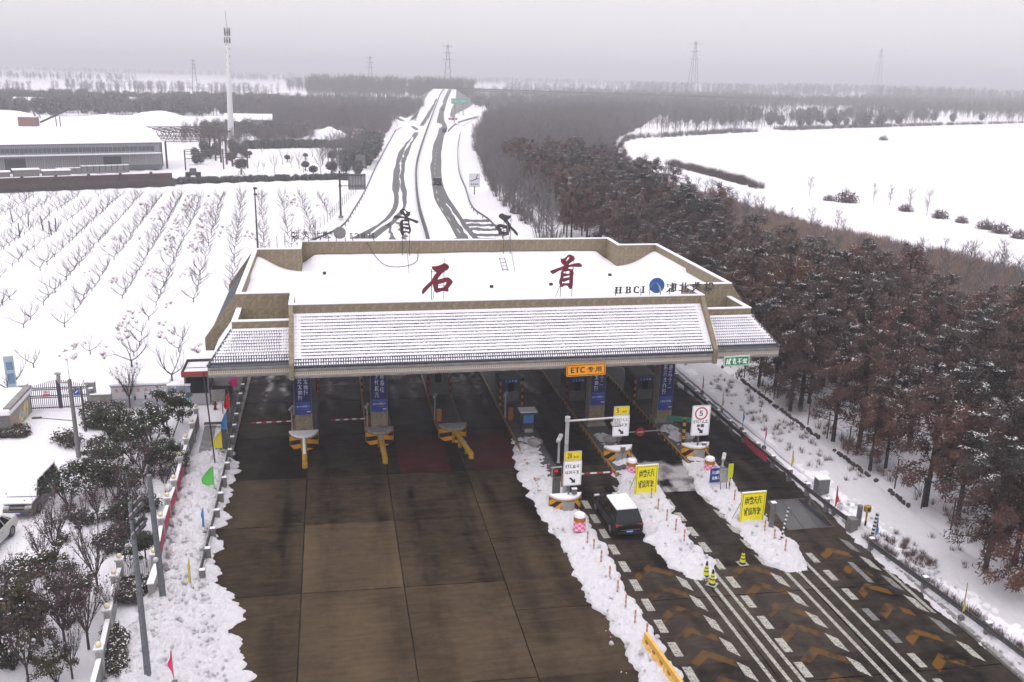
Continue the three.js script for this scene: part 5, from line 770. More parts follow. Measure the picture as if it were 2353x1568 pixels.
{ // stone edging of the ditch
  const t = thing('stone_edging', 'row of dark rough stones edging the snowy verge below the wood', 'stone edging'), r = rngOf(5), geos = [0, 1, 2].map((s) => { const g = new THREE.IcosahedronGeometry(1, 1), p = g.attributes.position; for (let i = 0; i < p.count; i++) { const q = 1 + 0.4 * (vnoise(p.getX(i) * 2 + s * 7, p.getY(i) * 2 + p.getZ(i) * 3) - 0.5); p.setXYZ(i, p.getX(i) * 0.17 * q, p.getY(i) * 0.12 * q, p.getZ(i) * 0.19 * q); } g.computeVertexNormals(); return boxUV(g); });
  for (let z = -10, k = 0; z < 24.5 && k < 150; z += 0.36 + 0.14 * r(), k++) { const dense = fbm(z * 0.25, 3, 2); if (dense < 0.5 && r() < 0.85) continue; const o = mesh('stone', geos[k % 3], std('stone' + (k % 3), 0.05 + 0.012 * (k % 3), 0.045 + 0.01 * (k % 3), 0.05, 0.95, { map: rep(grainT, 1.5) }), t); o.position.set(24.75 + 0.2 * r() - 0.05, 0.02 + 0.08 * r(), z); o.rotation.set(r(), r() * 6, r()); }
}

// ------------------------------------------------------------------ left yard
{
  const t = thing('metal_gate', 'dark metal bar gate with two leaves and arched top at the yard entrance', 'gate', [-35.75, -0.1, -1.75]); const W = 4.35, m0 = std('gateSteel', 0.055, 0.058, 0.075, 0.6);
  for (const y of [0.1, 0.95, 1.1, 1.62, 1.76]) { mb().box(W / 2 - 0.08, 0.07, 0.05, W * 0.25, y, 0).build('rail', m0, t); mb().box(W / 2 - 0.08, 0.07, 0.05, W * 0.75, y, 0).build('rail', m0, t); }
  for (let k = 0; k <= 30; k++) { const x = W * k / 30, y = 1.86 + 0.55 * Math.pow(Math.sin(Math.PI * x / W), 1.2); mb().bar([x, 0, 0], [x, y, 0], 0.03, 5).build('bar', m0, t); } for (const x of [0, W / 2 - 0.07, W / 2 + 0.07, W]) mb().box(0.08, 2.45 - (x === 0 || x === W ? 0.5 : 0), 0.08, x, 1.22 - (x === 0 || x === W ? 0.25 : 0), 0).build('stile', m0, t);
  const p = print(64, 80, (c) => { c.fillStyle = '#e6e2e6'; c.fillRect(0, 0, 64, 52); c.strokeStyle = '#c43a4e'; c.lineWidth = 6; c.beginPath(); c.arc(32, 26, 18, 0, 7); c.stroke(); c.fillStyle = '#443'; c.fillRect(26, 18, 12, 16); c.fillStyle = '#c2304a'; c.fillRect(0, 52, 64, 28); }), b = print(64, 80, (c) => { c.fillStyle = '#2b559c'; c.fillRect(0, 0, 64, 80); c.strokeStyle = '#dfe8f4'; c.lineWidth = 10; c.beginPath(); c.moveTo(16, 50); c.lineTo(46, 22); c.stroke(); });
  for (const [m, x, nm] of [[p, 1.2, 'warning_plate'], [b, 3.5, 'notice_plate']]) { const o = mb(); o.rbox(0.48, 0.56, 0.03, 0.01, x, 1.06, 0.05); o.build(nm, M.offWhite, t); face('print', 0.47, 0.55, m, t, x, 1.34, 0.083); }
  for (const [x, l] of [[-36.15, 'square pale gate pillar left of the metal gate'], [-31.15, 'square pale gate pillar right of the metal gate']]) { const q = thing('gate_pillar', l, 'pillar', [x, -0.1, -1.7]); mb().rbox(0.62, 2.15, 0.6, 0.03, 0, 0, 0).build('shaft', std('pillarPale', 0.42, 0.41, 0.4, 0.85, { map: rep(grainT, 0.5) }), q); mb().rbox(0.74, 0.12, 0.72, 0.04, 0, 2.15, 0).build('snow', M.roofSnow, q); }
  const lw = thing('low_wall', 'low pinkish wall with snow top between the gate and the painted wall', 'wall', [-30.4, -0.1, -1.4]); mb().box(1.55, 1.15, 0.3, 0, 0.575, 0).build('wall', std('pinkWall', 0.4, 0.37, 0.365, 0.85, { map: rep(grainT, 0.5) }), lw); mb().rbox(1.6, 0.1, 0.4, 0.04, 0, 1.15, 0).build('snow', M.roofSnow, lw);
}
{ // painted yard wall with lettering, wide snow coping
  const t = thing('painted_wall', 'grey yard wall with red characters and small painted figures under snow', 'wall', [-27.4, -0.1, -1.5]); mb().box(4.4, 1.75, 0.3, 0, 0.875, 0).build('wall', M.wall, t); mb().rbox(4.6, 0.22, 1.1, 0.08, 0, 1.8, -0.3).build('snow', M.roofSnow, t); mb().box(4.5, 0.07, 0.9, 0, 1.785, -0.25).build('coping', M.greyStone, t);
  face('mural', 4.35, 1.7, print(512, 280, (c, w, h) => { c.fillStyle = '#b9b9bf'; c.fillRect(0, 0, w, h); c.fillStyle = '#9a9aa2'; c.fillRect(0, h * 0.6, w, h * 0.4); '全第一生命'.split('').forEach((k, i) => writing(c, k, 24 + i * 66, 26, 40, 44, 5, '#c0404c')); c.fillStyle = '#7f96a8'; rr(c, 130, 92, 60, 70, 10); c.fill(); c.fillStyle = '#c9d6de'; rr(c, 136, 98, 48, 58, 8); c.fill(); for (const [x, y, s] of [[72, 170, '#d9c860'], [205, 120, '#303038'], [300, 110, '#303038'], [405, 150, '#c23a44'], [460, 170, '#caa23a']]) { c.fillStyle = '#2a2628'; c.beginPath(); c.arc(x, y, 11, 0, 7); c.fill(); c.fillStyle = '#e0bda8'; c.beginPath(); c.arc(x, y + 4, 8, 0, 7); c.fill(); c.fillStyle = s; rr(c, x - 10, y + 13, 20, 34, 6); c.fill(); c.fillStyle = '#25242a'; c.fillRect(x - 7, y + 46, 14, 30); } }), t, 0, 0.87, 0.155);
  const q = thing('painted_panel', 'blue mural panel with painted figures on the wall beside the kiosk', 'wall', [-24.35, -0.1, -1.2]); mb().box(1.75, 1.7, 0.2, 0, 0.85, 0).build('panel', M.wall, q); mb().rbox(1.9, 0.18, 0.8, 0.08, 0, 1.7, -0.2).build('snow', M.roofSnow, q);
  face('mural', 1.7, 1.65, print(256, 320, (c, w, h) => { c.fillStyle = '#7f93a6'; c.fillRect(0, 0, w, h); c.fillStyle = '#b06a60'; for (let i = 0; i < 7; i++) c.fillRect(26 + i * 28, 34, 20, 24); c.fillStyle = '#c98a96'; c.beginPath(); c.arc(80, 130, 30, 0, 7); c.fill(); c.fillStyle = '#26252a'; c.beginPath(); c.arc(150, 120, 32, 0, 7); c.fill(); c.fillStyle = '#e2c4b4'; c.beginPath(); c.arc(150, 130, 26, 0, 7); c.fill(); c.fillStyle = '#2c5a58'; rr(c, 96, 160, 110, 90, 20); c.fill(); c.fillStyle = '#3d7a46'; c.fillRect(0, 240, w, 80); }), q, 0, 0.85, 0.105);
}
{ // glass guard kiosk with red banded flat roof
  const a = V(417, 862, -1), t = thing('guard_kiosk', 'glazed grey guard kiosk with a red band round its snow filled roof', 'kiosk', [-22.95, -0.1, -2.6]); const W = 1.9, D = 3.0, H = 2.55;
  mb().sit(W, 1.0, D, 0, 0, 0).build('plinth', std('kioskGrey', 0.33, 0.33, 0.35, 0.7), t); for (const [x, z] of [[-1, -1], [1, -1], [-1, 1], [1, 1]]) mb().sit(0.12, H - 1, 0.12, x * (W / 2 - 0.06), 1, z * (D / 2 - 0.06)).build('corner_post', M.steel, t);
  mb().box(W - 0.26, H - 1.1, 0.04, 0, (H + 1) / 2 - 0.05, D / 2 - 0.05).build('pane', M.glass, t); for (const s of [-1, 1]) mb().box(0.04, H - 1.1, D - 0.28, s * (W / 2 - 0.05), (H + 1) / 2 - 0.05, 0).build('pane', M.glass, t);
  mb().box(W + 0.3, 0.1, D + 0.4, 0, H - 0.02, 0).build('roof', M.greyStone, t);
  mb().box(W + 0.34, 0.38, 0.07, 0, H + 0.22, D / 2 + 0.2).build('red_band', std('bandRed', 0.36, 0.05, 0.045, 0.6), t); mb().box(W + 0.34, 0.38, 0.07, 0, H + 0.22, -D / 2 - 0.2).box(0.07, 0.376, D + 0.32, -W / 2 - 0.14, H + 0.22, 0).box(0.07, 0.376, D + 0.32, W / 2 + 0.14, H + 0.22, 0).build('grey_band', M.rustSteel, t); mb().box(W + 0.1, 0.12, D + 0.2, 0, H + 0.14, 0).build('snow', M.roofSnow, t); mb().box(W + 0.12, 0.06, 0.05, 0, H + 0.22, 0.1).build('roof_bar', M.steel, t);
}
{ // signboard, flower bed
  const p = G(29, 903), t = thing('notice_board', 'pale blue upright signboard standing alone in the snow at the left edge', 'sign', [p.x, -0.1, p.z], 0.35); mb().rbox(0.75, 3.3, 0.3, 0.03, 0, 0, 0).build('board', std('paleBoard', 0.36, 0.44, 0.5, 0.7), t); mb().box(0.5, 0.7, 0.02, 0.02, 2.5, 0.16).box(0.5, 0.9, 0.02, 0.02, 1.4, 0.16).build('print_panel', std('boardBlue', 0.14, 0.24, 0.36, 0.7), t); mb().rbox(0.8, 0.1, 0.34, 0.03, 0, 3.3, 0).build('snow', M.roofSnow, t);
  const f = thing('flower_bed', 'raised flower bed with painted side wall and thick snow at the left edge', 'flower bed', [-38.0, -0.1, 1.2]); mb().box(4.8, 1.6, 5.0, 0, 0.8, 0).build('wall', std('bedWall', 0.2, 0.195, 0.19, 0.85, { map: rep(grainT, 0.5) }), f); mb().rbox(5.1, 0.5, 5.3, 0.16, 0, 1.55, 0).build('snow', M.roofSnow, f);
  face('mural', 4.9, 1.5, print(256, 90, (c, w, h) => { const r = rngOf(3); c.fillStyle = '#8c8478'; c.fillRect(0, 0, w, h); for (const k of ['#7a8a80', '#b98f84', '#c9b44a', '#c9b44a', '#6d8a6a', '#a87a6a', '#8fa0ae']) for (let i = 0; i < 4; i++) { c.fillStyle = k; c.beginPath(); c.ellipse(r() * w, r() * h, 8 + r() * 22, 5 + r() * 10, r() * 3, 0, 7); c.fill(); } }), f, 2.402, 0.78, 0, Math.PI / 2); const sw = mb(); sw.add(new THREE.BoxGeometry(0.5, 0.18, 5.2), 2.3, 2.05, -0.1, 0, 0, 0); sw.build('coping', M.cornice, f);
}
{ // camera pole with side lamp
  const p = G(180, 1047), t = thing('camera_pole', 'grey lamp pole with dome camera on top and a lamp arm to the left', 'street lamp', [p.x, -0.1, p.z]); const H = V(158, 872, p.z).y + 0.1;
  mb().cyl(0.17, 0.11, H, 0, 0, 0, 14).build('pole', std('concretePole', 0.24, 0.235, 0.23, 0.8, { map: rep(grainT, 1) }), t); mb().cyl(0.02, 0.012, 1.7, 0, H, 0, 6).build('rod', M.steel, t); mb().beam([0, H - 0.2, 0], [-0.75, H - 0.2, 0], 0.12, 0.1).build('bracket', M.offWhite, t);
  const c = mb(); c.cyl(0.12, 0.14, 0.32, -0.7, H - 0.12, 0, 14).ball(0.14, -0.7, H + 0.22, 0); c.build('dome_camera', M.offWhite, t); const q = mb(); q.rbox(0.22, 0.2, 0.42, 0.06, 0, 0, 0); const o = q.build('camera', M.white, t); o.position.set(-0.72, H + 0.35, 0.05); o.rotation.set(-0.5, -0.7, 0);
  const y = H * 0.47; mb().bar([0, y, 0], [-2.1, y + 0.35, 0.1], 0.035, 7).build('lamp_arm', M.steel, t); mb().rbox(0.62, 0.1, 0.24, 0.04, -2.35, y + 0.34, 0.12).build('lamp_head', M.darkSteel, t);
  const g = G(196, 987), l = thing('yard_lamp', 'slim dark twin headed yard lamp near the painted wall', 'street lamp', [g.x, -0.1, g.z]); const h = V(188, 885, g.z).y; mb().cyl(0.07, 0.045, h, 0, 0, 0, 10).cyl(0.11, 0.09, 0.6, 0, 0, 0, 10).build('pole', M.darkSteel, l); mb().bar([-0.72, h - 0.1, 0], [0.72, h, 0], 0.035, 7).build('crossbar', M.darkSteel, l); for (const s of [-1, 1]) { mb().ball(0.24, s * 0.68, h - 0.38, 0, 1, 0.75, 1, 14).build('lamp_globe', M.steel, l); mb().rbox(0.3, 0.05, 0.3, 0.02, s * 0.68, h - 0.2, 0).build('snow', M.roofSnow, l); } mb().bar([0.05, h, 0], [0.3, h + 0.5, 0], 0.03, 5).box(0.3, 0.12, 0.2, 0.4, h + 0.2, 0).build('finial', M.offWhite, l);
}
// fence with globe topped pillars between the shrubs and the snow bank
{
  const sheet = zoom(0, 1440, 2.09), foot = [[815, 900, 1], [1045, 862, 1], [781, 1010, 1], [736, 1250, 1], [681, 1520, 0], [1090, 610, 1], [1132, 470, 1], [1175, 345, 1], [1215, 185, 1]].map(([x, y, k]) => [G(...sheet([x, y])), k]).concat([[new THREE.Vector3(-22.3, 0, 9.8), 1], [new THREE.Vector3(-22.3, 0, 6.8), 1], [new THREE.Vector3(-22.4, 0, 3.8), 1], [new THREE.Vector3(-22.4, 0, 37.6), 1]]);
  let proto; const names = ['left of the small garden gate', 'right of the small garden gate', 'just below the garden gate', 'second below the garden gate', 'third below the garden gate with a white globe', 'first above the garden gate', 'second above the garden gate', 'third above the garden gate', 'fourth above the garden gate', 'fifth above the garden gate', 'sixth above the garden gate', 'nearest the guard kiosk', 'at the bottom picture edge'];
  foot.forEach(([p, k], i) => { const l = 'pale fence pillar with a globe on top, ' + names[i], pos = [p.x, -0.1, p.z]; if (proto) { dup(proto, l, pos, 0.02 * i); return; }
    proto = thing('fence_pillar', l, 'pillar', pos); mb().rbox(0.32, 1.45, 0.32, 0.03, 0, 0, 0).build('shaft', std('pillarWhite', 0.5, 0.48, 0.47, 0.8, { map: rep(grainT, 0.6) }), proto); mb().rbox(0.44, 0.1, 0.44, 0.03, 0, 1.45, 0).build('cap', M.white, proto); mb().rbox(0.42, 0.04, 0.42, 0.015, 0, 1.55, 0).build('snow', M.roofSnow, proto); mb().ball(0.14, 0, 1.71, 0, 1, 1, 1, 18).build('globe', std('globe', 0.62, 0.55, 0.36, 0.35), proto); });
  const order = [11, 10, 9, 8, 7, 6, 5, 1], lower = [0, 2, 3, 4, 12]; let panel = 0;
  for (const run of [order, lower]) for (let i = 0; i + 1 < run.length; i++) { const a = foot[run[i]][0], b = foot[run[i + 1]][0], d = b.clone().sub(a), L = d.length() - 0.42, t = thing('garden_fence', `pale wall panel of the globe pillar fence, section ${['nearest the kiosk', 'second from the kiosk', 'third from the kiosk', 'fourth from the kiosk', 'behind the upper red strip', 'behind the middle red strip', 'behind the lower red strip', 'just below the garden gate', 'second below the gate', 'third below the gate', 'lowest in the picture'][panel] ?? 'at the edge'}`, 'fence', [(a.x + b.x) / 2, -0.1, (a.z + b.z) / 2], Math.atan2(d.x, d.z)); panel++; mb().box(0.16, 1.0, L, 0, 0.5, 0).build('wall', M.wall, t); mb().box(0.24, 0.08, L, 0, 1.04, 0).build('coping', M.cornice, t); mb().rbox(0.22, 0.05, L, 0.02, 0, 1.08, 0).build('snow', M.roofSnow, t); }
  { const a = foot[0][0], b = foot[1][0], t = thing('garden_gate', 'small white railing gate between two globe topped pillars', 'gate', [(a.x + b.x) / 2, -0.1, (a.z + b.z) / 2]), w = Math.abs(b.x - a.x) - 0.42; for (const y of [0.15, 1.2]) mb().box(w, 0.05, 0.04, 0, y, 0).build('rail', M.white, t); for (let k = 0; k < 13; k++) mb().bar([-w / 2 + w * k / 12, 0.1, 0], [-w / 2 + w * k / 12, 1.3, 0], 0.02, 5).build('bar', M.white, t); const s = thing('garden_wall', 'short pale wall stub beside the small garden gate', 'wall', [b.x + 0.15, -0.1, b.z + 1.2]); mb().rbox(0.3, 0.95, 2.0, 0.03, 0, 0, 0).build('wall', M.offWhite, s); mb().rbox(0.36, 0.08, 2.06, 0.03, 0, 0.95, 0).build('snow', M.roofSnow, s); }
  // red cloth strips hung on the fence
  for (const [i, j, l] of [[7, 6, 'red cloth strip on the fence, uppermost of three beside the shrubs'], [6, 5, 'red cloth strip on the fence, middle of three beside the shrubs'], [5, 1, 'red cloth strip on the fence, lowest of three above the garden gate'], [8, 7, 'red cloth strip on the fence near the tall evergreen']]) { const a = foot[i][0], b = foot[j][0], d = b.clone().sub(a), t = thing('cloth_strip', l, 'banner', [(a.x + b.x) / 2 + 0.14, 0.35, (a.z + b.z) / 2], Math.atan2(d.x, d.z)); const n = 12, pos = [], idx = []; for (let k = 0; k <= n; k++) for (let q = 0; q < 3; q++) { pos.push(0.03 * Math.sin(k * 1.3 + q), 0.62 - q * 0.3 - 0.05 * Math.sin(Math.PI * k / n), (k / n - 0.5) * (d.length() - 0.5)); if (k < n && q < 2) { const s = k * 3 + q; idx.push(s, s + 1, s + 3, s + 1, s + 4, s + 3); } } const g = new THREE.BufferGeometry(); g.setAttribute('position', new THREE.Float32BufferAttribute(pos, 3)); g.setIndex(idx); g.computeVertexNormals(); boxUV(g); mesh('cloth', g, std('clothRed', 0.42, 0.03, 0.07, 0.85, { side: THREE.DoubleSide }), t); }
}
// two tall poles beside the snow bank
{
  const A = G(341, 1568), ya = V(297, 1150, A.z).y, t = thing('floodlight_pole', 'tall grey pole with two racks of dark floodlights at lower left', 'street lamp', [A.x, -0.1, A.z]); const base = V(341, 1568, A.z); const topx = V(297, 1140, A.z).x - A.x;
  mb().bar([0, 0, 0], [topx, ya, 0], 0.16, 12, 0.09).build('pole', std('galv', 0.17, 0.19, 0.205, 0.6, { map: rep(grainT, 1) }), t); mb().bar([topx, ya, 0], [topx - 0.05, ya + 1.5, 0], 0.015, 5).build('rod', M.steel, t);
  for (const [dy, dx] of [[-0.2, 0.1], [-1.1, 0.2]]) { const o = new THREE.Group(); o.name = 'lamp_rack'; o.position.set(topx + 0.3, ya + dy, 0.1); o.rotation.set(0.5, 0.2, 0.9); t.add(o); for (let i = 0; i < 2; i++) for (let k = 0; k < 3; k++) { mb().rbox(0.3, 0.1, 0.3, 0.02, -0.36 + k * 0.36, 0, -0.18 + i * 0.36).build('lamp', M.darkSteel, o); mb().rbox(0.24, 0.05, 0.1, 0.02, -0.36 + k * 0.36, 0.1, -0.22 + i * 0.36).build('snow', M.dirtySnow, o); } mb().beam([-0.6, 0.02, 0], [0.6, 0.02, 0], 0.06, 0.06).build('bar', M.darkSteel, o); }
  const B = G(375, 1380), yb = V(341, 1088, B.z).y, u = thing('lamp_pole', 'second tall grey pole with a white globe lamp beside its top', 'street lamp', [B.x, -0.1, B.z]); const bx = V(341, 1088, B.z).x - B.x; mb().bar([0, 0, 0], [bx, yb, 0], 0.17, 12, 0.13).build('pole', M.galv, u); mb().bar([bx, yb - 0.5, 0], [bx + 0.75, yb - 0.55, 0], 0.03, 6).build('arm', M.white, u); mb().ball(0.2, bx + 0.85, yb - 0.75, 0, 1, 1.1, 1, 16).build('globe', M.white, u); mb().ball(0.14, bx * 0.36 - 0.1, yb * 0.36, 0.2, 1, 1, 1, 12).build('small_globe', M.white, u);
}
// things on the left walkway below the eave
{
  let p = G(528, 948), t = thing('panel_board', 'plain pale metal board on a post beside the leftmost lane', 'sign', [p.x - 0.8, -0.1, p.z]); mb().rbox(1.05, 0.95, 0.08, 0.015, 0, 1.1, 0).build('panel', M.offWhite, t); mb().cyl(0.04, 0.04, 1.3, 0.25, 0, -0.06, 8).build('post', M.steel, t);
  p = G(520, 908); t = thing('storage_box', 'low grey metal box with a snow dusted lid under the canopy corner', 'box', [p.x - 0.5, -0.1, p.z - 0.8]); mb().rbox(1.7, 1.0, 2.2, 0.03, 0, 0, 0).build('box', std('boxDark', 0.05, 0.05, 0.052, 0.7), t); mb().rbox(1.85, 0.08, 2.4, 0.02, 0, 1.0, 0).build('lid', M.deck, t);
  p = G(494, 938); t = thing('fire_hydrant', 'dark red fire hydrant left of the pale board', 'fire hydrant', [p.x, -0.1, p.z]); mb().cyl(0.11, 0.1, 0.62, 0, 0, 0, 12).ball(0.12, 0, 0.65, 0, 1, 0.8, 1).cyl(0.15, 0.15, 0.06, 0, 0, 0, 12).build('barrel', std('hydrantRed', 0.16, 0.015, 0.02, 0.6), t); mb().bar([-0.2, 0.42, 0], [0.2, 0.42, 0], 0.055, 8).build('outlet', M.hydrantRed, t);
  const d = thing('drain_cover', 'dark slotted drain with a metal frame in the left snow walkway', 'drain', [0, 0, 0]); const a = G(485, 976), b = G(468, 1050); mb().box(1.9, 0.05, 0.45, -20.95, 0.1, a.z).build('frame', M.black, d); for (let k = 0; k < 26; k++) mb().box(0.85, 0.03, 0.07, lerp(a.x, b.x, k / 25), 0.08, lerp(a.z + 0.5, b.z, k / 25)).build('bar', M.darkSteel, d);
}

// ------------------------------------------------------------------ plants
function leafCloud(n, shape, size, color, r, o = {}) {   // many small leaf faces through a crown; shape(r) -> [x, y, z, nx, ny, nz]
  const pos = new Float32Array(n * 9), col = new Float32Array(n * 9), a = new THREE.Vector3(), b = new THREE.Vector3(), c = new THREE.Vector3(), N = new THREE.Vector3();
  for (let i = 0; i < n; i++) {
    const [x, y, z, nx, ny, nz] = shape(r); N.set(nx + (r() - 0.5) * 1.1, ny + (r() - 0.5) * 1.1, nz + (r() - 0.5) * 1.1).normalize();
    a.set(r() - 0.5, r() - 0.5, r() - 0.5).cross(N).normalize(); if (o.droop) { a.y -= o.droop; a.addScaledVector(N, -a.dot(N)).normalize(); } b.crossVectors(N, a); const s = size * (0.6 + 0.9 * r()), w = s * (o.thin ?? 0.5);
    const P = [[-b.x * w, -b.y * w, -b.z * w], [b.x * w, b.y * w, b.z * w], [a.x * s, a.y * s, a.z * s]]; const k = color(x, y, z, N, r);
    for (let q = 0; q < 3; q++) { pos[i * 9 + q * 3] = x + P[q][0]; pos[i * 9 + q * 3 + 1] = y + P[q][1]; pos[i * 9 + q * 3 + 2] = z + P[q][2]; col.set(k, i * 9 + q * 3); }
  }
  const g = new THREE.BufferGeometry(); g.setAttribute('position', new THREE.BufferAttribute(pos, 3)); g.setAttribute('color', new THREE.BufferAttribute(col, 3)); g.computeVertexNormals(); return g;
}
class Twigs { // thin three-sided branches in one geometry
  constructor() { this.p = []; this.i = []; }
  add(a, b, r0, r1) { const d = b.clone().sub(a).normalize(), u = new THREE.Vector3(d.y, -d.x, 0.3).cross(d).normalize(), v = d.clone().cross(u), o = this.p.length / 3; for (const [c, r] of [[a, r0], [b, r1]]) for (let k = 0; k < 3; k++) { const t = k * 2.094; const q = c.clone().addScaledVector(u, Math.cos(t) * r).addScaledVector(v, Math.sin(t) * r); this.p.push(q.x, q.y, q.z); } for (let k = 0; k < 3; k++) { const n = (k + 1) % 3; this.i.push(o + k, o + n, o + 3 + k, o + n, o + 3 + n, o + 3 + k); } return this; }
  grow(a, dir, len, r0, depth, r, o) { // recursive limb
    const seg = o.seg ?? 3; let p = a.clone(), d = dir.clone().normalize(), rr0 = r0;
    for (let s = 0; s < seg; s++) { const q = p.clone().addScaledVector(d, len / seg), r1 = rr0 * 0.78; this.add(p, q, rr0, r1); rr0 = r1; p = q; d.add(new THREE.Vector3((r() - 0.5) * o.bend, (r() - 0.5) * o.bend + o.up, (r() - 0.5) * o.bend)).normalize();
      if (depth > 0) for (let k = 0; k < (o.kids ?? 2); k++) { if (r() > (o.chance ?? 0.8)) continue; const e = d.clone().add(new THREE.Vector3((r() - 0.5) * o.spread, (r() - 0.3) * o.spread * 0.7, (r() - 0.5) * o.spread)).normalize(); this.grow(p, e, len * (0.45 + 0.3 * r()), rr0 * 0.62, depth - 1, r, o); } }
    return this;
  }
  geo() { const g = new THREE.BufferGeometry(); g.setAttribute('position', new THREE.Float32BufferAttribute(this.p, 3)); g.setIndex(this.i); g.computeVertexNormals(); return boxUV(g); }
}
std('bark', 0.036, 0.027, 0.026, 0.95); std('purpleBark', 0.062, 0.040, 0.047, 0.95); std('orchardBark', 0.062, 0.048, 0.055, 0.95); std('greyTwig', 0.10, 0.088, 0.09, 0.95);
const Z3 = () => new THREE.Vector3();
// --- brown dawn redwoods: drooping brown sprays, bent snow-loaded dark tops
function redwood(seed, opt = {}) {
  const r = rngOf(seed), H = 8.3 + 1.3 * r(), R = (opt.wide ?? 2.75) + 0.35 * r(), base = 1.9 + 0.9 * r(), lean = opt.lean ?? 0.5, la = r() * 6.3, tipH = H * 0.66, g = new THREE.Group();
  const tw = new Twigs(), bendAt = (y) => { const k = Math.pow(Math.max(0, (y / H - 0.55) / 0.45), 1.8) * lean; return [Math.cos(la) * k * 1.5, Math.sin(la) * k * 1.5]; };
  let p = Z3(); for (let i = 1; i <= 9; i++) { const y = H * 0.93 * i / 9, [bx, bz] = bendAt(y), q = new THREE.Vector3(bx, y, bz); tw.add(p, q, 0.20 * (1 - (i - 1) / 10) + 0.015, 0.20 * (1 - i / 10) + 0.015); p = q; }
  const tiers = []; const nB = 40; for (let i = 0; i < nB; i++) { const t = Math.pow(i / nB, 0.85), y = lerp(1.6, H * 0.96, t), a = i * 2.4 + r(), [bx, bz] = bendAt(y), len = R * Math.sqrt(Math.max(0.02, 1 - Math.pow((t - 0.38) / 0.66, 2))) * (0.7 + 0.45 * r()), o = new THREE.Vector3(bx, y, bz), e = new THREE.Vector3(bx + Math.cos(a) * len, y + len * (0.28 - 0.55 * r()), bz + Math.sin(a) * len); tw.add(o, e, 0.045, 0.012); tiers.push([o, e, t]); if (y < base + 1.4) for (let k = 0; k < 4; k++) { const s = o.clone().lerp(e, 0.3 + 0.7 * r()); tw.add(s, s.clone().add(new THREE.Vector3((r() - 0.5) * 0.9, (r() - 0.65) * 0.7, (r() - 0.5) * 0.9)), 0.014, 0.006); } }
  mesh('trunk', tw.geo(), M.bark, g);
  const snowSide = r() * 0.6 + 3.6, brown = opt.brown ?? [0.074, 0.036, 0.029], green = [0.018, 0.022, 0.019];
  const shape = (q) => { let k; do k = tiers[q() * tiers.length | 0]; while (k[0].y < base && q() < 0.85); const [o, e, t] = k, u = 0.15 + 0.85 * Math.sqrt(q()), v = o.clone().lerp(e, u), sp = 0.5 * (0.5 + u); return [v.x + (q() - 0.5) * sp, v.y + (q() - 0.62) * 0.75, v.z + (q() - 0.5) * sp, v.x - o.x, 1.1, v.z - o.z]; };
  const crown = leafCloud(opt.n ?? 5800, shape, 0.27, (x, y, z, N, q) => { const t = y / H, k = 0.4 + 1.1 * q(), gr = clamp((t - (opt.green ?? 0.8)) * 4 + (q() - 0.5) * 0.6, 0, 1); if (t > 0.6 && q() < (opt.frost ?? 0.06) * clamp((t - 0.6) * 4, 0, 1)) { const f = 0.12 + 0.2 * q(); return [f * 1.04, f * 0.98, f]; } return [0, 1, 2].map((c) => lerp(brown[c], green[c], gr) * k); }, r, { droop: 0.9, thin: 0.15 });
  mesh('crown', crown, M.leaf, g);
  // snow resting on the outer, upper sprays
  const sn = opt.snow ?? 1, heavy = tiers.filter((k) => k[2] > 0.68 && (k[2] > 0.93 || Math.cos(Math.atan2(k[1].z - k[0].z, k[1].x - k[0].x) - la) > 0.1)), sg = leafCloud(Math.round(150 * sn), (q) => { const k = heavy[q() * heavy.length | 0], [o, e] = k, v = o.clone().lerp(e, 0.5 + 0.5 * q()); return [v.x + (q() - 0.5) * 0.35, v.y + 0.16 + 0.12 * q(), v.z + (q() - 0.5) * 0.35, 0, 1.2, 0]; }, 0.13, (x, y, z, N, q) => { const k = 0.34 + 0.3 * q(); return [k, k, k * 1.02]; }, r, { thin: 0.3 });
  mesh('snow', sg, M.leaf, g); g.userData.H = H; return g;
}
const redwoods = [redwood(1), redwood(2, { lean: 0.9, snow: 2.2, green: 0.62, wide: 2.9 }), redwood(3, { lean: 0.15, snow: 0.15, green: 0.92, wide: 2.4 }), redwood(4, { lean: 0.7, brown: [0.062, 0.034, 0.031], snow: 1.2 }), redwood(5, { brown: [0.094, 0.040, 0.027], lean: 0.4, snow: 0.3, green: 0.85 })];
const redLabel = ['brown dawn redwood with a lightly snowed crown in the wood right of the canopy', 'brown dawn redwood with a bent dark green snow loaded top in the right wood', 'narrow upright brown dawn redwood without much snow in the right wood', 'dull brown dawn redwood with snow on its bent top in the right wood', 'rust brown dawn redwood with bushy crown in the right wood'];
function plant(proto, name, label, cat, x, z, turn, sc, group, y) { const o = proto.clone(); o.name = numbered(name); o.userData = {}; scene.add(o); o.position.set(x, y ?? groundHeight(x, z) - 0.05, z); o.rotation.y = turn; o.scale.setScalar(sc); return tag(o, label, cat, group); }
function inPoly(x, z, P) { let c = false; for (let i = 0, j = P.length - 1; i < P.length; j = i++) if ((P[i][1] > z) !== (P[j][1] > z) && x < (P[j][0] - P[i][0]) * (z - P[i][1]) / (P[j][1] - P[i][1]) + P[i][0]) c = !c; return c; }
const inView = (x, y, z, m = 1.06) => { const v = new THREE.Vector3(x, y, z).applyMatrix4(camera.matrixWorldInverse); if (v.z > -1) return false; const k = 2085 / -v.z; return Math.abs(v.x * k) < 1176 * m && Math.abs(v.y * k) < 784 * m; };
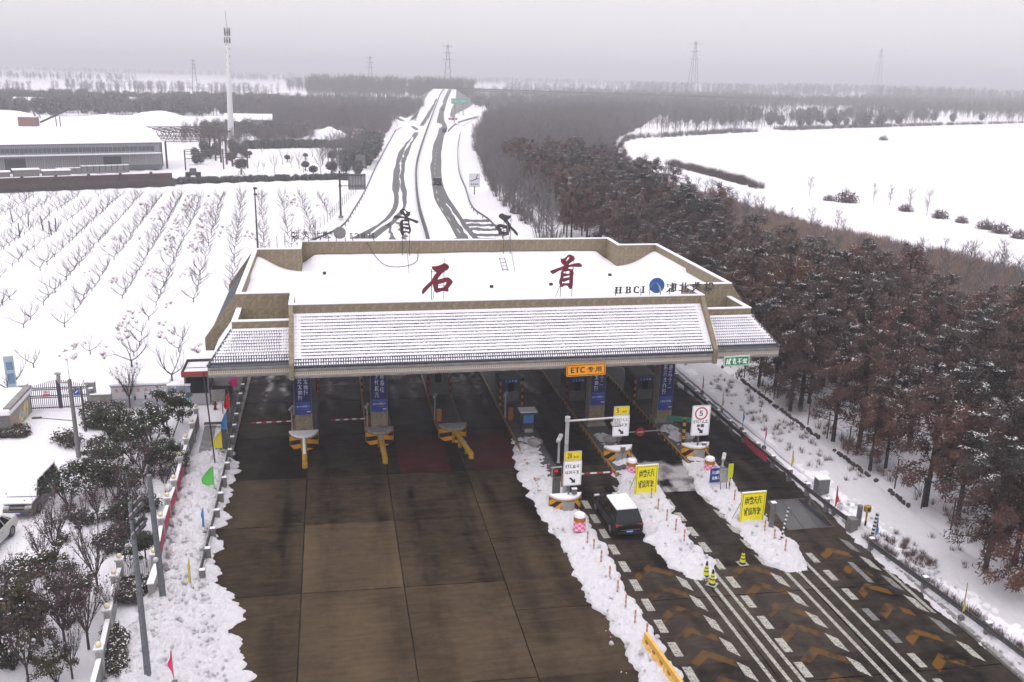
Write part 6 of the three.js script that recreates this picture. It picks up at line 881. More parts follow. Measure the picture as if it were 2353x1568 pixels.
function scatterMany(name, geos, mats, list, kind = 'stuff') { // list: [x, y, z, turn, scale]; one object
  const g = new THREE.Group(); g.name = numbered(name); g.userData.kind = kind; scene.add(g); const X = new THREE.Matrix4(), q = new THREE.Quaternion();
  geos.forEach((G0, i) => { const I = new THREE.InstancedMesh(G0, mats[i], list.length); list.forEach(([x, y, z, t, s, sy], k) => I.setMatrixAt(k, X.compose(new THREE.Vector3(x, y, z), q.setFromAxisAngle(UP, t), new THREE.Vector3(s, sy ?? s, s)))); I.name = ['crowns', 'trunks', 'snow'][i] ?? 'pieces'; I.userData.kind = kind; g.add(I); }); return g;
}
{
  const wood = [[27.0, 33], [45, 30], [51, 10], [50, -26], [50, -70], [54, -100], [57, -128], [60, -155], [56, -178], [36, -180], [31, -135], [27.5, -80], [27.2, -20]], r = rngOf(321), spots = [];
  for (let z = 33; z > -182; z -= 4.7) for (let x = 27; x < 62; x += 4.6) { const px = x + (r() - 0.5) * 2.6, pz = z + (r() - 0.5) * 2.8, s = 0.74 + 0.5 * r(), t = r() * 6.3, k = r() * 5 | 0; if (inPoly(px, pz, wood) && (inView(px, 5, pz, 1.12) || inView(px, 0, pz, 1.05))) spots.push([px, pz, s, t, k, EYE.distanceTo(new THREE.Vector3(px, 0, pz))]); }
  // the clearly seen trees at the wood's edge
  for (const [x, y, k, s] of [[2125, 1160, 0, 1.08], [1815, 941, 3, 0.95], [1915, 1010, 2, 0.9], [2000, 1078, 4, 0.72], [1860, 925, 0, 0.9], [1745, 885, 1, 0.9], [2225, 1110, 1, 1.0], [2262, 1335, 1, 0.95], [2330, 1295, 0, 1.0], [2285, 1235, 3, 1.05], [2365, 1400, 4, 0.9], [2420, 1340, 1, 1.0], [2340, 1180, 1, 1.05], [2200, 1190, 4, 0.95]]) { const p = G(x, y, -0.4); spots.push([p.x, p.z, s, x, k, EYE.distanceTo(p) - 8]); }
  spots.sort((a, b) => a[5] - b[5]);
  const rest = []; spots.forEach(([x, z, s, t, k], i) => { const y = groundHeight(x, z) - 0.05; if (i < 290) plant(redwoods[k], 'redwood_tree', redLabel[k], 'tree', x, z, t, s, 'brown redwoods of the right wood, kind ' + ['one', 'two', 'three', 'four', 'five'][k], y); else (rest[k] ??= []).push([x, y, z, t, s]); });
  const far = [].concat(...rest.filter(Boolean)); const c = redwoods[1].children; if (far.length) scatterMany('redwood_wood', [c[1].geometry, c[0].geometry, c[2].geometry], [M.leaf, M.bark, M.leaf], far);
  console.log('redwoods', spots.length);
}
// --- orchard: low open-headed bare fruit trees in rows
function orchardTree(seed, up) { const r = rngOf(seed), t = new Twigs(), o = { bend: 0.55, up, spread: 1.5, kids: 2, chance: 0.75, seg: 3 }; t.add(Z3(), new THREE.Vector3(0, 0.55, 0), 0.075, 0.065); const n = 3 + (r() * 2 | 0), a0 = r() * 6; for (let k = 0; k < n; k++) { const a = a0 + k * 6.28 / n; t.grow(new THREE.Vector3(0, 0.52, 0), new THREE.Vector3(Math.cos(a), 0.62, Math.sin(a)), 1.75, 0.055, 2, r, o); } return t.geo(); }
{
  const kinds = [1, 2, 3, 4].map((s) => orchardTree(s * 7, 0.12)).concat([5, 6].map((s) => orchardTree(s * 7, 0.3))), r = rngOf(88), ord = ['first', 'second', 'third', 'fourth', 'fifth', 'sixth', 'seventh', 'eighth', 'ninth', 'tenth', 'eleventh', 'twelfth', 'thirteenth', 'fourteenth', 'fifteenth', 'sixteenth', 'seventeenth', 'eighteenth'];
  std('snowTwig', 0.6, 0.6, 0.62, 0.95); let n = 0; const over = [];
  for (let row = 0; row < 17; row++) for (let z = -132 + r() * 3; z < -13; z += 3.25) {
    const z0 = z + (r() - 0.5) * 1.0, x = -15 - 4.1 * row + 0.07 * (z0 + 144) + (r() - 0.5) * 0.3, s = (0.66 + 0.32 * r()) * (row < 4 ? 0.9 : 1), t = r() * 6.3, k = r() * 6 | 0, skip = r() < 0.12 || (z0 > -34 && x > -46 && x < -27 && r() < 0.45); if (skip || !inView(x, 0.5, z0, 1.02) || x > -12 || (x > -24 && z0 > -46) || (z0 > -26 && x < -40) || (x < -61 && z0 > -92 && z0 < -62 && x < -64)) continue; if (n++ > 296) { (over[k] ??= []).push([x, groundHeight(x, z0) - 0.04, z0, t, s]); continue; }
    const o = thing('orchard_tree', `bare open headed fruit tree in the ${ord[row]} orchard row from the highway`, 'fruit tree', [x, groundHeight(x, z0) - 0.04, z0], t, `bare fruit trees in the ${ord[row]} orchard row`); o.scale.setScalar(s); mesh('branches', kinds[k], M.orchardBark, o);
  }
  over.forEach((L, k) => L?.length && scatterMany('orchard_rows', [kinds[k]], [M.orchardBark], L));
  console.log('orchard', n);
  { let q = 0; const w = ['tallest, at the far end', 'second from the far end', 'middle', 'by the red marker', 'nearest', 'leaning']; for (const [x, y] of [[28, 508], [64, 518], [98, 527], [45, 545], [118, 540], [128, 532]]) { const p = G(x, y), o = thing('orchard_stake', 'dark wooden stake standing at the left orchard edge, ' + w[q++], 'stake', [p.x, -0.2, p.z]); o.rotation.set(0.06 * Math.sin(x), 0, 0.12 * Math.cos(y)); mb().cyl(0.1, 0.08, 2.5, 0, 0, 0, 8).build('pole', M.trunk, o); mb().ball(0.12, 0, 2.5, 0, 1, 0.5, 1, 8).build('snow', M.roofSnow, o); } }
  // isolated bare fruit trees near the wall
  for (const [x, y, l] of [[18, 905, 'bare branching tree behind the pale blue signboard at the left edge'], [302, 840, 'small bare forked tree above the painted wall'], [395, 872, 'spreading bare bush tree left of the kiosk roof']]) { const p = G(x, y), o = thing('orchard_tree', l, 'fruit tree', [p.x, -0.15, p.z], x); o.scale.setScalar(1.15); mesh('branches', kinds[x % 6], M.orchardBark, o); }
  // brown weeds between the rows
  const wg = (() => { const t = new Twigs(), q = rngOf(4); for (let k = 0; k < 9; k++) { const a = q() * 6.3; t.add(new THREE.Vector3((q() - 0.5) * 0.3, 0, (q() - 0.5) * 0.3), new THREE.Vector3(Math.cos(a) * 0.35, 0.25 + 0.3 * q(), Math.sin(a) * 0.35), 0.02, 0.006); } return t.geo(); })();
  const L = []; for (let k = 0; k < 2400; k++) { const row = (r() * 9 | 0), z = -135 + 120 * r(), x = -17 - 4.1 * row + 0.07 * (z + 144) + (r() - 0.5) * 2.0; if (fbm(x * 0.2, z * 0.11, 3) < [0.62, 0.5, 0.66, 0.62, 0.66, 0.46, 0.48, 0.7, 0.74][row] || (x > -24 && z > -46)) continue; L.push([x, groundHeight(x, z) - 0.03, z, r() * 6.3, 0.45 + 0.6 * r()]); }
  scatterMany('dry_weeds', [wg], [std('weed', 0.13, 0.08, 0.068, 0.95)], L);
}
// --- garden shrubs left of the snow bank
function evergreen(seed, o = {}) {
  const r = rngOf(seed), g = new THREE.Group(), R = o.R ?? 1.3, H = o.H ?? 2.6, tw = new Twigs(), cl = []; for (let k = 0; k < 5; k++) { const a = r() * 6.3; tw.grow(new THREE.Vector3(0.1 * Math.cos(a), 0, 0.1 * Math.sin(a)), new THREE.Vector3(Math.cos(a) * 0.5, 1.2, Math.sin(a) * 0.5), H * 0.7, 0.05, 1, r, { bend: 0.4, up: 0.1, spread: 1.2, kids: 2, seg: 3 }); } mesh('trunk', tw.geo(), M.bark, g);
  for (let k = 0; k < (o.cl ?? 22); k++) { const u = r(), a = r() * 6.3, y = H * (0.35 + 0.65 * Math.pow(r(), 0.8)), q = R * Math.sqrt(u) * Math.sqrt(Math.max(0.05, 1 - Math.pow((y / H - 0.6) / 0.52, 2))); cl.push([Math.cos(a) * q, y, Math.sin(a) * q, 0.26 + 0.28 * r()]); }
  const green = o.green ?? [0.020, 0.028, 0.013], n = o.n ?? 2400;
  mesh('crown', leafCloud(n, (q) => { const c = cl[q() * cl.length | 0], a = q() * 6.3, b = Math.acos(2 * q() - 1), d = c[3] * Math.pow(q(), 0.4), nx = Math.sin(b) * Math.cos(a), ny = Math.cos(b), nz = Math.sin(b) * Math.sin(a); return [c[0] + nx * d, c[1] + ny * d * 0.8, c[2] + nz * d, nx, ny + 0.6, nz]; }, o.leaf ?? 0.1, (x, y, z, N, q) => { const k = 0.5 + 1.1 * q(); return green.map((v) => v * k); }, r, { thin: 0.5 }), M.leaf, g);
  mesh('snow', leafCloud(Math.round(n * (o.snow ?? 0.014)), (q) => { const c = cl[q() * cl.length | 0], a = q() * 6.3, d = c[3] * Math.sqrt(q()); return [c[0] + Math.cos(a) * d, c[1] + c[3] * 0.75 * Math.sqrt(1 - d * d / c[3] / c[3] * 0.9) + 0.02, c[2] + Math.sin(a) * d, 0, 2, 0]; }, 0.075, (x, y, z, N, q) => { const k = 0.68 + 0.25 * q(); return [k, k, k]; }, r, { thin: 0.6 }), M.leaf, g); return g;
}
function bareShrub(seed, o = {}) { const r = rngOf(seed), g = new THREE.Group(), t = new Twigs(), H = o.H ?? 2.8; t.add(Z3(), new THREE.Vector3(0, H * 0.28, 0), 0.06, 0.05); const n = 10; for (let k = 0; k < n; k++) { const a = k * 2.4 + r(); t.grow(new THREE.Vector3(0, H * 0.26, 0), new THREE.Vector3(Math.cos(a) * 0.42, 1, Math.sin(a) * 0.42), H * 0.55, 0.03, 2, r, { bend: 0.3, up: 0.12, spread: 0.9, kids: 2, chance: 0.8, seg: 3 }); } mesh('branches', t.geo(), M.purpleBark, g); if (o.leaf !== 0) { const P = t.p, m = P.length / 3; mesh('leaves', leafCloud(o.leaf ?? 420, (q) => { const i = 12 + (q() * (m - 12) | 0); return [P[i * 3] + (q() - 0.5) * 0.1, P[i * 3 + 1] + (q() - 0.5) * 0.1, P[i * 3 + 2] + (q() - 0.5) * 0.1, 0, 1, 0]; }, 0.07, (x, y, z, N, q) => (q() < 0.05 ? [0.6, 0.6, 0.62] : [0.06 * (0.5 + q()), 0.03 * (0.5 + q()), 0.034 * (0.5 + q())]), r), M.leaf, g); } return g; }
{
  const E = [evergreen(1), evergreen(2, { R: 1.5, H: 2.4, cl: 26 }), evergreen(3, { R: 1.2, H: 3.2, n: 2800, snow: 0.05 }), evergreen(4, { R: 1.35, H: 2.5, green: [0.03, 0.03, 0.014], snow: 0.04 }), evergreen(5, { R: 1.6, H: 2.6, green: [0.036, 0.03, 0.013], n: 3000, snow: 0.008, cl: 30 })], B = [bareShrub(11), bareShrub(12, { H: 3.1 }), bareShrub(13, { H: 2.4, leaf: 700 }), bareShrub(14, { H: 2.7, leaf: 200 })];
  const S = (() => { const r = rngOf(9), g = new THREE.Group(), t = new Twigs(); t.add(Z3(), new THREE.Vector3(0, 1.2, 0), 0.05, 0.045); mesh('trunk', t.geo(), M.bark, g); mesh('crown', leafCloud(1800, (q) => { const a = q() * 6.3, b = Math.acos(2 * q() - 1), d = 0.62 * Math.pow(q(), 0.3), nx = Math.sin(b) * Math.cos(a), ny = Math.cos(b), nz = Math.sin(b) * Math.sin(a); return [nx * d, 1.65 + ny * d * 0.85, nz * d, nx, ny, nz]; }, 0.09, (x, y, z, N, q) => { const k = 0.5 + q(); return [0.02 * k, 0.024 * k, 0.014 * k]; }, r), M.leaf, g); return g; })();
  const put = (p, kind, name, label, cat, x, y, s, up = -0.12) => { const q = G(x, y); plant(p, name, label, cat, q.x, q.z, x * 1.7, s, undefined, up); };
  const ev = [[392, 1002, 2, 1.2, 'tall dark evergreen shrub right beside the guard kiosk'], [418, 968, 0, 0.9, 'dark evergreen shrub between the kiosk and the tall evergreen'], [352, 1022, 0, 1.05, 'dark evergreen shrub left of the tall evergreen by the kiosk'], [255, 1005, 0, 0.95, 'evergreen shrub in front of the twin headed yard lamp'], [300, 1010, 3, 0.9, 'snow dusted evergreen shrub under the painted wall'], [308, 1062, 1, 1.05, 'wide dark evergreen shrub in the middle of the upper shrub bed'], [372, 1085, 0, 0.9, 'dark evergreen shrub beside the upper fence pillars'], [228, 1085, 3, 0.85, 'low snowy evergreen shrub at the foot of the camera pole'], [262, 1090, 1, 0.9, 'evergreen shrub right of the camera pole foot'], [160, 1160, 1, 1.05, 'broad leafy evergreen shrub beside the snow covered silver car'], [268, 1140, 3, 1.05, 'snow flecked evergreen shrub in the centre of the shrub bed'], [212, 1140, 1, 0.95, 'dark evergreen shrub right of the broad leafy one'], [405, 1090, 3, 0.75, 'small evergreen shrub tight against the fence below the kiosk'], [295, 1290 - 60, 0, 0.75, 'dark round evergreen behind the floodlight pole'], [100, 1478, 4, 1.2, 'snowy brown green shrub in the lower left bed'], [30, 1530, 4, 1.45, 'large brown green shrub in the bottom left corner'], [60, 1400, 3, 1.1, 'snow sprinkled shrub at the left edge of the lower bed'], [300, 1302, 0, 0.6, 'small evergreen behind the garden gate railing'], [130, 1562, 4, 0.7, 'small brown green shrub at the bottom edge'], [110, 1330, 3, 0.8, 'snowy shrub beneath the purple twigged trees'], [180, 1400, 3, 0.8, 'snowy mound shaped shrub left of the lower fence']];
  ev.forEach(([x, y, k, s, l]) => put(E[k], 0, 'evergreen_shrub', l, 'shrub', x, y, s));
  put(S, 0, 'topiary_tree', 'clipped round topiary on a thin stem beside the lamp pole', 'topiary', 336, 1300, 1.0); put(S, 0, 'topiary_tree', 'second round topiary behind the floodlight racks', 'topiary', 297, 1236, 1.15);
  const br = [[127, 1288, 1, 1.15, 'tall purple twigged bare shrub in the middle of the bed'], [186, 1242, 0, 0.95, 'upright bare shrub below the broad evergreen'], [224, 1197, 2, 0.9, 'bare purple shrub beside the floodlight pole top'], [224, 1358, 1, 1.2, 'large bare purple tree left of the garden gate'], [151, 1492, 1, 1.35, 'large purple bare tree in the lower bed'], [203, 1488, 0, 1.25, 'purple bare tree beside the lower fence'], [165, 1556, 3, 0.95, 'dark bare shrub at the bottom of the shrub bed'], [98, 1300, 2, 0.9, 'bushy bare shrub beside the snow covered cars'], [272, 1210, 2, 0.9, 'bare purple shrub behind the floodlight racks'], [330, 1195, 0, 0.95, 'bare shrub left of the second tall pole'], [135, 1238, 2, 0.75, 'bare shrub in front of the silver car'], [4, 1440, 1, 1.1, 'dark bare shrub cut by the left picture edge'], [285, 1275, 2, 0.85, 'bare pinkish shrub above the garden gate'], [243, 1140, 3, 1.0, 'bare dark shrub among the upper evergreens'], [330, 1110, 1, 1.0, 'bare dark tree in the upper shrub bed'], [298, 935, 0, 1.2, 'bare purple tree before the red characters of the painted wall'], [65, 1568, 1, 1.1, 'purple bare shrub in the bottom left corner'], [255, 1420, 2, 0.7, 'small bare shrub close to the lower fence'], [290, 1165, 1, 0.9, 'bare shrub in the centre of the bed'], [380, 1130, 2, 0.8, 'bare thin shrub beside the upper red strip']];
  br.forEach(([x, y, k, s, l]) => put(B[k], 0, 'bare_shrub', l, 'shrub', x, y, s));
  // low snowed ground cover of the bed and hedge strips
  const r = rngOf(44), low = evergreen(21, { R: 0.55, H: 0.4, cl: 9, n: 420, snow: 0.035, green: [0.045, 0.038, 0.03] }), c = low.children, L = []; const bed = [[-34, 3.5], [-23.4, 3.5], [-22.6, 20], [-23.3, 30], [-23.4, 46], [-30, 46], [-29.0, 22], [-29.3, 8]];
  for (let k = 0; k < 220; k++) { const x = -34 + 11.5 * r(), z = 3 + 43 * r(); if (inPoly(x, z, bed) && fbm(x * 0.5, z * 0.5, 2) > 0.5) L.push([x, -0.15, z, r() * 6, 0.7 + 0.8 * r()]); }
  for (let k = 0; k < 110; k++) { const a = G(205 + 70 * r(), 940 + 40 * r()); L.push([a.x, -0.05, a.z, r() * 6, 0.9 + 0.4 * r()]); } for (let k = 0; k < 60; k++) { const a = G(5 + 45 * r(), 985 + 14 * r()); L.push([a.x, -0.1, a.z, r() * 6, 0.9]); }
  for (let k = 0; k < 120; k++) { const q = r(), s = zoom(0, 1440, 2.09), a = G(...s(q < 0.3 ? [840 + 200 * r(), 915 + 25 * r()] : q < 0.65 ? [820 + 90 * r(), 930 + 90 * r()] : [740 + 80 * r(), 1250 + 260 * r()])); L.push([a.x, 0.05, a.z, r() * 6, 0.5 + 0.4 * r()]); }
  scatterMany('ground_cover', [c[1].geometry, c[0].geometry, c[2].geometry], [M.leaf, M.bark, M.leaf], L);
}

// ------------------------------------------------------------------ highway furniture
{
  const railLine = (label, pts, h, w, hh, m, name) => { const t = thing(name, label, name.replace('_', ' ')), P = spline(pts.map((p) => onRoad(p, h)), 60), g = mb(); for (let i = 0; i < 60; i++) g.beam(P[i], P[i + 1], w, hh); g.build('beam', m, t); const q = mb(); for (let i = 0; i <= 60; i += 1) q.sit(0.16, h + 0.2, 0.2, P[i].x, P[i].y - h - 0.1, P[i].z); const o = q.build('posts', M.steel, t); o.userData.kind = 'stuff'; return t; };
  railLine('dark guard rail along the left edge of the snowy highway', [[480, 1500], [770, 1370], [900, 1200], [1000, 1030], [1090, 830], [1200, 620], [1285, 470]], 0.7, 0.1, 0.34, M.darkSteel, 'guard_rail');
  railLine('guard rail along the far climbing left highway edge', [[1460, 385], [1490, 310], [1540, 200], [1585, 130], [1625, 95]], 0.7, 0.2, 0.5, M.steel, 'guard_rail');
  railLine('dark guard rail along the right edge of the snowy highway', [[2260, 1440], [2130, 1290], [2000, 1200], [1920, 1000], [1865, 860], [1850, 640], [1872, 500]], 0.7, 0.1, 0.34, M.darkSteel, 'guard_rail');
  railLine('dark green median barrier between the two highway carriageways', [[1590, 1520], [1560, 1400], [1500, 1200], [1470, 960], [1475, 780], [1540, 550], [1620, 330], [1690, 150], [1725, 97]], 0.75, 0.42, 0.75, std('medianGreen', 0.04, 0.05, 0.046, 0.8), 'median_barrier');
  const t = thing('overpass_railing', 'long grey railing of the crossing overpass at the top of the highway', 'railing'), a = onRoad([1625, 95], 0.8), b = onRoad([1838, 95], 0.8), e = new THREE.Vector3(b.x + 330, b.y - 3, b.z + 40); const g = mb(); g.beam(a, b, 0.5, 0.9).beam(b, e, 0.5, 1.0); g.build('rail', M.darkSteel, t);
  const dk = mb(); dk.beam([b.x, b.y - 1.6, b.z - 4], [e.x, e.y - 1.6, e.z - 4], 8, 1.4); dk.build('deck', M.greyStone, t); for (let k = 1; k < 8; k++) mb().sit(2.2, 9, 2.2, lerp(b.x, e.x, k / 8), -0.5, lerp(b.z, e.z, k / 8) - 4).build('pier', M.greyStone, t);
}
const signBack = (c, w, h) => { c.fillStyle = '#8c8b90'; c.fillRect(0, 0, w, h); };
{ // cantilever sign seen from behind, and one more on two posts
  const p = G(783, 500), t = thing('gantry_sign', 'dark cantilever pole carrying a grey sign panel seen from behind, left of the highway', 'road sign', [p.x, -0.1, p.z]), H = V(780, 392, p.z).y + 0.1; mb().cyl(0.2, 0.17, H, 0, 0, 0, 12).build('pole', M.darkSteel, t);
  const x0 = V(799, 400, p.z).x - p.x, x1 = V(840, 400, p.z).x - p.x, y1 = V(800, 398, p.z).y, y0 = V(800, 435, p.z).y; for (const y of [402, 426]) { const yy = V(800, y, p.z).y; mb().beam([0, yy, 0.05], [x1 - 0.2, yy, 0.05], 0.14, 0.14).box(0.5, 0.5, 0.5, 0, yy, 0).build('arm', M.darkSteel, t); } 
  const n = 6; for (let k = 0; k < n; k++) mb().box((x1 - x0) / n - 0.03, y1 - y0, 0.08, lerp(x0, x1, (k + 0.5) / n), (y0 + y1) / 2, -0.1).build('panel', std('signBack', 0.22, 0.215, 0.225, 0.6, { map: rep(grainT, 0.4) }), t); mb().box(0.9, 0.4, 0.9, 0, 0.2, 0).build('footing', M.cornice, t);
  const q = G(829, 470), u = thing('guide_sign', 'grey guide sign on two posts seen from behind, beyond the cantilever sign', 'road sign', [q.x - 1, -0.1, -190]), a = V(817, 355, -190), b = V(840, 386, -190); u.position.x = (a.x + b.x) / 2; const w = b.x - a.x; for (let k = 0; k < 5; k++) mb().box(w, (a.y - b.y) / 5 - 0.06, 0.1, 0, b.y + (a.y - b.y) * (k + 0.5) / 5, 0).build('slat', M.signBack, u); for (const s of [-1, 1]) mb().cyl(0.17, 0.17, a.y + 0.6, s * (w / 2 + 0.15), 0, 0.2, 10).build('post', M.darkSteel, u);
  const c = G(1090, 446), v = thing('info_sign', 'white traffic information sign with a diagram right of the highway', 'road sign', [c.x, -0.1, c.z]), A = V(1079, 398, c.z), B = V(1103, 429, c.z), W = B.x - A.x, Hh = A.y - B.y; mb().rbox(W, Hh, 0.1, 0.03, 0, B.y, 0).build('panel', M.offWhite, v); mb().cyl(0.14, 0.14, B.y + 0.2, 0, 0, 0, 10).build('post', M.steel, v);
  face('print', W - 0.1, Hh - 0.1, print(128, 160, (g, w, h) => { g.fillStyle = '#d6d4da'; g.fillRect(0, 0, w, h); g.strokeStyle = '#55535c'; g.lineWidth = 12; g.beginPath(); g.moveTo(104, 6); g.lineTo(78, 66); g.lineTo(10, 92); g.moveTo(78, 66); g.lineTo(116, 58); g.stroke(); g.fillStyle = '#5a5862'; for (let k = 0; k < 4; k++) g.fillRect(18 + k * 25, 118, 15, 20); }), v, 0, B.y + Hh / 2, 0.056);
  const e = onRoad([1840, 330], 0), z = e.z, f = thing('direction_sign', 'green direction sign in two panels high beside the distant highway', 'road sign', [0, 0, z]); for (const [xa, xb] of [[1037, 1054], [1056, 1073]]) { const m = V(xa, 226, z), k = V(xb, 239, z); mb().box(k.x - m.x, m.y - k.y, 0.3, (m.x + k.x) / 2, (m.y + k.y) / 2, 0).build('panel', std('signGreen', 0.06, 0.33, 0.22, 0.6), f); mb().cyl(0.25, 0.25, m.y, (m.x + k.x) / 2, 0, -0.3, 8).build('post', M.steel, f); const L = mb(); for (let i = 0; i < 3; i++) L.box((k.x - m.x) * 0.2, (m.y - k.y) * 0.35, 0.05, lerp(m.x, k.x, 0.2 + 0.3 * i), (m.y + k.y) / 2, 0.18); L.build('writing', M.white, f); }
  const s2 = onRoad([1862, 320], 0), s3 = thing('kilometre_sign', 'small green sign on a post below the big green one', 'road sign', [s2.x, 0, s2.z]); mb().box(1.6, 1.6, 0.2, 0, 3.4, 0).build('panel', M.signGreen, s3); mb().cyl(0.15, 0.15, 3, 0, 0, 0, 8).build('post', M.steel, s3);
  const bm = onRoad([1805, 385], 0.3), bt = thing('crash_cushion', 'red and white crash cushion where the right ramp leaves the highway', 'crash barrier', [bm.x, bm.y, bm.z]); for (let k = 0; k < 5; k++) mb().rbox(0.9, 1.2, 1.4, 0.1, -2 + k, 0, 0).build('drum', k % 2 ? M.white : M.red, bt);
}
for (const [x0, y0, x1, y1, l, two] of [[587, 428, 592, 570, 'dark lamp post standing in the orchard left of the canopy roof', 1], [1308, 405, 1302, 546, 'grey lamp post among the redwoods right of the rear roof edge', 0]]) { const p = G(x1, y1), H = V(x0, y0, p.z).y, t = thing('lamp_post', l, 'street lamp', [p.x, -0.1, p.z]); mb().cyl(0.15, 0.1, H, 0, 0, 0, 10).build('pole', two ? M.darkSteel : M.steel, t); for (const d of [0, 0.9]) mb().rbox(0.55, 0.3, 0.5, 0.06, 0.1, H - 0.35 - d, 0.1).build('lamp_head', two ? M.darkSteel : M.offWhite, t); }
{ const p = G(1355, 552), t = thing('camera_pole', 'thin pole with a white camera in front of the redwoods', 'camera', [p.x, -0.1, p.z]), H = V(1355, 524, p.z).y; mb().cyl(0.08, 0.07, Math.max(2, H), 0, 0, 0, 8).build('pole', M.steel, t); mb().rbox(0.5, 0.35, 0.6, 0.08, 0, Math.max(2, H), 0).build('camera', M.white, t); }
{ // roadside netting fence left of the highway
  const t = thing('roadside_fence', 'grey net fence with thin posts along the left highway slope', 'fence'), P = spline([[600, 585], [690, 545], [745, 515], [790, 470], [820, 440]].map(([x, y]) => G(x, y)), 26); for (let i = 0; i <= 26; i++) mb().cyl(0.05, 0.05, 1.9, P[i].x, -0.1, P[i].z, 6).build('post', M.steel, t); const m = mb(); for (let i = 0; i < 26; i++) for (const y of [0.4, 0.8, 1.2, 1.7]) m.bar([P[i].x, y, P[i].z], [P[i + 1].x, y, P[i + 1].z], 0.02, 4); const o = m.build('netting', M.steel, t); o.userData.kind = 'stuff';
}

// ------------------------------------------------------------------ warehouse yard
const wA = new THREE.Vector3(-55.4, 0, -185.8), wB = new THREE.Vector3(-96, 0, -170.6), wDir = wB.clone().sub(wA).normalize(), wTurn = Math.atan2(-wDir.z, wDir.x), wIn = new THREE.Vector3(wDir.z, 0, -wDir.x);
if (wIn.z > 0) wIn.negate();
const local = (o) => { o.position.copy(wA); o.rotation.y = Math.atan2(wIn.x, wIn.z) + Math.PI; return o; };   // local: +z toward the viewer, -x along the front away from the corner
{
  const t = local(thing('warehouse', 'long pale grey warehouse with snow covered roof and a window band', 'warehouse')), L = 46, D = 26, e = 6.9, rg = 9.6;
  const wg = std('cladding', 0.36, 0.36, 0.375, 0.8, { map: rep(tex(128, (u) => 0.86 + 0.12 * Math.sin(u * 60)), 0.25, 1) });
  const pts = [[0, 0], [0, e], [D / 2, rg], [D, e], [D, 0]].map(([a, b]) => new THREE.Vector2(a, b)), g = new THREE.ExtrudeGeometry(new THREE.Shape(pts), { depth: L, bevelEnabled: false }); g.rotateY(Math.PI / 2); g.translate(-L, 0, 0); const b = mb(); b.add(g); b.build('wall', wg, t);
  mb().solid([[-L - 0.4, e + 0.12, 0.5], [0.4, e + 0.12, 0.5], [0.4, rg + 0.22, -D / 2], [-L - 0.4, rg + 0.22, -D / 2]], 0.25).solid([[-L - 0.4, rg + 0.22, -D / 2], [0.4, rg + 0.22, -D / 2], [0.4, e + 0.12, -D - 0.5], [-L - 0.4, e + 0.12, -D - 0.5]], 0.25).build('snow_roof', M.roofSnow, t); mb().box(L + 0.8, 0.12, 0.3, -L / 2, e - 0.1, 0.35).build('gutter', M.darkSteel, t);
  for (let k = 0; k < 38; k++) { const x = -2.2 - k * 1.02; mb().box(0.9, 1.15, 0.1, x, 5.35, 0.04).build('window', std('dimPane', 0.07, 0.085, 0.10, 0.3), t); } for (let k = 0; k < 6; k++) mb().box(0.18, 1.6, 0.16, -0.2 - k * 8.1, 5.3, 0.06).build('pilaster', M.greyStone, t);
  mb().box(L - 0.6, 0.16, 2.0, -L / 2, 4.1, 1.0).build('canopy', wg, t); mb().box(L - 0.5, 0.14, 2.1, -L / 2, 4.25, 1.0).build('canopy_snow', M.roofSnow, t);
  for (const x of [-12.2, -34.5]) mb().box(x > -20 ? 4.2 : 4.6, 3.4, 0.14, x, 1.7, 0.03).build('door', std('doorGreen', 0.05, 0.065, 0.07, 0.6), t); mb().box(10, 1.2, 0.12, -5.2, 0.6, 0.06).build('plinth', std('plinthGreen', 0.10, 0.13, 0.13, 0.8), t);
  const s = local(thing('goods_stacks', 'row of grey pallet stacks with snowy tops in front of the warehouse', 'pallet stacks')); for (let k = 0; k < 12; k++) { mb().sit(1.25, 1.7 - 0.4 * (k > 7), 1.3, -9.8 - k * 1.42, 0, 4.5).build('stack', M.steel, s); mb().sit(1.3, 0.1, 1.35, -9.8 - k * 1.42, 1.7 - 0.4 * (k > 7), 4.5).build('snow', M.roofSnow, s); }
  const sh = local(thing('lean_to', 'low grey lean-to sheds along the yard wall at the left', 'shed')); for (const [x, w, h] of [[-26.5, 6, 1.3], [-33, 5.5, 1.7], [-40, 7, 1.3]]) { mb().sit(w, h, 3, x, 0, 8.5).build('wall', M.greyStone, sh); mb().box(w + 0.4, 0.16, 3.4, x, h + 0.08, 8.5).build('snow_roof', M.roofSnow, sh); }
  // steel skeleton of the next bay
  const f = local(thing('hall_skeleton', 'open rusty steel frame of an unfinished hall beside the warehouse', 'steel frame')); const W = 18.5, fe = 7.0; for (let k = 0; k < 5; k++) { const z = -k * 6; for (const x of [1.2, W]) mb().sit(0.45, fe + 0.1, 0.45, x, 0, z).build('column', M.rustSteel, f); const T = mb(); T.beam([1.2, fe, z], [W, fe, z], 0.16, 0.2).beam([1.2, fe + 2.4, z], [W, fe + 2.4, z], 0.16, 0.2); for (let i = 0; i < 8; i++) { const a = lerp(1.2, W, i / 8), b = lerp(1.2, W, (i + 1) / 8), m2 = (a + b) / 2; T.beam([a, fe, z], [m2, fe + 2.4, z], 0.1, 0.1).beam([m2, fe + 2.4, z], [b, fe, z], 0.1, 0.1); } T.build('truss', M.rustSteel, f); }
  for (let i = 0; i < 7; i++) { const x = lerp(1.2, W, i / 6); mb().beam([x, fe + 2.5, 0], [x, fe + 2.5, -24], 0.14, 0.18).build('purlin', M.rustSteel, f); }
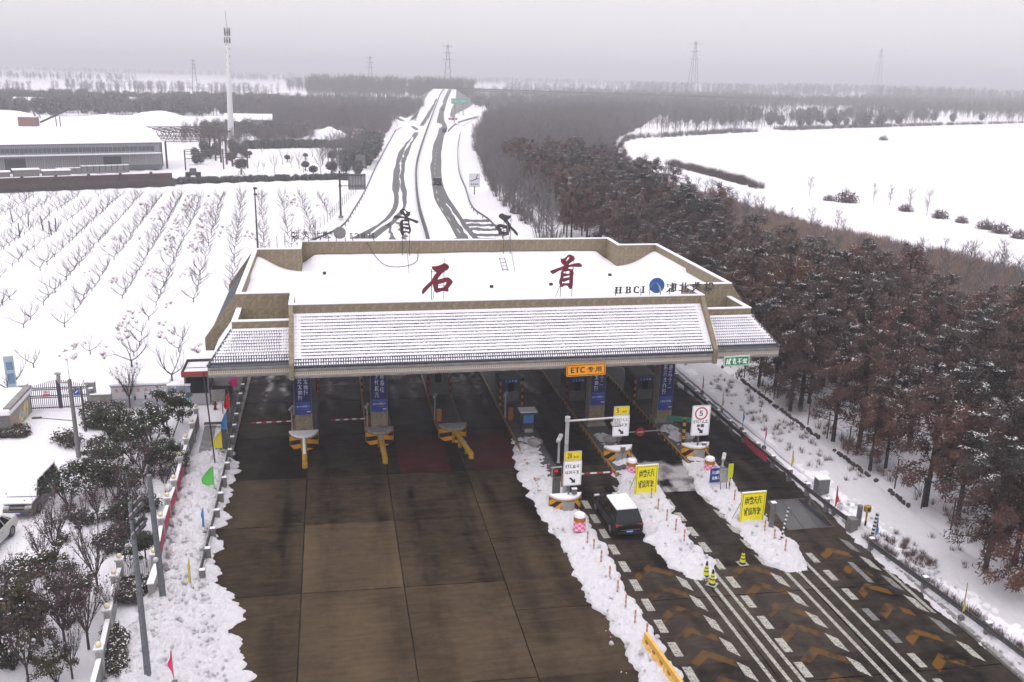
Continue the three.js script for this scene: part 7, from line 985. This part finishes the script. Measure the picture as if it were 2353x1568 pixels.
  const fr = local(thing('yard_gantry', 'lower steel gate frame in front of the open steel hall', 'steel frame')); for (const [a, h, x] of [[1, 5.3, 4.6], [1, 5.3, 14.5], [1, 5.0, 21]]) mb().sit(0.3, h, 0.3, x, 0, 6).build('post', M.rustSteel, fr); for (const y of [3.0, 4.2, 4.8, 5.3]) mb().box(16.4, 0.18, 0.2, 12.8, y, 6).build('rail', M.rustSteel, fr);
}
{ // yard wall of brick with snow coping
  const a = G(0, 436), b = G(396, 421), c = a.clone().lerp(b, -0.12), d = b.clone().sub(c), L = d.length(), turn = Math.atan2(-d.z, d.x), t = thing('brick_wall', 'long dark red brick yard wall with snow on top, behind the orchard', 'wall', [(c.x + b.x) / 2, -0.2, (c.z + b.z) / 2], turn); mb().box(L, 2.6, 0.35, 0, 1.3, 0).build('wall', std('brickFar', 0.13, 0.085, 0.085, 0.9, { map: rep(tex(128, (u, v) => { const row = Math.floor(v * 16), x = (u * 8 + (row % 2) * 0.5) % 1; return (v * 16) % 1 < 0.14 || x < 0.07 ? 0.7 : 0.86 + 0.25 * (hash2(row, Math.floor(u * 8 + (row % 2) * 0.5)) - 0.5); }), 0.6) }), t); mb().box(L, 0.16, 0.5, 0, 2.68, 0).build('snow', M.roofSnow, t); for (let k = 0; k < 6; k++) { mb().box(0.55, 3.0, 0.55, -L / 2 + 2 + k * L / 6, 1.5, 0.12).build('pillar', M.brickFar, t); }
  const q = G(436, 412), w = thing('wheel_loader', 'small rusty loader cab parked behind the hedge', 'loader', [q.x, -0.2, q.z - 6]); mb().rbox(1.5, 1.3, 1.5, 0.1, 0, 0.9, 0).build('cab_frame', M.rustSteel, w); mb().box(1.0, 0.8, 1.52, 0, 1.55, 0).build('cab_window', M.dimPane, w); mb().rbox(3.6, 0.8, 1.4, 0.1, 0, 0.5, 0).build('body', M.rustSteel, w); for (const s of [-1.2, 1.2]) { const g = new THREE.CylinderGeometry(0.6, 0.6, 1.6, 16); g.rotateX(Math.PI / 2); const m = mb(); m.add(g, s, 0.55, 0); m.build('wheel', M.black, w); }
}
{ // conveyor screen on the snow heaps
  const p = G(88, 297), t = thing('screening_machine', 'rusty gravel screening machine with a rising conveyor on the snow heap', 'machine', [p.x, 1.2, p.z]), s = 0.163 * (EYE.z - p.z) / 350 * 1.0; mb().rbox(7, 3.6, 4, 0.2, -3.4, 0, 0).build('hopper', std('rust', 0.2, 0.11, 0.085, 0.9), t); mb().rbox(7.2, 0.4, 4.2, 0.1, -3.4, 3.6, 0).build('snow', M.roofSnow, t); mb().beam([-0.4, 3, 0], [-1.4, 6.4, 0], 1, 0.5).beam([1.2, 3.2, 0], [0.6, 6, 0], 0.4, 0.4).build('mast', M.steel, t); mb().beam([1, 1.6, 0], [13, 7.2, 0], 1.2, 0.7).build('conveyor', M.darkSteel, t); for (const x of [7, 8.5]) mb().sit(0.3, 4, 0.3, x, 0, 0).build('leg', M.darkSteel, t);
}
function mound(name, label, x, z, rx, rz, h, seed, cat = 'snow heap') { const n = 26, pos = [], idx = []; for (let j = 0; j <= n; j++) for (let i = 0; i <= n; i++) { const u = i / n * 2 - 1, v = j / n * 2 - 1, d = Math.hypot(u, v), f = fbm(u * 2.5 + seed, v * 2.5, 4), y = h * Math.max(0, 1 - Math.pow(d, 1.2)) * (0.75 + 0.7 * (f - 0.4)) - 0.3 * d; pos.push(u * rx, y, v * rz); if (i < n && j < n) { const q = j * (n + 1) + i; idx.push(q, q + n + 1, q + 1, q + 1, q + n + 1, q + n + 2); } } const g = new THREE.BufferGeometry(); g.setAttribute('position', new THREE.Float32BufferAttribute(pos, 3)); g.setIndex(idx); g.computeVertexNormals(); boxUV(g); const o = mesh(name, g, M.snow); o.position.set(x, -0.3, z); return tag(o, label, cat); }
{ let p = G(115, 285); mound('snow_heap', 'long low snow covered heap at the left beyond the warehouse', p.x - 25, p.z, 62, 30, 8, 3); p = G(340, 290); mound('snow_heap', 'peaked snow covered heap behind the warehouse roof', p.x, p.z - 10, 26, 22, 8.6, 5); p = G(425, 290); mound('snow_heap', 'small rubble heap dusted with snow left of the mast', p.x, p.z, 15, 13, 5.5, 9); p = G(255, 290); mound('snow_heap', 'broad low snow heap between the machine and the peaked heap', p.x, p.z, 46, 26, 5.4, 13); p = G(757, 328); mound('snow_heap', 'flat topped snow covered mound left of the highway', p.x, p.z - 8, 13, 17, 7.5, 17); }
{ // pond
  const P = [[600, 322], [640, 303], [700, 292], [720, 300], [700, 318], [650, 330], [612, 332]].map(([x, y]) => G(x, y)); const o = mb(); o.poly(P.map((p) => [p.x, p.z]), 0.0, 0.12); o.build('pond_ice', std('ice', 0.30, 0.31, 0.32, 0.35)).userData.kind = 'structure';
}
// houses near the mast
for (const [x, y, w, h, d, l, c] of [[497, 299, 9, 4, 9, 'low house half buried in snow left of the telecom mast', 0.3], [537, 300, 6.5, 5.2, 10, 'small dark walled house right behind the telecom mast', 0.12], [556, 302, 6.5, 4.0, 8, 'low pale walled house right of the telecom mast', 0.3], [592, 299, 12, 5.0, 10, 'wide low house with snow roof at the wood edge', 0.22], [80, 212 + 40, 20, 5, 12, 'dim long house in the far trees at the left', 0.3], [325, 250, 16, 5, 10, 'dim house with pale roof in the far left trees', 0.3]]) {
  const p = G(x, y), t = thing('farm_house', l, 'house', [p.x, -0.2, p.z], 0.05); mb().sit(w, h, d, 0, 0, 0).build('wall', std('hw' + x, c, c, c * 1.03, 0.85), t); mb().solid([[-w / 2 - 0.5, h, d / 2 + 0.5], [w / 2 + 0.5, h, d / 2 + 0.5], [w / 2 + 0.5, h + 2.2, 0], [-w / 2 - 0.5, h + 2.2, 0]], 0.3).solid([[-w / 2 - 0.5, h + 2.2, 0], [w / 2 + 0.5, h + 2.2, 0], [w / 2 + 0.5, h, -d / 2 - 0.5], [-w / 2 - 0.5, h, -d / 2 - 0.5]], 0.3).build('roof', M.roofSnow, t); for (const k of [-0.25, 0.25]) mb().box(1.2, 1.4, 0.1, k * w, h * 0.5, d / 2 + 0.02).build('window', M.dimPane, t);
}
{ // telecom mast
  const p = G(531, 329), t = thing('telecom_mast', 'tall white tapering telecom mast with antenna clusters against the grey sky', 'mast', [p.x, -0.2, p.z]), H = V(521, 62, p.z).y, lean = V(521, 62, p.z).x - p.x; mb().bar([0, 0, 0], [lean, H, 0], 1.15, 16, 0.55).build('shaft', std('mastWhite', 0.62, 0.62, 0.63, 0.6), t); mb().bar([lean, H, 0], [lean - 0.3, H + 5.5, 0], 0.08, 6).build('rod', M.steel, t); mb().cyl(1.6, 1.6, 1, 0, 0, 0, 12).build('footing', M.cornice, t);
  for (const [k, n, r0, hh] of [[0.965, 6, 0.95, 2.6], [0.895, 5, 0.95, 1.9]]) { mb().cyl(1.0, 1.0, 0.15, lean * k, H * k - 0.3, 0, 14).build('platform', M.steel, t); for (let i = 0; i < n; i++) { const a = i / n * 6.28 + 0.4; mb().rbox(0.42, hh, 0.26, 0.05, lean * k + Math.cos(a) * r0, H * k - hh / 2, Math.sin(a) * r0, -a).build('antenna', i % 2 ? M.darkSteel : M.steel, t); } } for (let i = 0; i < 9; i++) mb().box(0.9, 0.35, 0.9, lean * (0.6 + i * 0.032) + 0.25 * (i % 2 ? 1 : -1), H * (0.6 + i * 0.032), 0.1).build('clamp', M.steel, t);
}
{ // pylons in the haze
  const names = ['above the distant highway crest', 'far right of the highway crest', 'left of the highway crest', 'at the far left', 'faint at the far right']; let i = 0;
  for (const [x, y, z] of [[1029, 100, -900], [1600, 94, -900], [850, 128, -1000], [443, 135, -1050], [2027, 110, -1300]]) { const a = V(x, y, z), H = a.y, t = thing('pylon', 'dim lattice power pylon in the haze, ' + names[i++], 'pylon', [a.x, -0.5, z]), m = mb(), b = H * 0.09; for (const [sx, sz] of [[-1, -1], [1, -1], [1, 1], [-1, 1]]) m.bar([sx * b, 0, sz * b], [sx * 0.5, H, sz * 0.5], 0.2, 5); for (let k = 0; k < 8; k++) { const u = k / 8, v = (k + 1) / 8, w0 = lerp(b, 0.5, u), w1 = lerp(b, 0.5, v); m.bar([-w0, u * H, w0], [w1, v * H, w1], 0.1, 4).bar([w0, u * H, w0], [-w1, v * H, w1], 0.1, 4); } m.build('lattice', M.steel, t); for (const k of [0.72, 0.84, 0.96]) mb().bar([-H * 0.1, k * H, 0], [H * 0.1, k * H, 0], 0.2, 5).build('crossarm', M.steel, t); }
}
// ------------------------------------------------------------------ garden beyond the orchard: clipped round trees and saplings
{
  const r = rngOf(61), ball = (() => { const g = new THREE.Group(), t = new Twigs(), q = rngOf(2); t.add(Z3(), new THREE.Vector3(0, 1.4, 0), 0.12, 0.1); for (let k = 0; k < 5; k++) t.add(new THREE.Vector3(0, 1.2, 0), new THREE.Vector3(Math.cos(k * 1.26) * 0.8, 0, Math.sin(k * 1.26) * 0.8), 0.05, 0.05); mesh('trunk', t.geo(), M.bark, g); mesh('crown', leafCloud(900, (p) => { const a = p() * 6.3, b = Math.acos(2 * p() - 1), d = 1.4 * Math.pow(p(), 0.3), nx = Math.sin(b) * Math.cos(a), ny = Math.cos(b), nz = Math.sin(b) * Math.sin(a); return [nx * d, 2.2 + ny * d * 0.75, nz * d, nx, ny, nz]; }, 0.26, (x, y, z, N, p) => { const k = 0.5 + p(); return [0.05 * k, 0.052 * k, 0.05 * k]; }, q), M.leaf, g); return g; })();
  let n = 0; const at = ['largest of the pair', 'right one of the pair', 'beside the hedge', 'left of the bare trees', 'small one in the middle', 'leftmost by the mast', 'close to the cantilever sign', 'by the low wall', 'small one at the rear'];
  for (const [x, y, s] of [[764, 374, 1.15], [786, 370, 1.05], [762, 402, 1.15], [702, 392, 0.85], [660, 372, 0.7], [555, 400, 1.3], [573, 362, 0.7], [720, 404, 0.9], [702, 365, 0.6]]) { const p = G(x, y); plant(ball, 'topiary_tree', 'round clipped tree in the snowy garden left of the highway, ' + at[n++], 'topiary', p.x, p.z, x, s); }
  const tw = [1, 2, 3].map((k) => { const q = rngOf(k * 31), t = new Twigs(); t.add(Z3(), new THREE.Vector3(0, 1.3, 0), 0.1, 0.09); for (let i = 0; i < 4; i++) t.grow(new THREE.Vector3(0, 1.0 + i * 0.35, 0), new THREE.Vector3(Math.cos(i * 1.9 + k), 1.5, Math.sin(i * 1.9 + k)), 2.4, 0.06, 2, q, { bend: 0.4, up: 0.08, spread: 1.1, kids: 2, seg: 3 }); return t.geo(); });
  for (let k = 0; k < 26; k++) { const p = G(553 + 245 * r(), 348 + 56 * r()), o = thing('garden_sapling', 'bare staked sapling in the snowy garden beyond the orchard', 'tree', [p.x, -0.2, p.z], r() * 6, 'bare saplings in the snowy garden beyond the orchard'); o.scale.setScalar(0.5 + 0.75 * r()); mesh('branches', tw[k % 3], M.greyTwig, o); }
}
// ------------------------------------------------------------------ woods, hedges, reeds that read as masses
{
  const r = rngOf(909);
  const bare = [1, 2, 3].map((s) => { const q = rngOf(s * 13 + 1), t = new Twigs(), H = 8; t.add(Z3(), new THREE.Vector3(0.1, H * 0.4, 0), 0.11, 0.08); t.add(new THREE.Vector3(0.1, H * 0.4, 0), new THREE.Vector3(0, H, 0.2), 0.08, 0.02); for (let k = 0; k < 26; k++) { const y = H * (0.18 + 0.72 * q()), a = q() * 6.3, L = (1.1 + 1.2 * q()) * (1.15 - 0.5 * y / H), e = new THREE.Vector3(Math.cos(a) * L, y + L * (0.6 + 0.8 * q()), Math.sin(a) * L); t.add(new THREE.Vector3(0.05, y, 0.05), e, 0.05, 0.018); for (let i = 0; i < 3; i++) { const b = new THREE.Vector3(0.05, y, 0.05).lerp(e, 0.35 + 0.6 * q()); t.add(b, b.clone().add(new THREE.Vector3((q() - 0.5) * 1.3, 0.5 + 0.9 * q(), (q() - 0.5) * 1.3)), 0.028, 0.01); } } return t.geo(); });
  const brush = (() => { const q = rngOf(77), t = new Twigs(); for (let k = 0; k < 34; k++) { const a = q() * 6.3, d = q() * 1.1; t.add(new THREE.Vector3(Math.cos(a) * d * 0.6, 0, Math.sin(a) * d * 0.6), new THREE.Vector3(Math.cos(a) * d * 1.3 + (q() - 0.5) * 0.5, 0.8 + 1.5 * q(), Math.sin(a) * d * 1.3 + (q() - 0.5) * 0.5), 0.03, 0.01); } return t.geo(); })();
  const round = (() => { const q = rngOf(3); return leafCloud(700, (p) => { const a = p() * 6.3, b = Math.acos(2 * p() - 1), d = 2.3 * Math.pow(p(), 0.35), nx = Math.sin(b) * Math.cos(a), ny = Math.cos(b), nz = Math.sin(b) * Math.sin(a); return [nx * d, 3.4 + ny * d * 1.2, nz * d, nx, ny + 0.4, nz]; }, 0.5, (x, y, z, N, p) => { if (p() < 0.04) return [0.55, 0.55, 0.56]; const k = 0.5 + p(); return [0.06 * k, 0.072 * k, 0.068 * k]; }, q); })();
  std('farTwig', 0.14, 0.128, 0.132, 0.95); std('brushTwig', 0.13, 0.112, 0.112, 0.95);
  const fill = (P, n, patch = 0.0, f = 0.03, sc = [0.75, 1.25]) => { const xs = P.map((p) => p[0]), zs = P.map((p) => p[1]), L = []; let guard = 0; while (L.length < n && guard++ < n * 30) { const x = lerp(Math.min(...xs), Math.max(...xs), r()), z = lerp(Math.min(...zs), Math.max(...zs), r()); if (!inPoly(x, z, P) || fbm(x * f + 3, z * f, 3) < patch || !inView(x, 3, z, 1.05)) continue; L.push([x, -0.3, z, r() * 6.3, lerp(sc[0], sc[1], r())]); } return L; };
  const wood = (name, L, kinds = [0, 1, 2], m = M.farTwig) => { kinds.forEach((k, i) => { const part = L.filter((_, j) => j % kinds.length === i); if (part.length) scatterMany(name, [bare[k]], [m], part); }); };
  const W1 = [[22, -62], [24, -120], [28, -160], [35, -215], [40, -262], [49, -300], [62, -372], [76, -440], [100, -505], [230, -594], [150, -400], [112, -318], [92, -262], [72, -190], [58, -182], [34, -182], [29, -135], [25.5, -75]];
  wood('bare_wood', fill(W1, 3300, 0.33)); scatterMany('undergrowth', [brush], [M.brushTwig], fill(W1, 5200, 0.25, 0.04, [0.8, 1.6]));
  const W2 = [[118, -330], [170, -352], [212, -392], [330, -452], [545, -560], [900, -900], [1150, -1230], [600, -1230], [130, -1060], [112, -760], [96, -520], [130, -430]];
  wood('far_wood', fill(W2, 5200, 0.40, 0.012, [0.9, 1.5])); scatterMany('far_evergreens', [round], [M.leaf], fill(W2, 900, 0.5, 0.01, [0.8, 1.5]));
  const W3 = [[-40, -640], [40, -640], [55, -575], [24, -440], [9, -300], [-3, -200], [-9, -168], [-14, -205], [-3, -262], [-14, -352], [-34, -352], [-60, -420]];
  wood('left_wood', fill(W3, 1500, 0.34)); scatterMany('left_undergrowth', [brush], [M.brushTwig], fill(W3, 2300, 0.28, 0.04, [0.8, 1.7])); scatterMany('left_evergreens', [round], [M.leaf], fill([[-5, -165], [2, -215], [9, -290], [2, -300], [-6, -215], [-9, -172]], 60, 0, 0.1, [0.5, 0.9]));
  const W4 = [[-240, -400], [-130, -445], [-40, -480], [-20, -560], [-60, -680], [-330, -600]];
  scatterMany('treeline_evergreens', [round], [M.leaf], fill(W4, 560, 0.3, 0.02, [0.9, 1.6])); wood('treeline_trees', fill(W4, 900, 0.35, 0.02));
  scatterMany('farm_trees', [round], [M.leaf], fill([[-64, -300], [-40, -290], [-18, -300], [-22, -330], [-52, -330]], 46, 0.2, 0.05, [0.6, 1.1])); wood('farm_bare_trees', fill([[-66, -270], [-38, -235], [-16, -280], [-20, -335], [-62, -335]], 220, 0.3, 0.05, [0.5, 0.9]));
  scatterMany('mast_hedge', [round], [M.leaf], fill([[-50, -195], [-38, -205], [-36, -235], [-46, -250], [-54, -240]], 30, 0, 0.05, [0.4, 0.7]));
  // hedge between the orchard and the garden
  { const L = [], a = G(400, 420), b = G(800, 409); for (let k = 0; k < 260; k++) { const p = a.clone().lerp(b, r()); L.push([p.x, -0.7, p.z + (r() - 0.5) * 2.2, r() * 6.3, 0.24 + 0.12 * r()]); } scatterMany('clipped_hedge', [round], [M.leaf], L); const L2 = [], c = G(690, 345), d = G(830, 338), e = G(560, 342); for (let k = 0; k < 200; k++) { const p = e.clone().lerp(d, r()); L2.push([p.x, -0.6, p.z - r() * 6, r() * 6.3, 0.35 + 0.25 * r()]); } scatterMany('rear_hedge', [round], [M.leaf], L2); const L3 = [], w0 = G(-30, 440), w1 = G(400, 424); for (let k = 0; k < 420; k++) { const p = w0.clone().lerp(w1, r()); L3.push([p.x, -0.2, p.z + 0.4 + 1.4 * r(), r() * 6.3, 0.5 + 0.4 * r()]); } scatterMany('wall_brush', [brush], [M.brushTwig], L3); }
  // distant tree rows, each row its own mass
  for (const [x0, x1, z, n, s] of [[-420, -250, -780, 160, 1.2], [-260, -60, -900, 220, 1.2], [-30, 130, -880, 520, 2.1], [-60, 40, -1150, 160, 1.6], [260, 520, -1350, 260, 1.4], [500, 900, -1500, 420, 1.9], [820, 1200, -1250, 420, 2.1], [980, 1500, -1900, 500, 2.2], [-700, -300, -1500, 300, 1.3], [-200, 300, -1900, 380, 1.3], [200, 900, -2300, 500, 1.6], [-900, 0, -2600, 500, 1.4], [0, 1800, -3200, 800, 1.6]]) { const L = []; for (let k = 0; k < n; k++) L.push([lerp(x0, x1, r()), -0.3, z + (r() - 0.5) * 90 + 40 * fbm(k * 0.1, z, 2), r() * 6.3, s * (0.7 + 0.6 * r())]); wood('distant_tree_row', L, [0, 1]); }
  // reeds and dry grass between the wood and the white field
  const reed = (() => { const q = rngOf(8), t = new Twigs(); for (let k = 0; k < 26; k++) { const a = q() * 6.3, d = q() * 0.7, l = 0.5 * (q() - 0.3); t.add(new THREE.Vector3(Math.cos(a) * d, 0, Math.sin(a) * d), new THREE.Vector3(Math.cos(a) * d + l + 0.2, 1.0 + 0.9 * q(), Math.sin(a) * d + (q() - 0.5) * 0.7), 0.035, 0.012); } return t.geo(); })();
  const RD = [[51, 4], [60, 0], [70, -16], [88, -36], [85, -56], [77, -78], [75, -110], [72, -134], [72, -178], [60, -178], [57, -128], [52, -90], [50, -30]];
  std('reedBrown', 0.34, 0.235, 0.19, 0.95); std('reedGrey', 0.22, 0.175, 0.165, 0.95);
  scatterMany('reed_bed', [reed], [M.reedBrown], fill(RD, 4600, 0.32, 0.05, [0.7, 1.3])); scatterMany('reed_bed', [reed], [M.reedGrey], fill(RD, 3200, 0.25, 0.06, [0.7, 1.3])); scatterMany('reed_saplings', [bare[0]], [M.farTwig], fill(RD, 210, 0.35, 0.05, [0.35, 0.7]));
  scatterMany('shore_brush', [brush], [M.brushTwig], fill([[92, -255], [120, -330], [210, -402], [330, -466], [560, -575], [300, -440], [200, -380], [118, -318]], 1100, 0.3, 0.03, [0.8, 1.4]));
  { const L = [], P = spline([[-34, 0], [0, 0]].map(([a]) => new THREE.Vector3(a, 0, 0)), 2); const edge = spline([G(1545, 378), G(1640, 402), G(1745, 432)], 60); for (let k = 0; k < 330; k++) { const p = edge[r() * 60 | 0]; L.push([p.x + (r() - 0.5) * 3.5, -0.2, p.z + (r() - 0.5) * 5, r() * 6.3, 0.5 + 0.7 * r()]); } scatterMany('shore_grass', [brush], [std('shoreTwig', 0.085, 0.062, 0.058, 0.95)], L); }
  // shrubs on the shore, each a thing
  const bush = (() => { const g = new THREE.Group(); mesh('branches', brush, M.shoreTwig, g); mesh('crown', leafCloud(520, (p) => { const a = p() * 6.3, b = Math.acos(p()), d = 1.5 * Math.pow(p(), 0.4), nx = Math.sin(b) * Math.cos(a), ny = Math.cos(b), nz = Math.sin(b) * Math.sin(a); return [nx * d, 0.1 + ny * d * 0.9, nz * d, nx, ny + 0.5, nz]; }, 0.3, (x, y, z, N, p) => { if (p() < 0.05) return [0.6, 0.6, 0.62]; const k = 0.5 + p(); return [0.075 * k, 0.055 * k, 0.055 * k]; }, rngOf(5), { thin: 0.25 }), M.leaf, g); return g; })();
  let n = 0; const w = ['largest and leftmost dome', 'beside the largest dome', 'below the thin trees', 'under the forked thin tree', 'small tuft right of the trees', 'second tuft from the right', 'reddish one near the right edge', 'at the right picture edge', 'small one alone out on the white field', 'near the left shore trees', 'beside the left shore grass'];
  for (const [x, y, s] of [[1945, 463, 2.0], [1905, 460, 1.0], [2082, 484, 1.2], [2160, 500, 1.3], [2210, 510, 1.0], [2265, 524, 1.3], [2300, 533, 1.4], [2345, 545, 1.2], [2030, 322, 1.6], [1505, 380, 1.2], [1445, 366, 1.0]]) { const p = G(x, y); plant(bush, 'shore_shrub', 'dark bare shrub by the white field, ' + w[n++], 'shrub', p.x, p.z, x, s); }
  n = 0; const v = ['tall pair at its left end', 'second of the left pair', 'left of the large dome shrub', 'right of the large dome shrub', 'middle one', 'forked one', 'rightmost one'];
  for (const [x, y, s] of [[1477, 408, 0.85], [1438, 395, 0.7], [1860, 450, 0.6], [2008, 462, 0.55], [2045, 470, 0.6], [2090, 482, 0.6], [2130, 494, 0.7]]) { const p = G(x, y), o = thing('shore_tree', 'thin bare tree on the shore of the white field, ' + v[n++], 'tree', [p.x, -0.2, p.z], x); o.scale.setScalar(s); mesh('branches', bare[n % 3], M.farTwig, o); }
  // dry weeds and twigs on the right verge
  { const L = []; for (let k = 0; k < 260; k++) { const z = -10 + 52 * r(), x = lerp(21, 24.2, r()); if (fbm(x * 0.5, z * 0.25, 2) > 0.52) L.push([x, 0.1, z, r() * 6, 0.16 + 0.16 * r()]); } for (let k = 0; k < 60; k++) { const p = G(2010 + 50 * r(), 1215 + 15 * r()); L.push([20.3 + r() * 1.4, 0.15, 28 + 4 * r(), r() * 6, 0.2]); } for (let k = 0; k < 150; k++) { const z = 28 + 18 * r(); L.push([19.0 + (z - 28) * 0.1 + 0.6 * r(), 0.2, z, r() * 6, 0.16 + 0.12 * r()]); } for (let k = 0; k < 90; k++) L.push([26 + 1.5 * r(), -0.3, -10 + 50 * r(), r() * 6, 0.2 + 0.25 * r()]); scatterMany('verge_weeds', [brush], [M.weed], L); }
}

renderer.render(scene, camera);
